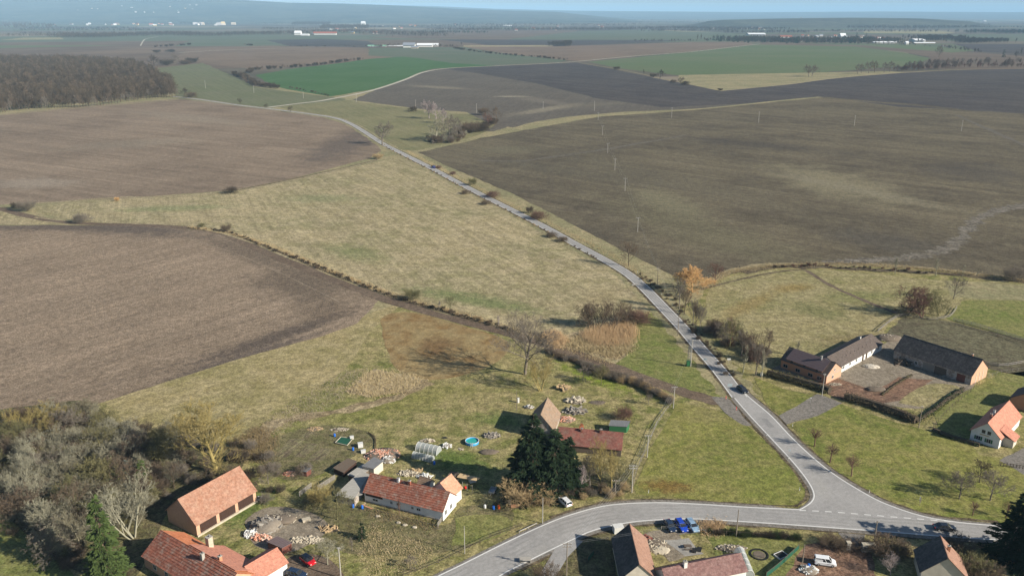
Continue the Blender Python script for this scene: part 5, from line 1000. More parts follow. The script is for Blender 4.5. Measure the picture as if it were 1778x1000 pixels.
# small pointed roof behind and grey lean-to sheds at its left end
def shed(name, label, pts, roofm, wallm, cat='shed', th=.08, corr=True, inset=.15, slats=0):
    W = [P3(x, y, z) for x, y, z in pts]; c = sum(W, Vector())/len(W); c.z = 0
    area = sum(W[i].x*W[(i+1) % len(W)].y-W[(i+1) % len(W)].x*W[i].y for i in range(len(W)))
    if area < 0: W.reverse()
    loc = [p-c for p in W]; E = empty(name, c); tag(E, label, cat)
    ce = sum((Vector((p.x, p.y, 0)) for p in loc), Vector())/len(loc); ins = [(p.x+(ce.x-p.x)*inset/2, p.y+(ce.y-p.y)*inset/2) for p in loc]
    if wallm: MB().prism(ins, -.1, [p.z-.12 for p in loc]).build('wall', wallm, E)
    MB().prism([(p.x, p.y) for p in loc], [p.z-th for p in loc], [p.z for p in loc]).build('roof', roofm, E)
    if corr and len(loc) == 4:
        a, b_, c_, d_ = loc; n = max(3, int((b_-a).length/.5)); rb = MB()
        for i in range(n+1): t = i/n; rb.bar(a.lerp(b_, t)+Vector((0, 0, .01)), d_.lerp(c_, t)+Vector((0, 0, .01)), .04, 4)
        rb.build('roof_ribs', roofm, E)
    return E
shed('shed', 'grey corrugated lean-to roof joined to the left end of the white house', [(582, 859, 2.2), (614.8, 866.6, 2.2), (641, 823, 3.6), (626.6, 817, 3.6)], B['eternit'], B['dirtyplaster'])
shed('shed', 'dark corrugated roof wedge between lean-to and white house', [(616, 862, 2.0), (629, 858, 2.2), (644, 824, 3.4), (634, 822, 3.4)], B['eternit'], None, corr=False)
shed('shed', 'ruined flat roofed shed with pink wall beside the brick rubble', [(628, 809, 2.6), (649, 814, 2.6), (666, 800, 2.6), (650, 793, 2.6)], B['felt'], B['cream'])
shed('shed', 'broken grey flat roof between ruin and corrugated lean-to', [(603, 824, 1.9), (620, 829, 1.9), (646, 812, 1.9), (630, 805, 1.9)], B['eternit'], B['wood'])
E_ = shed('frame_ruin', 'bare roof frame of an uncovered shed left of the ruined shed', [(578, 812, 1.6), (596, 820, 1.6), (620, 800, 1.6), (604, 795, 1.6)], B['wood'], B['darkwood'], corr=True)
shed('shed', 'tiny brown shed with grey roof beside the orange brick pile', [(522, 817, 1.5), (532, 819, 1.5), (540.5, 812.5, 1.7), (531, 810, 1.7)], B['felt'], B['rust'])
shed('carport', 'open shelter with beige roof behind the white house', [(793, 828, 2.2), (826, 834, 2.0), (834, 829, 2.4), (799, 821, 2.6)], B['paleWood'], None, corr=False)
for i, (x, y) in enumerate([(795, 845), (803, 849), (811, 852), (820, 855)]):
    o = MB().bar((0, 0, 0), (0, 0, 2.1), .07, 4).build('post', B['greywood'], None, P3(x, y)); tag(o, f'{ORD[i]} leaning timber post under the beige shelter roof from the left', 'post')
shed('shed', 'weathered wooden shed left of the beige shelter roof', [(778, 824, 2.0), (790, 828, 2.0), (797, 820, 2.2), (783, 817, 2.2)], B['wood'], B['wood'])
b = gable('outbuilding', 'small pointed tan roof behind the white house ridge', (722, 842), (738, 847), (726, 836), (733, 833), 2.0, 42, B['white'], B['tanroof'], L=3.5, w=1.8, cat='outbuilding')
# farmhouse behind the spruces
b = gable('barn', 'steep tan roofed barn behind the dark spruces with a dark gable', (963, 749), (974.5, 717.8), (936, 728.6), (947, 697.3), 2.4, 50, B['dirtyplaster'], B['tanroof'], cat='barn')
b2 = gable('house', 'low farmhouse with rough red tile roof right of the dark spruces', (965, 771), (1080, 782), (959, 737.4), (1083, 753.6), 2.1, 34, B['wood'], B['oldred'])
chimney(b2, b2.L*.37, b2.w*.85, .5, B['redtile'], .5); chimney(b2, b2.L*.66, b2.w*.9, .6, B['redtile'], .55)
planks(b2.E, 5, b2.L-1, b2.eo-.02, .1, 1.9, B['wood'], 26); opening(b2, 'front', 3, .9, .8, .9)
shed('outbuilding', 'tiny orange roofed hut behind the red tiled farmhouse', [(1005, 742, 1.2), (1014, 743, 1.2), (1013, 737, 2.1), (1009, 734, 2.3)], B['orange'], B['brick'], corr=False, cat='hut')
E_ = shed('green_shed', 'green wooden shed with grey felt roof behind the farmhouse', [(1056.8, 738.7, 2.0), (1089, 740.7, 2.0), (1094.6, 730.6, 2.5), (1060.9, 728.6, 2.5)], B['felt'], B['green'])
# brown roofed farm at the right
b = gable('farmhouse', 'unfinished two storey brick house with dark brown metal roof by the hedge', (1354.3, 624), (1435.6, 653), (1371, 602.5), (1450.5, 629), 2.9, 34, B['brick'], B['brownroof'], gmat=B['palebrick'])
L_ = b.L; dz = b.he+.95
dm = MB(); dm.prism([(2.2, .55), (L_-2.0, .55), (L_-2.0, b.w-.4), (2.2, b.w-.4)], .9, [dz, dz, b.hr+.02, b.hr+.02]); dm.build('dormer_wall', B['brick'], b.E)
roof_slope(b.E, (1.9, .1, dz-.05), (L_-1.7, .1, dz-.05), (L_-1.7, b.w-.2, b.hr+.16), (1.9, b.w-.2, b.hr+.16), B['sheet'], .9, .02, name='dormer_roof')
for i, u in enumerate((4.0, 8.5, 13.0)):
    if u < L_-2: MB().box(u-.4, u+.4, .50, .56, dz-.75, dz-.2).build('window', B['glass'], b.E)
for u in (2.0, 6.5, 11.0, 14.2):
    if u < L_-1: opening(b, 'front', u, .7, 1.5, 1.0, fm=B['concrete'])
opening(b, 'right', b.w2*.42, 1.0, .9, .9); opening(b, 'right', b.w2*.5, 3.3, .5, .8)
MB().box(b.L-b.go+.03, b.L-b.go+.08, b.eo+.05, b.w2-b.eo-.05, 2.5, 2.75).build('concrete_band', B['concrete'], b.E)
chimney(b, L_*.72, b.w*.82, .9, B['steel'], .5)
b = gable('farm_wing', 'long white farm wing with smooth brown roof running away from the yard', (1457.6, 639), (1534.4, 597), (1433, 622), (1514, 578.5), 2.5, 27, B['white'], B['brownroof'], cat='farm building')
for u in (.12, .26, .4): opening(b, 'front', b.L*u, 1.1, .9, .9)
for u in (.55, .63): opening(b, 'front', b.L*u, .1, .9, 2.0, 'door')
for u in (.75, .9): opening(b, 'front', b.L*u, 1.1, .9, .9)
chimney(b, b.L*.78, b.w+.8, .5, B['white'], .5)
for i in range(9): MB().bar((b.L*(.1+.09*i), b.w*.5, b.he+b.w*.5*b.T), (b.L*(.1+.09*i), b.w*.5, b.he+b.w*.5*b.T+.25), .1, 5).build('roof_vent', B['black'], b.E)
b = gable('barn', 'long old barn with worn dark grey tiles and orange brick gable', (1550.5, 608), (1688, 653.6), (1569.6, 581.6), (1706, 623), 3.2, 38, B['dirtyplaster'], B['slate'], gmat=B['palebrick'], cat='barn')
u0 = b.L*.40; gt = MB().box(u0, u0+3.6, b.eo-.06, b.eo+.02, 0, 2.6).build('gate', B['greywood'], b.E); planks(gt, u0, u0+3.6, b.eo-.065, .05, 2.55, B['greywood'], 8)
gt = MB().box(u0+3.8, u0+7.6, b.eo-.06, b.eo+.02, 0, 2.6).build('gate', B['wood'], b.E); planks(gt, u0+3.8, u0+7.6, b.eo-.065, .05, 2.55, B['wood'], 8)
MB().box(b.L*.82, b.L*.92, b.eo-.05, b.eo+.01, 0, 2.6).build('door', B['rust'], b.E); opening(b, 'front', b.L*.31, .9, .8, .9)
for u in (.3, .5, .7): MB().box(b.L-b.go+.05, b.L-b.go+.12, b.w2*u-.15, b.w2*u+.15, 0, 3.2).build('buttress', B['cream'], b.E)
chimney(b, b.L*.86, b.w+.6, .4, B['brick'], .5)
# white house with salmon roof at the right edge: footprint from the lit eave
b = gable('house', 'white village house with smooth salmon roof and green shutters at the right edge', (1738.9, 764.3), (1778, 720.6), (1712, 737), (1757.3, 690.7), 2.9, 43, B['white'], B['salmon'], L=19)
opening(b, 'left', b.w*.75, .9, 1.0, 1.1, panes=1); opening(b, 'left', b.w*1.4, .9, 1.0, 1.1); opening(b, 'left', b.w*.8, 3.3, .7, .8, fm=B['wood']); opening(b, 'left', b.w*1.15, 3.3, .7, .8, fm=B['wood'])
for y in (b.w*.75-.75, b.w*.75+.75, b.w*1.4-.75, b.w*1.4+.75): MB().box(b.go-.06, b.go-.01, y-.2, y+.2, .9, 2.0).build('shutter', B['green'], b.E)
MB().box(b.go-.05, b.go-.01, b.w*.75, b.w*1.35, 2.6, 2.85).build('wall_sign', B['paleWood'], b.E)
chimney(b, 5.2, b.w+.7, .5, B['salmon'], .5); chimney(b, 8.2, b.w+.8, .5, B['white'], .5)
MB().prism([(3.2, -2.2), (6.6, -2.2), (6.6, .45), (3.2, .45)], 0, [2.3, 2.3, 2.6, 2.6]).build('porch_wall', B['cream'], b.E)
roof_slope(b.E, (2.8, -2.6, 2.25), (7.4, -2.6, 2.25), (7.4, 1.4, 4.4), (2.8, 1.4, 4.4), B['salmon'], name='porch_roof')
b = gable('house', 'dark roofed building barely showing at the right edge behind the white house', (1806, 706), (1828, 680), (1792, 682), (1812, 656), 2.8, 36, B['brick'], B['brownroof'], L=9, w=4)
# bottom row houses
b = gable('barn', 'barn with one dark and one pinkish roof slope by the bottom side road', (1142, 1006), (1122.6, 933.7), (1116, 1006), (1096, 916.5), 2.6, 44, B['cream'], B['darkbrown'], cat='barn', backroof=B['slate'])  # back slope faces away from the sun, its shade painted as dark tile
b = gable('house', 'white house with purplish brown tile roof behind the patio', (1160, 1021), (1299.8, 992), (1152, 986), (1289.7, 959.9), 2.8, 35, B['white'], B['purple'])
chimney(b, b.L*.28, b.w-.3, .9, B['white'], .7); opening(b, 'front', b.L*.8, 1, 1, 1)
b = gable('house', 'house with one near black and one orange brown slope at the bottom right', (1684, 1008), (1669, 967), (1657, 1006), (1632.6, 937.3), 2.6, 44, B['cream'], B['darkbrown'], backroof=B['slate'], w=4.6)  # shade of the left slope put into a near black tile colour
chimney(b, b.L*.5, b.w-.9, .3, B['brick'], .5)
# brown metal garage
shed('tin_garage', 'brown sheet metal garage beside the debris heap', [(463, 940, 1.9), (489.5, 951, 1.9), (507.5, 941.5, 1.9), (482, 930, 2.0)], B['sheet'], B['rust'], 'garage')

# ------------------------------------------------------------------ cars
WH = {}
def wheel_meshes():
    if not WH:
        t = MB(); t.rings([[(.33*r*math.cos(a), y, .33*r*math.sin(a)) for a in [2*math.pi*i/14 for i in range(14)]] for r, y in ((.82, -.11), (1, -.09), (1, .09), (.82, .11))]); WH['t'] = t.mesh('tyre', True)
        r = MB(); r.rings([[(.2*math.cos(a), y, .2*math.sin(a)) for a in [2*math.pi*i/10 for i in range(10)]] for y in (-.118, .118)]); WH['r'] = r.mesh('rim')
    return WH
def car(px, py, hx, hy, col, label, L=4.5, W_=1.78, H_=1.48, kind='wagon', roofm=None, ang_=None):
    c = P(px, py); h = P(hx, hy); a = math.atan2(h[1]-c[1], h[0]-c[0]) if ang_ is None else R(ang_)
    E = empty('car' if kind != 'van' else 'van', (c[0], c[1], .16), a); tag(E, label, 'car' if kind != 'van' else 'van'); m = PAINT[col]; hw = W_/2; x0 = -L/2
    hood = .95 if kind != 'van' else 1.08; belt = .92 if kind != 'van' else 1.02
    st = [(0, .45, .72, .90), (.03, .28, .92, .97), (.12, .24, belt+.03, 1), (.5, .22, belt, 1), (.68, .22, belt, 1), (.74, .22, hood, 1), (.9, .24, hood-.13, .97), (.975, .28, hood-.28, .9), (1, .42, .6, .82)]
    rs = []
    for t, zb, zt, wf in st:
        x = x0+L*t; w2 = hw*wf; rs.append([(x, -w2*.93, zb), (x, -w2, zb+.15), (x, -w2, zt-.12), (x, -w2*.9, zt), (x, w2*.9, zt), (x, w2, zt-.12), (x, w2, zb+.15), (x, w2*.93, zb)])
    MB().rings(rs).build('body', m, E, smooth=False)
    if kind == 'wagon': g = (.01, .74, .06, .56)
    elif kind == 'hatch': g = (.03, .76, .12, .58)
    elif kind == 'sedan': g = (.12, .75, .27, .58)
    else: g = (.01, .80, .03, .64)
    xb0, xb1, xt0, xt1 = (x0+L*t for t in g); wb, wt = hw*.9, hw*.74; zt = H_-.05
    bot = [(xb0, -wb, belt-.02), (xb1, -wb, belt-.02), (xb1, wb, belt-.02), (xb0, wb, belt-.02)]; top = [(xt0, -wt, zt), (xt1, -wt, zt), (xt1, wt, zt), (xt0, wt, zt)]
    MB().rings([bot, top]).build('windows', B['glass'], E)
    rf = MB().rings([[(xt0-.04, -wt-.02, zt-.03), (xt1+.05, -wt-.02, zt-.03), (xt1+.05, wt+.02, zt-.03), (xt0-.04, wt+.02, zt-.03)], [(xt0+.05, -wt+.08, H_), (xt1-.05, -wt+.08, H_), (xt1-.05, wt-.08, H_), (xt0+.05, wt-.08, H_)]])
    for s in (-1, 1):
        for f0, f1 in (((0, 0)), (1, 1), (.35, .38), (.66, .66)):
            pa = (xb0+(xb1-xb0)*f0, s*(wb+.01), belt); pb = (xt0+(xt1-xt0)*f1, s*(wt+.01), zt); rf.bar(pa, pb, .045, 4)
        if kind == 'van': rf.box(xb0, x0+L*.36, s*(wb+.0)-.012, s*(wb)+.012, belt, H_-.25)
    rf.build('roof', roofm or m, E)
    w = wheel_meshes()
    for fx in (.18, .81):
        for s in (-1, 1):
            o = part('wheel', w['t'], B['black'], E, (x0+L*fx, s*(hw-.1), .33)); part('rim', w['r'], B['steel'], o, (0, 0, 0))
    for s in (-1, 1):
        MB().box(x0+L*.945, x0+L-.03, s*hw*.62-.16, s*hw*.62+.16, .56, .70).build('headlight', B['whitep'], E)
        MB().box(x0-.012, x0+.1, s*hw*.72-.12, s*hw*.72+.12, .68, .88).build('tail_light', B['red'], E)
        MB().box(x0+L*.69, x0+L*.72, s*(hw+.0)-.02, s*(hw+.16)+.02, .92, 1.05).build('mirror', m, E)
    return E
car(980, 874, 968, 866, 'white', 'white estate car parked on the grass above the lower road', 4.6, 1.8, 1.5, ang_=118)
car(535, 977, 545, 984, 'red', 'red hatchback with black roof parked on the muddy drive', 4.0, 1.75, 1.5, 'hatch', PAINT['black'], ang_=-42)
car(516, 1001, 530, 1008, 'darkblue', 'dark car cut off by the bottom edge below the red one', 4.2, ang_=-20)
car(1640, 920, 1660, 921, 'black', 'black sedan driving on the lower road at right', 4.9, 1.85, 1.48, 'sedan', ang_=-6)
car(1289, 680, 1300, 695, 'black', 'dark car driving on the main road past the dirt track', 4.5, 1.85, 1.5, 'hatch', ang_=-72)
car(1163, 917, 1168, 926, 'darkblue', 'dark car, leftmost of three parked in the gravel bay', 4.5, 1.78, 1.45, 'sedan', ang_=-78)
car(1183, 917, 1188, 926, 'blue', 'bright blue car between two others in the gravel bay', 4.4, 1.75, 1.45, 'wagon', ang_=-78)
car(1202, 917, 1207, 926, 'lightblue', 'pale blue car, rightmost of three parked in the gravel bay', 4.5, 1.75, 1.45, 'wagon', ang_=-76)
car(1432, 980, 1450, 984, 'white', 'white small van parked on the red dirt yard', 4.4, 1.82, 1.8, 'van', ang_=-12)
car(753, 292, 745, 288, 'blue', 'tiny blue car far up the main road', 4.4, 1.8, 1.5, 'wagon', ang_=120)

# ------------------------------------------------------------------ poles and wires
def pole(px, py, top, label, arms=1, mt='pole', r=.14, name='utility_pole', ha=0.0, armw=.9, cat='pole'):
    h = hgt(px, py, top); x, y = P(px, py); E = empty(name, (x, y, 0), ha); tag(E, label, cat)
    MB().bar((0, 0, -.2), (0, 0, h), r, 7, r*.65).build('shaft', B[mt], E)
    for i in range(arms):
        z = h-.25-.7*i; a = MB().box(-armw, armw, -.05, .05, z-.05, z+.05).build('crossarm', B['woodpole' if mt == 'woodpole' else 'steel'], E)
        for s in (-1, -.35, .35, 1): MB().bar((s*(armw-.08), 0, z+.05), (s*(armw-.08), 0, z+.28), .05, 5).build('insulator', B['insul'], a)
    return Vector((x, y, h))
fp = [(1107, 403, 378, 'nearest T shaped pole in the huge field'), (1085, 332, 309.5, 'second T shaped pole in the huge field'), (1067.5, 296, 276, 'third T shaped pole in the huge field'), (1055, 266, 249, 'fourth T shaped pole in the huge field'), (1046, 235, 219, 'fifth T shaped pole in the huge field'), (1038.5, 209, 196, 'sixth T shaped pole in the huge field')]
W1 = [pole(x, y, t, l, 1, r=.17, armw=1.3) for x, y, t, l in fp]
for x, y, t, l in [(1032, 193, 176, 'pole at the upper edge of the huge field, centre'), (943, 190, 177, 'pole on the blotched field'), (827.5, 197, 180.5, 'pole right of the stream trees'), (722, 190, 174, 'pole behind the birches'), (619, 178, 165, 'pole beside the curved pale track'), (1166, 205, 187, 'pole on the straw strip right of centre'), (1317, 213, 195, 'left one of three lone poles in the huge field'), (1483, 219, 201, 'middle one of three lone poles in the huge field'), (1669, 228, 209, 'right one of three lone poles in the huge field'), (357, 154, 141, 'left pole on the sloping pale green field'), (441, 162, 149, 'middle pole on the sloping pale green field'), (527, 171, 160, 'right pole on the sloping pale green field')]:
    pole(x, y, t, l, 1, r=.2, mt='pole', armw=.7)
W2 = [pole(1141, 495, 464.5, 'twin armed pole beside the road bend', 2, 'woodpole', armw=.9), pole(1176.5, 584, 550, 'pole on the grass wedge west of the road', 1, 'woodpole')]
tx = pole(1199, 637, 590, 'right leg of the transformer pole pair by the road', 2, 'pole', r=.16)
E = empty('transformer', P3(1197, 636)); tag(E, 'green transformer cabinet on the lattice pole beside the main road', 'transformer')
MB().box(-1.0, .2, -.5, .5, .3, 2.0).build('cabinet', B['green'], E)
lt = MB(); 
for k in range(12): z = 2+.45*k; lt.bar((-.7, 0, z), (.1, 0, z), .03, 4); lt.bar((-.7, 0, z), (.1, 0, z+.45), .02, 4)
lt.bar((-.7, 0, 0), (-.7, 0, 7.5), .06, 4); lt.bar((.1, 0, 0), (.1, 0, 7.5), .06, 4); lt.build('lattice_mast', B['steel'], E)
W3 = [pole(1169, 709, 671, 'pole beside the end of the bare hedge', 1, 'pole'), pole(1123.6, 794, 755, 'pole at the middle of the meadow fence', 1, 'pole'), pole(1097, 855, 807, 'double pole at the lower end of the meadow fence', 2, 'pole'), pole(1068, 859, 833, 'short pole under the yellowish roadside trees', 1, 'woodpole'), pole(983.5, 1000, 942, 'pole beside the bottom side road', 2, 'woodpole')]
W4 = [pole(1278, 931, 884, 'wooden pole behind the parked cars', 0, 'woodpole'), pole(1516.5, 947, 904, 'lamp pole by the driveway gate', 1, 'woodpole', armw=.5)]
pole(942, 909, 864, 'short concrete pole below the white parked car', 0, 'pole', r=.12); pole(1427, 688, 649, 'white pole behind the hedge of the brown roofed farm', 1, 'pole', armw=.4); pole(1595, 743, 705, 'wooden pole at the hedge corner', 1, 'woodpole', armw=.3)
pole(592, 1004, 950, 'street lamp pole right of the red car', 1, 'pole', armw=.35, name='street_lamp', cat='street lamp'); pole(807, 961, 913, 'slim street lamp below the white house', 0, 'pole', r=.09, name='street_lamp', cat='street lamp')
pole(1392, 985, 945, 'wooden post beside the white van yard', 0, 'woodpole', r=.13)
pole(897, 714, 678, 'thin twin post in the meadow left of the barn', 0, 'woodpole', r=.1)
def wires(a, b, label, n=3, sag=.9, sp=.5):
    E = empty('power_line', a); tag(E, label, 'power line'); d = (b-a); s = Vector((-d.y, d.x, 0)).normalized()
    for k in range(n):
        o = s*((k-(n-1)/2)*sp); m = MB(); pr = None
        for i in range(13):
            t = i/12; q = d*t+o+Vector((0, 0, -sag*4*t*(1-t)))
            if pr is not None: m.bar(pr, q, .013, 3)
            pr = q
        m.build('wire', B['steel'], E)
wires(W3[0], W3[1], 'three wires from the hedge pole down to the fence pole'); wires(W3[1], W3[2], 'three wires along the lower meadow fence'); wires(W3[2], W3[4], 'three wires crossing the lower road to the side road pole', 4); wires(W3[0], tx, 'two wires from the hedge pole to the transformer', 2)
wires(W2[0], W2[1], 'two wires over the grass verge at the bend', 2); wires(W2[1], tx, 'two wires from verge pole to transformer', 2); wires(W2[0], W1[0], 'two long wires running out into the huge field', 2, 1.5); wires(W4[0], W4[1], 'two wires along the lower road at right', 2); wires(W3[4], W4[0], 'two wires above the bottom barn', 2)
for i in range(5): wires(W1[i], W1[i+1], f'two wires of the {ORD[i]} span between field poles', 2, 1.2, 1.6)
# roadside marker posts
pm = MB().box(-.07, .07, -.05, .05, 0, .95).mesh('post'); bandm = MB().box(-.075, .075, -.055, .055, .7, .85).mesh('band')
MKP = [(1388, 852, 'white marker post at the grass triangle corner'), (1509, 856, 'white marker post on the lawn side of the junction'), (1597, 868, 'thin white post at the lawn edge right of the junction'), (1376, 741, 'white marker post by the lawn beside the road'), (1369, 797, 'white marker post on the triangle side of the road'), (1331, 757, 'white marker post left of the road below the gravel mouth'), (1239, 646, 'white marker post opposite the roadside thicket'), (1273, 648, 'white marker post at the thicket side of the road'), (1159, 554, 'white marker post below the bend on the left'), (1149, 512, 'white marker post below the bend on the right'), (1107, 474, 'white marker post at the bend on the right'), (1125, 515, 'white marker post left of the bend'), (1087, 480, 'white marker post at the culvert'), (915, 383, 'white marker post left of the middle road'), (867, 346, 'white marker post right of the middle road'), (697, 262, 'white marker post near the stream'), (625, 219, 'white marker post near the upper road curve'), (1085, 838, 'white marker post near the fence on the verge'), (1126, 856, 'low white stone at the triangle verge'), (768, 300, 'white marker post right of the tiny blue car')]
for x, y, l in MKP:
    E = empty('marker_post', P3(x, y)); tag(E, l, 'post'); part('post', pm, B['whitep'], E); part('band', bandm, B['black'], E)
def signpost(x, y, top, w, h, m, label, side=0):
    hh_ = hgt(x, y, top); E = empty('road_sign', P3(x, y), side); tag(E, label, 'road sign'); MB().bar((0, 0, 0), (0, 0, hh_), .04, 5).build('pole', B['steel'], E); MB().box(-w/2, w/2, -.05, -.01, hh_-h, hh_).build('panel', B[m], E)
signpost(1223.5, 636, 622, 1.1, .7, 'sign', 'grey backed road sign right of the transformer'); signpost(1265, 631, 622, 1.2, .6, 'whitep', 'white sign in front of the roadside thicket'); signpost(1266, 684, 666, 1.4, .9, 'sign', 'road sign left of the dark moving car'); signpost(1370, 790, 780, .5, .5, 'sign', 'small sign at the edge of the triangle'); signpost(1407, 700, 690, .3, .3, 'whitep', 'small white marker at the farm driveway')
for x, y, l in ((1260.5, 693, 'left red and white bollard at the dirt track mouth'), (1278.5, 712, 'right red and white bollard at the dirt track mouth')):
    E = empty('bollard', P3(x, y)); tag(E, l, 'bollard'); MB().box(-.12, .12, -.06, .06, 0, 1.0).build('board', B['red'], E); MB().box(-.125, .125, -.065, .065, .45, .6).build('stripe', B['whitep'], E)
E = empty('utility_box', P3(1322, 653)); tag(E, 'pale utility box standing by the road at the thicket corner', 'utility box'); MB().box(-.3, .3, -.3, .3, 0, 1.3).build('body', B['whitep'], E); MB().box(-.35, .35, -.35, .35, 1.3, 1.4).build('lid', B['concrete'], E)

# ------------------------------------------------------------------ fences and walls
def fence(px, label, spacing=2.5, h=1.1, rails=2, m='greywood', rr=.05, pr=.06, name='fence', boards=None, mesh=None):
    W = [P3(*p) for p in catmull(px, 4)]; cu = [0]
    for a, b_ in zip(W, W[1:]): cu.append(cu[-1]+(b_-a).length)
    def at(s):
        for i in range(len(cu)-1):
            if cu[i+1] >= s: return W[i].lerp(W[i+1], (s-cu[i])/max(cu[i+1]-cu[i], 1e-6))
        return W[-1]
    n = max(1, int(cu[-1]/spacing)); ps = [at(cu[-1]*i/n) for i in range(n+1)]; E = empty(name, ps[0]); tag(E, label, 'fence'); o0 = ps[0]
    pme = MB().bar((0, 0, -.1), (0, 0, h+.1), pr, 5).mesh('post'); rme = MB().box(0, 1, -rr, rr, -rr, rr).mesh('rail'); pan = MB().box(0, 1, -.012, .012, 0, h-.1).mesh('panel')
    for i, p in enumerate(ps):
        part('post', pme, B[m], E, p-o0)
        if i < n:
            d = ps[i+1]-p; a = math.atan2(d.y, d.x)
            for k in range(rails): r = part('rail', rme, B[m], E, p-o0+Vector((0, 0, h*(k+1)/rails-.05)), a); r.scale.x = d.length
            if mesh: r = part('panel', pan, B[mesh], E, p-o0+Vector((0, 0, .05)), a); r.scale.x = d.length
            if boards:
                bme = MB().box(-.09, .09, -.015, .015, 0, h+.1).mesh('board')
                for k in range(boards): q = p+d*((k+.5)/boards); part('board', bme, B[m], E, q-o0+Vector((0, 0, .02)), a)
fence([(1524, 577), (1545, 560), (1560, 551), (1578, 549)], 'pale timber rail fence curving up to the big bush', 3, 1.2, 2, 'greywood', .07)
fence([(1580, 551), (1610, 556), (1640, 554), (1652, 549), (1661, 536)], 'pale timber rail fence curling right of the big bush', 3, 1.2, 2, 'greywood', .07)
fence([(1655, 557), (1700, 568), (1778, 592)], 'double timber paddock fence at the right edge, rear run', 3, 1.2, 3, 'greywood', .06)
fence([(1658, 562), (1700, 574), (1778, 598)], 'double timber paddock fence at the right edge, front run', 3, 1.2, 2, 'wood', .06)
fence([(1713, 634), (1740, 637), (1778, 631)], 'pale rail fence running right from the old barn gable', 3, 1.1, 2, 'greywood', .08)
fence([(1716, 656), (1740, 648), (1778, 643)], 'sparse post fence below the old barn gable', 2.2, 1.0, 1, 'greywood', .02)
fence([(1100, 845), (1105, 820), (1122, 783), (1135, 750), (1140, 738)], 'wire and post fence along the mown grass triangle', 2.0, 1.3, 2, 'greywood', .025)
fence([(1136, 745), (1150, 722), (1168, 700)], 'pale narrow fence continuing up to the hedge pole', 2.0, .8, 1, 'greywood', .04)
fence([(520, 862), (541, 846)], 'pale board fence in front of the garden, left run', 1.8, 1.3, 2, 'greywood', boards=6)
fence([(552, 851), (582, 832)], 'pale board fence in front of the garden, right run', 1.8, 1.3, 2, 'greywood', boards=6)
fence([(1620, 745), (1645, 715), (1680, 685), (1700, 668)], 'green wire fence beside the farm hedge', 2.5, 1.3, 1, 'wood', .02, mesh=None)
fence([(760, 915), (770, 900), (775, 893)], 'leaning grey fence panel at the white house corner', 1.5, 1.2, 2, 'greywood', boards=5)
fence([(640, 887), (700, 902), (760, 918)], 'dark wire fence below the bare strip at the white house', 2.5, .9, 1, 'wood', .03)
fence([(700, 1000), (760, 978), (850, 935), (905, 915)], 'low grey fence along the lower road', 2.5, 1.0, 2, 'wood', .03)
fence([(1020, 975), (1031, 962)], 'green windbreak net left of the bottom barn', 2, 1.2, 1, 'wood', .03, mesh='net')
fence([(1330, 1002), (1352, 985), (1387, 953)], 'green net fence beside the white van yard', 2.5, 1.3, 1, 'wood', .03, mesh='net')
fence([(1215, 925), (1270, 930), (1330, 934)], 'green mesh fence behind the clipped hedge', 2.5, 1.2, 1, 'wood', .02)
fence([(1148, 920), (1170, 921), (1225, 926)], 'low wooden rail before the parked cars', 2.0, 1.0, 1, 'greywood', .04)
fence([(640, 752), (652, 765), (650, 790)], 'dark low border rail curving in the garden', 1.5, .4, 1, 'darkwood', .09)
fence([(1734, 809), (1778, 815)], 'dark garden fence by the paved drive', 2, 1.1, 2, 'wood', boards=4)
E = empty('guard_rail', P3(902, 925)); tag(E, 'pale concrete culvert rail beside the lower road', 'guard rail'); v_ = P3(932, 911)-P3(902, 925); MB().bar((0, 0, .5), v_+Vector((0, 0, .5)), .1, 5).build('rail', B['concrete'], E)
for k in range(3): MB().bar(v_*k/2, v_*k/2+Vector((0, 0, .5)), .1, 5).build('post', B['concrete'], E)
E = empty('bus_shelter', P3(912, 975)); tag(E, 'small pale open box frame at the lower road edge', 'frame'); MB().box(-1.2, 1.2, -.6, .6, .7, .8).build('top', B['concrete'], E)
for sx in (-1.1, 1.1): MB().box(sx-.08, sx+.08, -.5, .5, -.1, .7).build('leg', B['concrete'], E)
for i, (x, y, l) in enumerate([(1472, 954, 'left pale gate pillar at the bottom driveway'), (1506, 957, 'right wide pale gate pillar at the bottom driveway')]):
    E = empty('gate_pillar', P3(x, y)); tag(E, l, 'gate pillar'); s_ = .4+.9*i; MB().box(-s_, s_, -.35, .35, 0, 1.9).build('body', B['concrete'], E); MB().box(-s_-.08, s_+.08, -.43, .43, 1.9, 2.05).build('cap', B['stone'], E)
E = empty('gate', P3(1478, 953)); tag(E, 'low dark metal gate between the pale pillars', 'gate'); v_ = P3(1500, 955)-P3(1478, 953)
for z in (.3, .7, 1.1): MB().bar(Vector((0, 0, z)), v_+Vector((0, 0, z)), .035, 4).build('bar', B['wood'], E)

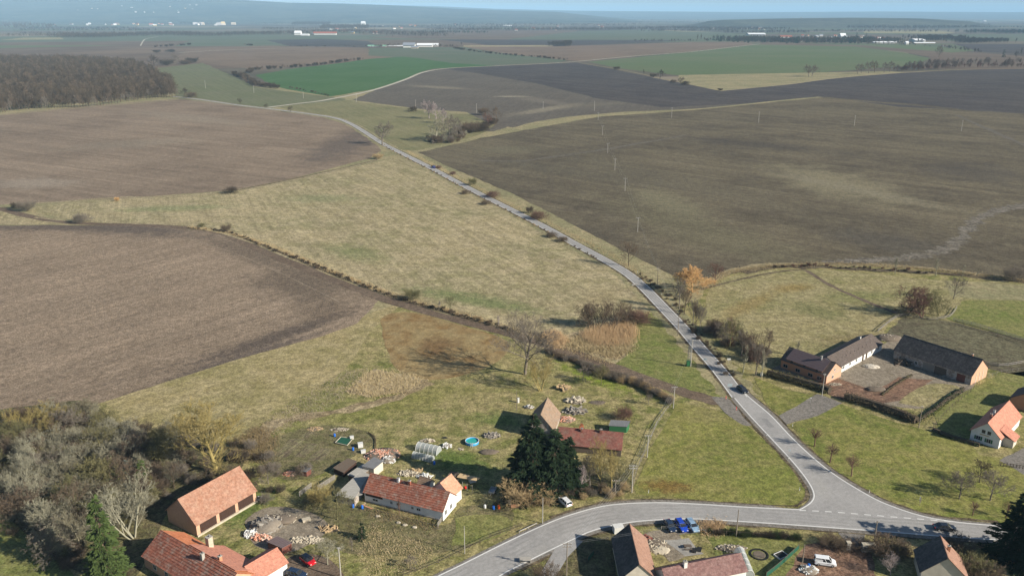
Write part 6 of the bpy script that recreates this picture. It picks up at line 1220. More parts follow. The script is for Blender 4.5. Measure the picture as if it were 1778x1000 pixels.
# clipped hedges of the right farm: dense leaf faces round a twig core
def leaf_hedge(px, wd, h, m, label, dens=26, leaf=.28):
    W = wline(px, 6); V = []; rr = np.random.default_rng(len(px)+int(h*10))
    for a, b_ in zip(W, W[1:]):
        L = math.dist(a, b_); n = int(L*dens*(wd+2*h)/3); t = rr.random(n); d = np.array([(b_[0]-a[0])/L, (b_[1]-a[1])/L, 0]); s_ = np.array([-d[1], d[0], 0]); th = rr.uniform(0, math.pi, n); k = rr.uniform(.75, 1.08, n)
        hh_ = h*(.85+.15*np.sin(np.array([a[0]+a[1]])*1.7))
        c = np.array([a[0], a[1], 0])+d*(t*L)[:, None]+s_*(np.cos(th)*wd/2*k)[:, None]+np.array([0, 0, 1])*((np.sin(th)**.55)*hh_*k)[:, None]
        c[:, 2] *= rr.uniform(.25, 1.0, n)**.5
        u = rr.normal(size=(n, 3)); u /= np.linalg.norm(u, axis=1, keepdims=True); v = np.cross(u, rr.normal(size=(n, 3))); v /= np.linalg.norm(v, axis=1, keepdims=True); q = leaf*rr.uniform(.6, 1.3, n)[:, None]
        V.append(np.stack([c-u*q*.5, c+u*q*.5, c+v*q], 1).reshape(-1, 3))
    V = np.concatenate(V); E = empty('hedge', (0, 0, 0)); o = P3(*px[0]); E.location = o; V[:, :2] -= np.array([o.x, o.y])
    part('foliage', mesh_np('foliage', V, np.arange(len(V)).reshape(-1, 3)), m, E); tag(E, label, 'hedge')
    cm = MB(); 
    for i in range(len(W)-1): cm.bar((W[i][0]-o.x, W[i][1]-o.y, h*.35), (W[i+1][0]-o.x, W[i+1][1]-o.y, h*.35), wd*.3, 6)
    cm.build('twig_core', bark['dark'], E)
needle('oliveH', (.13, .115, .045), (.075, .07, .03)); needle('brownH', (.15, .12, .07), (.08, .065, .04))
leaf_hedge([(1332, 652), (1370, 662), (1420, 676), (1440, 683)], 3.8, 2.9, bark['oliveH'], 'olive brown hedge in front of the unfinished brick house')
leaf_hedge([(1466, 693), (1510, 705), (1560, 722), (1590, 735)], 3.8, 2.9, bark['brownH'], 'brownish olive hedge right of the farm gate opening')
leaf_hedge([(1590, 735), (1620, 715), (1650, 692), (1672, 678)], 1.8, 1.7, bark['thuja'], 'green hedge turning back toward the old barn')
leaf_hedge([(1531, 687), (1550, 672), (1583, 652)], .9, .8, bark['oliveH'], 'narrow yellow green hedge inside the farmyard')
leaf_hedge([(1620, 748), (1650, 760), (1700, 775)], 2.2, 1.2, bark['thuja'], 'low dark shrubs below the white house with salmon roof')

# ------------------------------------------------------------------ heaps, garden things
def heap(px, py, rx, ry, h, m, label, pieces=0, pm='brickbit', ps=(.25, .5), name='heap', cat='heap', long_=1.0):
    E = empty(name, P3(px, py)); tag(E, label, cat); rr = random.Random(int(px*7+py)); rs = []
    for k in range(6):
        t = k/5; r = math.cos(t*1.35); rs.append([((rx*r)*math.cos(a)*(1+rr.uniform(-.18, .18)), (ry*r)*math.sin(a)*(1+rr.uniform(-.18, .18)), h*math.sin(t*1.5)*(1+rr.uniform(-.12, .12))-.05) for a in [2*math.pi*i/14 for i in range(14)]])
    MB().rings(rs).build('mound', m, E, smooth=True)
    if pieces:
        mb = MB()
        for i in range(pieces):
            a = rr.uniform(0, 6.28); q = rr.random()**.5; x, y = rx*q*math.cos(a), ry*q*math.sin(a); z = h*math.cos(q*1.45)*.95
            s = rr.uniform(*ps); M_ = Matrix.Translation((x, y, max(z, .05))) @ Matrix.Rotation(rr.uniform(0, 6.28), 4, 'Z') @ Matrix.Rotation(rr.uniform(-.7, .7), 4, 'X') @ Matrix.Rotation(rr.uniform(-.7, .7), 4, 'Y')
            mb.box(-s*long_, s*long_, -s*.5, s*.5, -s*.3, s*.3, M_)
        o = mb.build('fragments', B[pm], E); o['kind'] = 'stuff'
    return E
heap(664, 791, 4.6, 3.6, .9, B['dirt'], 'large heap of broken red bricks and rubble behind the ruined shed', 320, 'brickbit', (.15, .4), 'rubble_heap')
heap(674, 800, 1.8, 1.6, 1.0, B['ash'], 'grey white junk heap at the right end of the rubble', 60, 'whitep', (.2, .45), 'junk_heap')
heap(505, 823, 2.0, 1.1, .7, B['dirt'], 'small orange heap of roof tiles left of the tiny brown shed', 130, 'orange' if 0 else 'brickbit', (.15, .3), 'tile_heap')
heap(462, 915, 3.6, 3.0, 1.6, B['ash'], 'grey brushwood mound left of the brown garage', 60, 'greywood', (.2, .6), 'brush_heap', long_=2)
heap(485, 903, 4.0, 2.2, 1.0, B['dirt'], 'low brown mound behind the brushwood', 80, 'stone', (.1, .3), 'soil_heap')
heap(437, 928, 2.0, 1.3, .9, B['ash'], 'white tarpaulin covered junk left of the brown garage', 45, 'whitep', (.3, .6), 'junk_heap')
heap(455, 934, 2.2, .9, .6, B['dirt'], 'planks and bricks heaped at the garage corner', 70, 'brickbit', (.15, .45), 'debris_heap', long_=2)
heap(533, 938, 3.6, 1.2, .5, B['dirt'], 'row of split firewood and stones right of the garage', 150, 'stone', (.15, .4), 'firewood_heap', long_=1.6)
heap(572, 920, 2.0, .8, .4, B['dirt'], 'pale planks stacked beside a small dark spruce', 30, 'gold', (.2, .5), 'plank_stack', long_=2.6)
heap(547, 745, 2.2, 1.2, .5, B['dirt'], 'yellow log pile at the top of the garden', 60, 'gold', (.15, .35), 'log_pile')
heap(590, 746, 2.6, 1.0, .4, B['dirt'], 'pale brushwood strip at the top of the garden', 60, 'stone', (.15, .3), 'brush_heap')
heap(710, 822, 3.0, 1.4, .5, B['dirt'], 'pale stone pile behind the white house', 60, 'stone', (.2, .5), 'stone_pile')
heap(738, 828, 1.8, 1.0, .5, B['dirt'], 'white scrap pile behind the white house ridge', 30, 'whitep', (.2, .5), 'scrap_pile', long_=2)
heap(722, 818, 1.6, .8, .4, B['dirt'], 'small tan plank pile behind the white house', 26, 'gold', (.2, .45), 'plank_pile', long_=2)
heap(743, 766, 2.0, .8, .6, B['dirt'], 'row of pale sacks behind the large polytunnel', 30, 'stone', (.25, .45), 'sack_pile')
heap(776, 775, 1.3, 1.0, .7, B['ash'], 'white bagged junk right of the large polytunnel', 26, 'whitep', (.25, .5), 'junk_heap')
heap(853, 757, 2.3, 1.4, .8, B['ash'], 'grey brush pile above the garden shadow', 80, 'greywood', (.15, .4), 'brush_heap', long_=2)
heap(849, 785, 2.6, 1.4, .7, B['dirt'], 'brown soil heap below the round pool', 20, 'wood', (.1, .2), 'soil_heap')
heap(800, 780, .8, .6, .3, B['dirt'], 'small dark heap left of the pool', 12, 'stone', (.1, .25), 'small_heap')
heap(772, 760, .9, .6, .25, B['black'], 'pair of dark tyres lying on the lawn', 0, name='tyre_heap')
heap(979, 675, 1.8, 1.3, 1.2, B['dirt'], 'leaning board pile below the fork stemmed tree', 24, 'gold', (.3, .7), 'board_pile', long_=2)
heap(998, 697, 2.8, 1.7, .9, B['dirt'], 'heap of timber with dark red boards behind the barn, upper one', 55, 'stone', (.25, .6), 'timber_heap', long_=2)
heap(1000, 715, 3.2, 1.8, 1.0, B['dirt'], 'heap of grey timber and scrap behind the barn, lower one', 60, 'greywood', (.25, .6), 'timber_heap', long_=2.2)
heap(983, 729, 2.6, 1.8, .7, B['dirt'], 'stacked red tiles at the right side of the steep barn', 90, 'brickbit', (.2, .45), 'tile_stack')
heap(919, 708, 1.4, .9, .8, B['ash'], 'small white and dark junk left of the steep barn', 18, 'whitep', (.25, .45), 'junk_heap')
heap(1037, 699, 2.6, 1.4, .3, B['dirt'], 'flat brown brush patch in the farmhouse meadow', 30, 'wood', (.1, .25), 'brush_heap')
heap(1512, 637, 2.8, 1.8, .8, B['cream'], 'pale sand heap in the farmyard', 30, 'stone', (.15, .4), 'sand_heap')
heap(1520, 677, 3.4, 1.6, 1.0, B['dirt'], 'dark brown soil heap in the farmyard', 40, 'wood', (.1, .3), 'soil_heap')
heap(1543, 588, 5.0, 3.0, 1.4, B['dirt'], 'rough earth mound between the two farm barns', 70, 'stone', (.15, .4), 'earth_mound')
heap(1566, 632, 2.6, 1.2, 1.3, B['dirt'], 'dark lumber stack against the old barn wall', 50, 'wood', (.25, .6), 'lumber_stack', long_=3)
heap(1450, 668, 2.0, 1.0, .5, B['dirt'], 'rubble at the corner of the brick gable', 40, 'stone', (.15, .35), 'rubble_heap')
heap(1145, 955, 2.2, 1.6, .5, B['stone'], 'round stone rockery basin beside the bottom barn', 40, 'stone', (.15, .35), 'rockery')
heap(1130, 945, 3.6, 2.4, .5, B['dirt'], 'stones and shrubs of the rockery by the patio', 90, 'stone', (.15, .35), 'rockery')
heap(1269, 952, 3.4, 1.3, .6, B['dirt'], 'pale rock garden behind the purple roofed house', 80, 'stone', (.15, .4), 'rock_garden')
heap(1404, 990, 2.0, 1.6, .7, B['ash'], 'white and blue junk at the left of the white van', 40, 'whitep', (.2, .45), 'junk_heap')
heap(450, 866, 1.6, .8, .5, B['dirt'], 'white boxes at the right corner of the brick barn', 18, 'whitep', (.2, .4), 'junk_heap')
heap(362, 836, 1.8, 1.2, .6, B['black'], 'stacked black tyres behind the brick barn', 40, 'black', (.25, .4), 'tyre_heap')
heap(1122, 936, 1.4, .9, .8, B['rust'], 'rusty red scrap behind the bottom barn', 24, 'rust', (.25, .5), 'scrap_heap')
def barrel(px, py, m, label, h=.9, r=.3):
    E = empty('barrel', P3(px, py)); tag(E, label, 'barrel'); MB().rings([[(q*r*math.cos(a), q*r*math.sin(a), z*h) for a in [2*math.pi*i/12 for i in range(12)]] for q, z in ((.9, 0), (1, .08), (1.02, .5), (1, .92), (.9, 1))]).build('drum', B[m], E, smooth=True)
    MB().bar((0, 0, h), (0, 0, h+.05), r*.7, 10).build('lid', B[m], E)
for x, y, l in ((581, 758, 'blue barrel standing alone in the upper garden'), (613, 782, 'blue barrel left of the ruined shed'), (754, 806, 'blue barrel at the corner of the small polytunnel'), (613, 881, 'left blue barrel below the corrugated shed'), (629, 883, 'right blue barrel below the corrugated shed'), (857, 884, 'dark blue barrel on the garden border'), (1404, 985, 'bright blue barrel beside the white van yard post')):
    barrel(x, y, 'blue', l)
barrel(866, 883, 'orangep', 'orange round tub on the garden border'); barrel(842, 882, 'whitep', 'white container on the garden border'); barrel(808, 848, 'red', 'red tub inside the beige shelter', .6)
def crate(px, py, s, m, label, name='crate', rot=.3, cat='crate'):
    E = empty(name, P3(px, py), rot); tag(E, label, cat); MB().box(-s[0]/2, s[0]/2, -s[1]/2, s[1]/2, .05, s[2]).build('box', B[m], E); MB().box(-s[0]/2-.04, s[0]/2+.04, -s[1]/2-.04, s[1]/2+.04, s[2], s[2]+.06).build('lid', B[m], E)
    f = MB(); [f.box(a-.05, a+.05, b_-.05, b_+.05, 0, .05) for a in (-s[0]/2+.1, s[0]/2-.1) for b_ in (-s[1]/2+.1, s[1]/2-.1)]; f.build('feet', B['wood'], E)
crate(626, 776, (1.3, 1.1, 1.2), 'whitep', 'white cube water tank in the garden', 'water_tank', cat='water tank'); crate(631, 786, (1.2, .8, .8), 'whitep', 'white box beside the ruined shed roof'); crate(611, 762, (1.0, .8, .8), 'whitep', 'white box by the dark green pond cover')
crate(532, 904, (1.8, 1.0, .6), 'stone', 'pale wooden trunk on the mound', 'trunk_box', .5); crate(1073, 923, (2.2, 1.6, 1.6), 'whitep', 'white roofed small hut behind the bottom barn', 'hut', .2, 'hut'); crate(508, 815, (.1, .1, .1), 'stone', 'tiny stone by the tile heap', 'stone')
crate(820, 836, (1.6, 1.2, 1.0), 'whitep', 'white stacked goods under the beige shelter', 'goods', .4); crate(885, 875, (.7, .7, .9), 'concrete', 'grey water butt near the red planter', 'water_butt'); crate(896, 880, (2.4, .7, .5), 'brick', 'low red brick planter at the garden end', 'planter', .1, 'planter')
crate(900, 699, (.5, .5, 1.5), 'whitep', 'small white post box in the meadow', 'meter_box'); crate(1640, 655, (1.4, .8, .5), 'greywood', 'grey trough before the old barn', 'trough')
E = empty('pond_cover', P3(598, 769)); tag(E, 'dark green pond basin with pale rim in the garden', 'pond'); q = [P3(*p)-P3(598, 769) for p in ((582, 770), (603, 775), (613, 763), (592, 760))]
MB().prism([(p.x, p.y) for p in q], 0, .35).build('basin', B['net'], E)
rm = MB(); [rm.bar(q[i]+Vector((0, 0, .36)), q[(i+1) % 4]+Vector((0, 0, .36)), .12, 5) for i in range(4)]; rm.build('rim', B['stone'], E)
# round pool
E = empty('pool', P3(819.8, 769)); tag(E, 'round blue above ground pool with white rim on the lawn', 'pool')
def ring(r, z, n=28): return [(r*math.cos(2*math.pi*i/n), r*math.sin(2*math.pi*i/n), z) for i in range(n)]
MB().rings([ring(1.8, 0), ring(1.85, .8), ring(1.72, .8), ring(1.68, .45)], False).build('wall', B['poolblue'], E, smooth=True); MB().rings([ring(1.88, .78), ring(1.88, .84), ring(1.74, .84), ring(1.74, .78)], False).build('rim', B['whitep'], E); MB().rings([ring(1.7, .3), ring(1.7, .55)]).build('water', B['water'], E)
lm = MB(); [lm.bar((x, -1.9-.5*k, .0), (x, -1.85, 1.2), .035, 4) for x in (-.25, .25) for k in (0, 1)]; [lm.bar((-.25, -2.0, z), (.25, -2.0, z), .03, 4) for z in (.3, .6, .9)]; lm.build('ladder', B['whitep'], E)
# polytunnels
def tunnel(A, Bp, wd, h, n, label, mat='film'):
    a = P3(*A); b_ = P3(*Bp); d = b_-a; L = d.length; E = empty('polytunnel', a, math.atan2(d.y, d.x)); tag(E, label, 'polytunnel')
    arc = lambda x, k=1.0: [(x, wd/2-wd/2*k*math.cos(math.pi*i/14), h*k*math.sin(math.pi*i/14)**.85) for i in range(15)]
    cv = MB(); N_ = 10; rows_ = [arc(L*i/N_) for i in range(N_+1)]; n0 = 0
    for r in rows_: cv.v += r
    for i in range(N_):
        for k in range(14): cv.f.append((i*15+k, i*15+k+1, (i+1)*15+k+1, (i+1)*15+k))
    cv.build('cover', B[mat], E, smooth=True)
    for x in (0, L): e = MB(); e.v = arc(x, .995); e.f = [tuple(range(15))]; e.build('end_panel', B[mat], E)
    for i in range(n+1):
        hp = MB(); a_ = arc(L*i/n, 1.01); [hp.bar(a_[k], a_[k+1], .045, 4) for k in range(14)]; hp.build('hoop', B['whitep'], E)
    for k in (3, 7, 11): MB().bar(arc(0, 1.01)[k], arc(L, 1.01)[k], .035, 4).build('purlin', B['whitep'], E)
tunnel((721.4, 783.5), (757.4, 791.5), 3.0, 2.0, 5, 'large pale polytunnel in the garden')
tunnel((714.9, 795.5), (748.3, 803.2), 2.0, 1.45, 7, 'small pale polytunnel in front of the larger one')
tunnel((1310, 1003), (1293, 962), 2.4, 1.9, 4, 'clear domed greenhouse at the end of the purple roof')
# trailer, trampoline like ring, solar pool etc.
E = empty('trailer', P3(855, 855), R(75)); tag(E, 'dark open two wheel trailer in the garden', 'trailer'); tb_ = MB(); tb_.box(-1.2, 1.2, -.65, .65, .5, .56); [tb_.box(*q) for q in ((-1.2, 1.2, -.68, -.62, .5, .95), (-1.2, 1.2, .62, .68, .5, .95), (-1.2, -1.14, -.65, .65, .5, .95), (1.14, 1.2, -.65, .65, .5, .95))]; tb_.build('bed', B['steel'], E)
for s in (-1, 1): o = part('wheel', WH['t'], B['black'], E, (0, s*.75, .33)); part('rim', WH['r'], B['steel'], o)
MB().bar((-1.2, 0, .5), (-2.2, 0, .45), .05, 4).build('drawbar', B['steel'], E)
E = empty('garden_ring', P3(1318, 963)); tag(E, 'dark oval flower bed ring on the lawn', 'flower bed'); MB().rings([[(1.9*k*math.cos(a)*(1), 1.9*k*math.sin(a), z) for a in [2*math.pi*i/20 for i in range(20)]] for k, z in ((1.05, 0), (1.05, .25), (.88, .25), (.88, 0))], False).build('border', B['black'], E); MB().rings([ring(1.6, 0, 16), ring(1.2, .15, 16)]).build('soil', B['dirt'], E)
E = empty('cold_frame', P3(1356, 965), R(30)); tag(E, 'dark rectangular basin with pale blue rim near the net fence', 'basin'); MB().box(-1.2, 1.2, -.9, .9, 0, .3).build('water', B['black'], E)
fm_ = MB(); [fm_.box(*q) for q in ((-1.3, 1.3, -1.0, -.88, 0, .4), (-1.3, 1.3, .88, 1.0, 0, .4), (-1.3, -1.18, -.9, .9, 0, .4), (1.18, 1.3, -.9, .9, 0, .4))]; fm_.build('rim', B['whitep'], E)
E = empty('garden_table', P3(1194, 952)); tag(E, 'dark garden table with benches on the patio', 'garden table'); MB().box(-.8, .8, -.4, .4, .7, .76).build('top', B['wood'], E)
for sx in (-.7, .7):
    for sy in (-.3, .3): MB().box(sx-.04, sx+.04, sy-.04, sy+.04, 0, .7).build('leg', B['wood'], E)
for sy in (-.8, .8): MB().box(-.8, .8, sy-.15, sy+.15, .4, .45).build('bench', B['wood'], E)
for i, (x, y) in enumerate([(1205, 957), (1214, 955)]):
    E = empty('solar_panel', P3(x, y), R(-20)); tag(E, ['left dark flat panel on the patio', 'right dark flat panel with pale rim on the patio'][i], 'panel'); MB().box(-.5, .5, -.8, .8, .3, .36).build('plate', B['black'], E); MB().box(-.45, .45, -.7, .7, 0, .3).build('stand', B['concrete'], E)
# culvert head by the road bend
E = empty('culvert_head', P3(1102, 496)); tag(E, 'pale concrete culvert head left of the road bend', 'culvert'); MB().box(-1.2, 1.2, -.3, .3, 0, .6).build('wall', B['concrete'], E); MB().bar((0, -.31, .25), (0, -.28, .25), .2, 10).build('pipe_mouth', B['black'], E)
# stones along the white house fence and cars' yard gear
for i, (x, y, l) in enumerate([(656, 897, 'leftmost pale stone block below the white house'), (692, 908, 'middle pale stone block below the white house'), (703, 912, 'flat pale slab between stone blocks below the white house'), (720, 916, 'rightmost pale slab below the white house')]):
    rr_ = random.Random(i); o = MB().rings([[(.6*k*math.cos(a)*(1+rr_.uniform(-.15, .15)), .4*k*math.sin(a), z) for a in [2*math.pi*j/8 for j in range(8)]] for k, z in ((1, 0), (1, .25), (.7, .38))]).build('stone_block', B['stone'], None, P3(x, y)); tag(o, l, 'stone')
E = empty('wooden_arch', P3(648, 884)); tag(E, 'fallen orange timber beams beside the white house wall', 'beams'); MB().bar((-2.2, .3, .9), (0, 0, .1), .09, 4).build('beam', B['brickbit'], E); MB().bar((-1.8, .8, 1.1), (-3.4, .4, .5), .09, 4).build('beam', B['brickbit'], E)

# ------------------------------------------------------------------ far villages and farms
fw = {k: surf('far_wall_'+k, c, tuple(x*.9 for x in c), .1, .9) for k, c in {'white': (.60, .60, .58), 'cream': (.48, .42, .34), 'grey': (.36, .36, .36), 'yellow': (.60, .45, .22)}.items()}
fr_ = {k: surf('far_roof_'+k, c, tuple(x*.85 for x in c), .1, .9) for k, c in {'red': (.30, .10, .06), 'brown': (.14, .10, .08), 'white': (.68, .70, .72), 'green': (.22, .42, .30), 'grey': (.22, .24, .28)}.items()}
wm = MB(); wm.v = [(x, y, z) for x in (-.5, .5) for y, z in ((-.5, 0), (.5, 0), (.5, .55), (0, .98), (-.5, .55))]; wm.f = [(0, 4, 3, 2, 1), (5, 6, 7, 8, 9)]+[(i, (i+1) % 5, 5+(i+1) % 5, 5+i) for i in range(5)]; wm = wm.mesh('wall')
rm_ = MB(); 
for s in (-1, 1): rm_.v += []; rm_.quad(*( [(-.54, s*.58, .5), (.54, s*.58, .5), (.54, 0, 1.02), (-.54, 0, 1.02)] if s < 0 else [(.54, s*.58, .5), (-.54, s*.58, .5), (-.54, 0, 1.02), (.54, 0, 1.02)]))
rm_ = rm_.mesh('roof')
def fhouse(px, py, wpx, hpx, wall, roof, label, deep=None, rot=0.0, z=0.0, group=None, name='far_house', cat='house', one=False):
    zc = (H-z)/(SP-(500-py)/F*CP); s = zc/F; x, y = P(px, py, z); w = wpx*s; h = hpx*s*1.02; dp = deep or max(w*.5, 9)
    if one:
        o = bpy.data.objects.new(name, wm); link(o, None, fw[wall]); o.location = (x, y, z); o.scale = (w, dp, h); o.rotation_euler.z = rot; return tag(o, label, cat, group)
    E = empty(name, (x, y, z), rot); a = part('wall', wm, fw[wall], E); b_ = part('roof', rm_, fr_[roof], E)
    for q in (a, b_): q.scale = (w, dp, h)
    return tag(E, label, cat, group)
# white farm at (700-760, 80)
for a_ in [(655, 82, 30, 3.2, 'grey', 'green', 'long green roofed hall left of the far white farm', 14), (683, 81, 42, 1.8, 'white', 'white', 'long low white roofed shed of the far white farm', 12), (711, 83, 20, 8, 'white', 'grey', 'tall white building with dark roof at the far white farm', 30), (720, 84.5, 12, 4, 'cream', 'grey', 'pale lower block in front of the tall far farm building', 16), (738, 82, 26, 6, 'white', 'white', 'long white hall right of the tall far farm building', 24), (752, 81, 18, 5, 'white', 'white', 'rear white hall at the right end of the far farm', 20)]:
    fhouse(*a_[:7], deep=a_[7])
for a_ in [(518, 61.5, 11, 7, 'white', 'white', 'tall white hall among trees on the far left plain', 30), (530, 62.5, 14, 3, 'white', 'white', 'long low white hall right of the tall far one', 20), (565, 61, 38, 5, 'white', 'red', 'long red roofed terrace on the far left plain', 20), (547, 61, 8, 3, 'cream', 'white', 'small cream house between white hall and red terrace', 12), (597, 56, 8, 4, 'yellow', 'red', 'yellow house right of the red terrace', 14), (631, 45, 7, 7, 'white', 'white', 'white church on the far wooded mound', 30), (653, 60, 6, 5, 'cream', 'red', 'cream house with red roof in the far tree belt', 14), (586, 25, 8, 4, 'white', 'white', 'pair of pale tower blocks on the far ridge, left', 60),
           (1290, 46, 5, 7, 'white', 'white', 'white church tower in the far village at right', 60), (1312, 62, 28, 4, 'white', 'white', 'long white hall in the far right village', 60), (1390, 43, 3, 11, 'grey', 'grey', 'tall grey silo tower on the far right plain', 50), (1364, 66.5, 20, 4, 'white', 'red', 'long red roofed building at the left of the right village', 16), (1462, 69, 9, 10, 'white', 'white', 'white domed tower house in the right village', 30), (1535, 75.5, 38, 3, 'white', 'white', 'long pale blue white hall in front of the right village', 20), (1592, 73, 17, 5, 'white', 'white', 'big white arched hall at the right of the village', 60), (1604, 76.5, 34, 2.5, 'cream', 'white', 'long pale hall right of the village', 20), (1574, 77.5, 5, 5, 'white', 'white', 'small white tower shed by the village halls', 14), (1642, 46, 4, 5, 'white', 'white', 'white house alone on the far right plain', 60), (1636, 45, 4, 4, 'grey', 'grey', 'grey house left of the lone white one', 60), (1709, 38, 4, 2, 'white', 'white', 'distant white building near the right horizon', 60), (1640, 81, 9, 2.5, 'grey', 'brown', 'dark shed at the edge of the right green strip', 14), (1703, 73, 3, 2.5, 'white', 'red', 'small house at the foot of the right copse', 14), (896, 54, 6, 3, 'white', 'red', 'small white house with red roof below the far centre trees', 16), (882, 46, 14, 1.6, 'white', 'white', 'pale flat hall group in the far centre plain', 30)]:
    fhouse(*a_[:7], deep=a_[7])
wc = ['white', 'grey', 'cream', 'grey', 'yellow']; rc = ['red', 'brown', 'red', 'grey', 'white']
def cluster(n, x0, x1, y0, y1, s0, s1, label, group, z=None, one=False):
    for i, t in enumerate(sorted(rng.random() for _ in range(n))):
        x = x0+(x1-x0)*t; y = rng.uniform(y0, y1); s = rng.uniform(s0, s1)*.9
        fhouse(x, y, s*rng.uniform(1, 1.5), s*rng.uniform(.5, .8), rng.choice(wc), rng.choice(rc), f'{label}, {nth(i+1)} from the left', rot=rng.uniform(-.6, .6), z=(z(x, y) if z else 0), group=group, one=one)
cluster(44, 1385, 1540, 63, 73, 3.2, 5.5, 'small house among the right village trees', 'houses of the right village')
cluster(26, 1215, 1350, 40, 52, 2.5, 4.5, 'distant pale house beyond the right dark field', 'houses of the upper right village')
cluster(22, 180, 340, 27, 32, 2, 3.5, 'pale house in the row under the left ridge', 'row houses under the left ridge')
cluster(22, 95, 300, 41.5, 45.5, 2.5, 5, 'distant house of the left roadside village', 'houses of the left roadside village')
cluster(12, 335, 412, 42.5, 45, 4, 7, 'white hall in the industrial strip on the left plain', 'halls of the left industrial strip', one=True)
cluster(16, 660, 1060, 44, 54, 2.5, 4.5, 'small pale house in the far centre tree belt', 'houses of the centre tree belt')
cluster(14, 540, 700, 50, 60, 3, 5, 'small house among the trees right of the red terrace', 'houses near the white church')
cluster(10, 1345, 1425, 47, 51, 2, 4, 'small distant pale shed by the grey silo tower', 'sheds near the silo tower')
def zridge(x, y):                             # height on the left ridge seen at row y (slope between 9.5 and 16.5 km)
    xs = [-260, 0, 200, 300, 400, 450, 520, 600]; ys = [-6, -6, -5, -3, 0, 4, 8, 9]; ty = float(np.interp(x, xs, ys)); hT = H+(24-ty)/F*16500/CP
    for k in np.linspace(.02, .98, 60):
        D = 9500+7000*k; h = hT*k*k*(3-2*k)-2; dz = h-H; v = (CP*dz+SP*D)/(CP*D-SP*dz)
        if 500-F*v <= y: return h-1
    return 0
cluster(110, 135, 350, 9, 23, 1.6, 3.2, 'tiny pale house of the hillside town on the left ridge', 'houses of the hillside town', z=zridge, one=True)
# distant tree belts and copses
def belt(px, label, n, h0, h1, wid, mats=('forest', 'dark'), name='tree_belt', protos=('far', 'far2')):
    W = wline(px, 6); pts = []; cu = [0]
    for a, b_ in zip(W, W[1:]): cu.append(cu[-1]+math.dist(a, b_))
    for i in range(n):
        s = rng.uniform(0, cu[-1]); k = max(1, next((j for j in range(len(cu)) if cu[j] >= s), len(cu)-1)); t = (s-cu[k-1])/max(cu[k]-cu[k-1], 1e-6)
        pts.append((W[k-1][0]+(W[k][0]-W[k-1][0])*t+rng.gauss(0, wid*.5), W[k-1][1]+(W[k][1]-W[k-1][1])*t+rng.gauss(0, wid), 0))
    return scatter(name, pts, [rng.uniform(h0, h1) for _ in pts], label, protos, mats)
belt([(0, 64), (110, 63.5)], 'pale bare tree row behind the left plateau', 140, 10, 18, 25, ('grey', 'forest'))
belt([(105, 64), (160, 65), (220, 63), (292, 61), (330, 61.5)], 'purple brown riverside wood on the left plain', 900, 12, 22, 50, ('forest', 'dark'))
belt([(318, 62), (375, 63), (420, 61), (520, 60)], 'riverside trees left of the far white hall', 420, 12, 22, 50)
belt([(520, 60), (600, 56), (700, 61), (760, 63)], 'tree belt around the red terrace and church', 900, 12, 22, 120, ('forest', 'dark', 'grey'), protos=('far', 'far2', 'far'))
belt([(760, 53.5), (900, 53), (1060, 52), (1200, 50)], 'long far tree belt across the centre plain', 900, 12, 22, 160, ('forest', 'dark'))
belt([(1270, 72), (1300, 71), (1340, 72.5), (1400, 73.5), (1480, 73), (1530, 72)], 'dark trees of the right village', 900, 12, 22, 110, ('dark', 'spruce', 'forest'), protos=('far', 'farfir', 'far2'))
belt([(1600, 70), (1640, 69), (1660, 70)], 'bare trees behind the white arched hall', 220, 14, 24, 60)
belt([(1672, 75), (1700, 73), (1745, 74)], 'dark copse at the right beyond the ploughed field', 260, 12, 20, 40, ('dark', 'forest'))
belt([(1200, 51), (1260, 52), (1330, 52)], 'trees around the upper right village', 420, 12, 22, 200, ('dark', 'forest'))
belt([(1700, 58), (1850, 57)], 'far dark wood near the right edge', 500, 14, 22, 150, ('dark', 'spruce'))
belt([(960, 80.5), (985, 80), (986, 79)], 'dense dark copse on the straw strip in the centre', 90, 14, 20, 22, ('dark', 'forest'))
belt([(650, 83.5), (700, 80), (790, 83)], 'shrubs around the far white farm', 120, 5, 11, 25)
belt([(1480, 77.5), (1560, 79), (1640, 84), (1700, 92)], 'scattered trees along the right green strip', 46, 6, 13, 10)
belt([(500, 82.5), (560, 82), (640, 82)], 'low scrub beside the far track', 60, 3, 7, 10)
belt([(1100, 73), (1200, 72.5), (1260, 72)], 'scattered round trees along the far field edge', 40, 7, 13, 8)
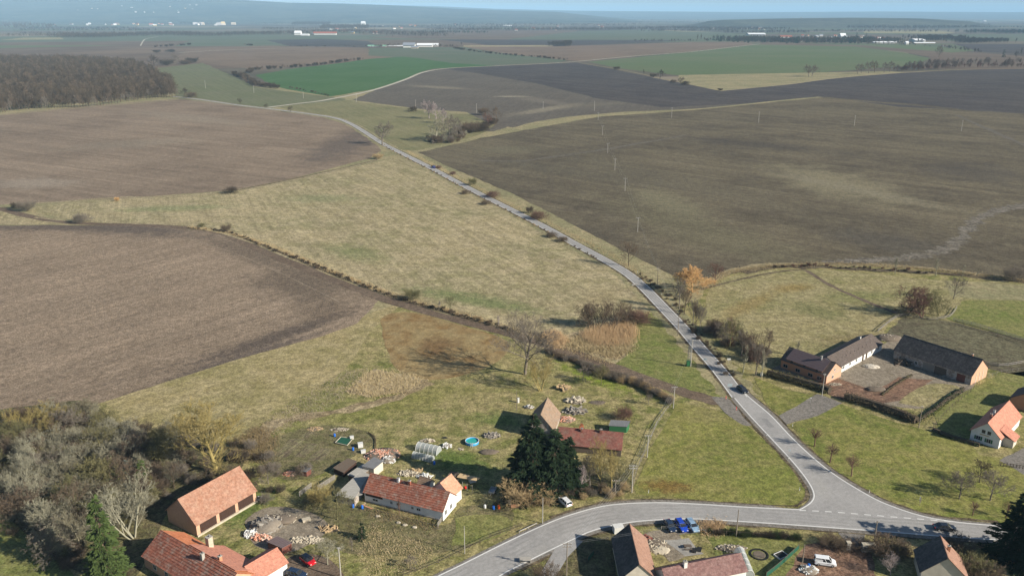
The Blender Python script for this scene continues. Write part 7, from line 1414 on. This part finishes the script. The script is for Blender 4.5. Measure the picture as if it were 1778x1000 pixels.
for i, (x, y, hp, l) in enumerate([(1211, 72, 13, 'left slim poplar on the far field edge'), (1217, 72.5, 14, 'right slim poplar on the far field edge'), (1325, 74, 14, 'tall slim bare poplar in the village tree belt'), (1742, 100, 14, 'dark conifer above the right hedge line'), (1764, 101, 13, 'rounded tree above the right hedge line'), (1772, 99, 17, 'slim tall tree at the right edge'), (1487, 68, 12, 'dark spruce between the houses of the right village'), (1504, 66, 9, 'smaller dark spruce in the right village'), (1511, 77, 9, 'round dark tree in front of the right village halls'), (801, 79, 6, 'small dark tree right of the far white farm'), (1630, 100, 22, 'pale broad bare tree behind the right hedge line')]):
    k = 'farfir' if 'conifer' in l or 'spruce' in l else 'far'; tree(x, y, hp, k, 'spruce' if k == 'farfir' else ('grey' if 'pale' in l else 'dark'), l, 'far_tree', 'tree', None, .35 if ('poplar' in l or 'slim' in l) else 1.0)
def wood(poly, h, label, m='forest', sp=28, name='wood'):     # very distant wood: one uneven canopy mass
    W = [P(*p) for p in poly]; p_, s_ = fill(poly, sp, hmin=h*.8, hmax=h*1.25, maxn=6000)
    return scatter(name, p_, s_, label, ['far', 'far2'], [m, 'dark'])
wood([(-60, 50.5), (60, 50.5), (100, 49), (95, 45.5), (50, 43), (85, 31), (-60, 29)], 26, 'dark wood at the far left edge', 'forest', 34)
wood([(85, 26.8), (300, 26.8), (500, 30), (760, 31), (760, 29.5), (500, 28.4), (85, 26)], 30, 'long dark forest strip below the left ridge', 'dark', 75)
wood([(740, 37), (870, 36.5), (860, 33.5), (760, 32)], 26, 'dark forest patch in the far centre', 'dark', 60)
wood([(505, 44.5), (570, 44.5), (575, 41), (515, 41)], 24, 'oval dark wood on the far left plain', 'dark', 38)
wood([(555, 52), (640, 51), (640, 47), (560, 47)], 22, 'wooded mound left of the white church', 'forest', 30)
wood([(1050, 33.5), (1200, 33), (1200, 30.5), (1060, 31)], 28, 'dark forest strip right of the centre horizon', 'dark', 75)
wood([(1470, 51), (1600, 52), (1700, 50), (1700, 44), (1540, 43), (1480, 46)], 22, 'blue wooded plain behind the lone white house', 'forest', 48)

# many thin tree lines between the far parcels
for k_ in range(34):
    y_ = 27+33*(k_/33)**1.25; x0_ = rng.uniform(-40, 1500); L_ = rng.uniform(90, 420); dy = rng.uniform(-.8, .8)
    belt([(x0_, y_), (x0_+L_*.5, y_+dy), (x0_+L_, y_+dy*.3)], f'thin dark tree line between distant parcels, {nth(k_+1)} from the horizon', int(60+L_*.5), 9, 19, 25+140*(60-y_)/33*.5, rng.choice([('forest', 'dark'), ('dark', 'grey'), ('dark', 'spruce')]), name='far_tree_line')
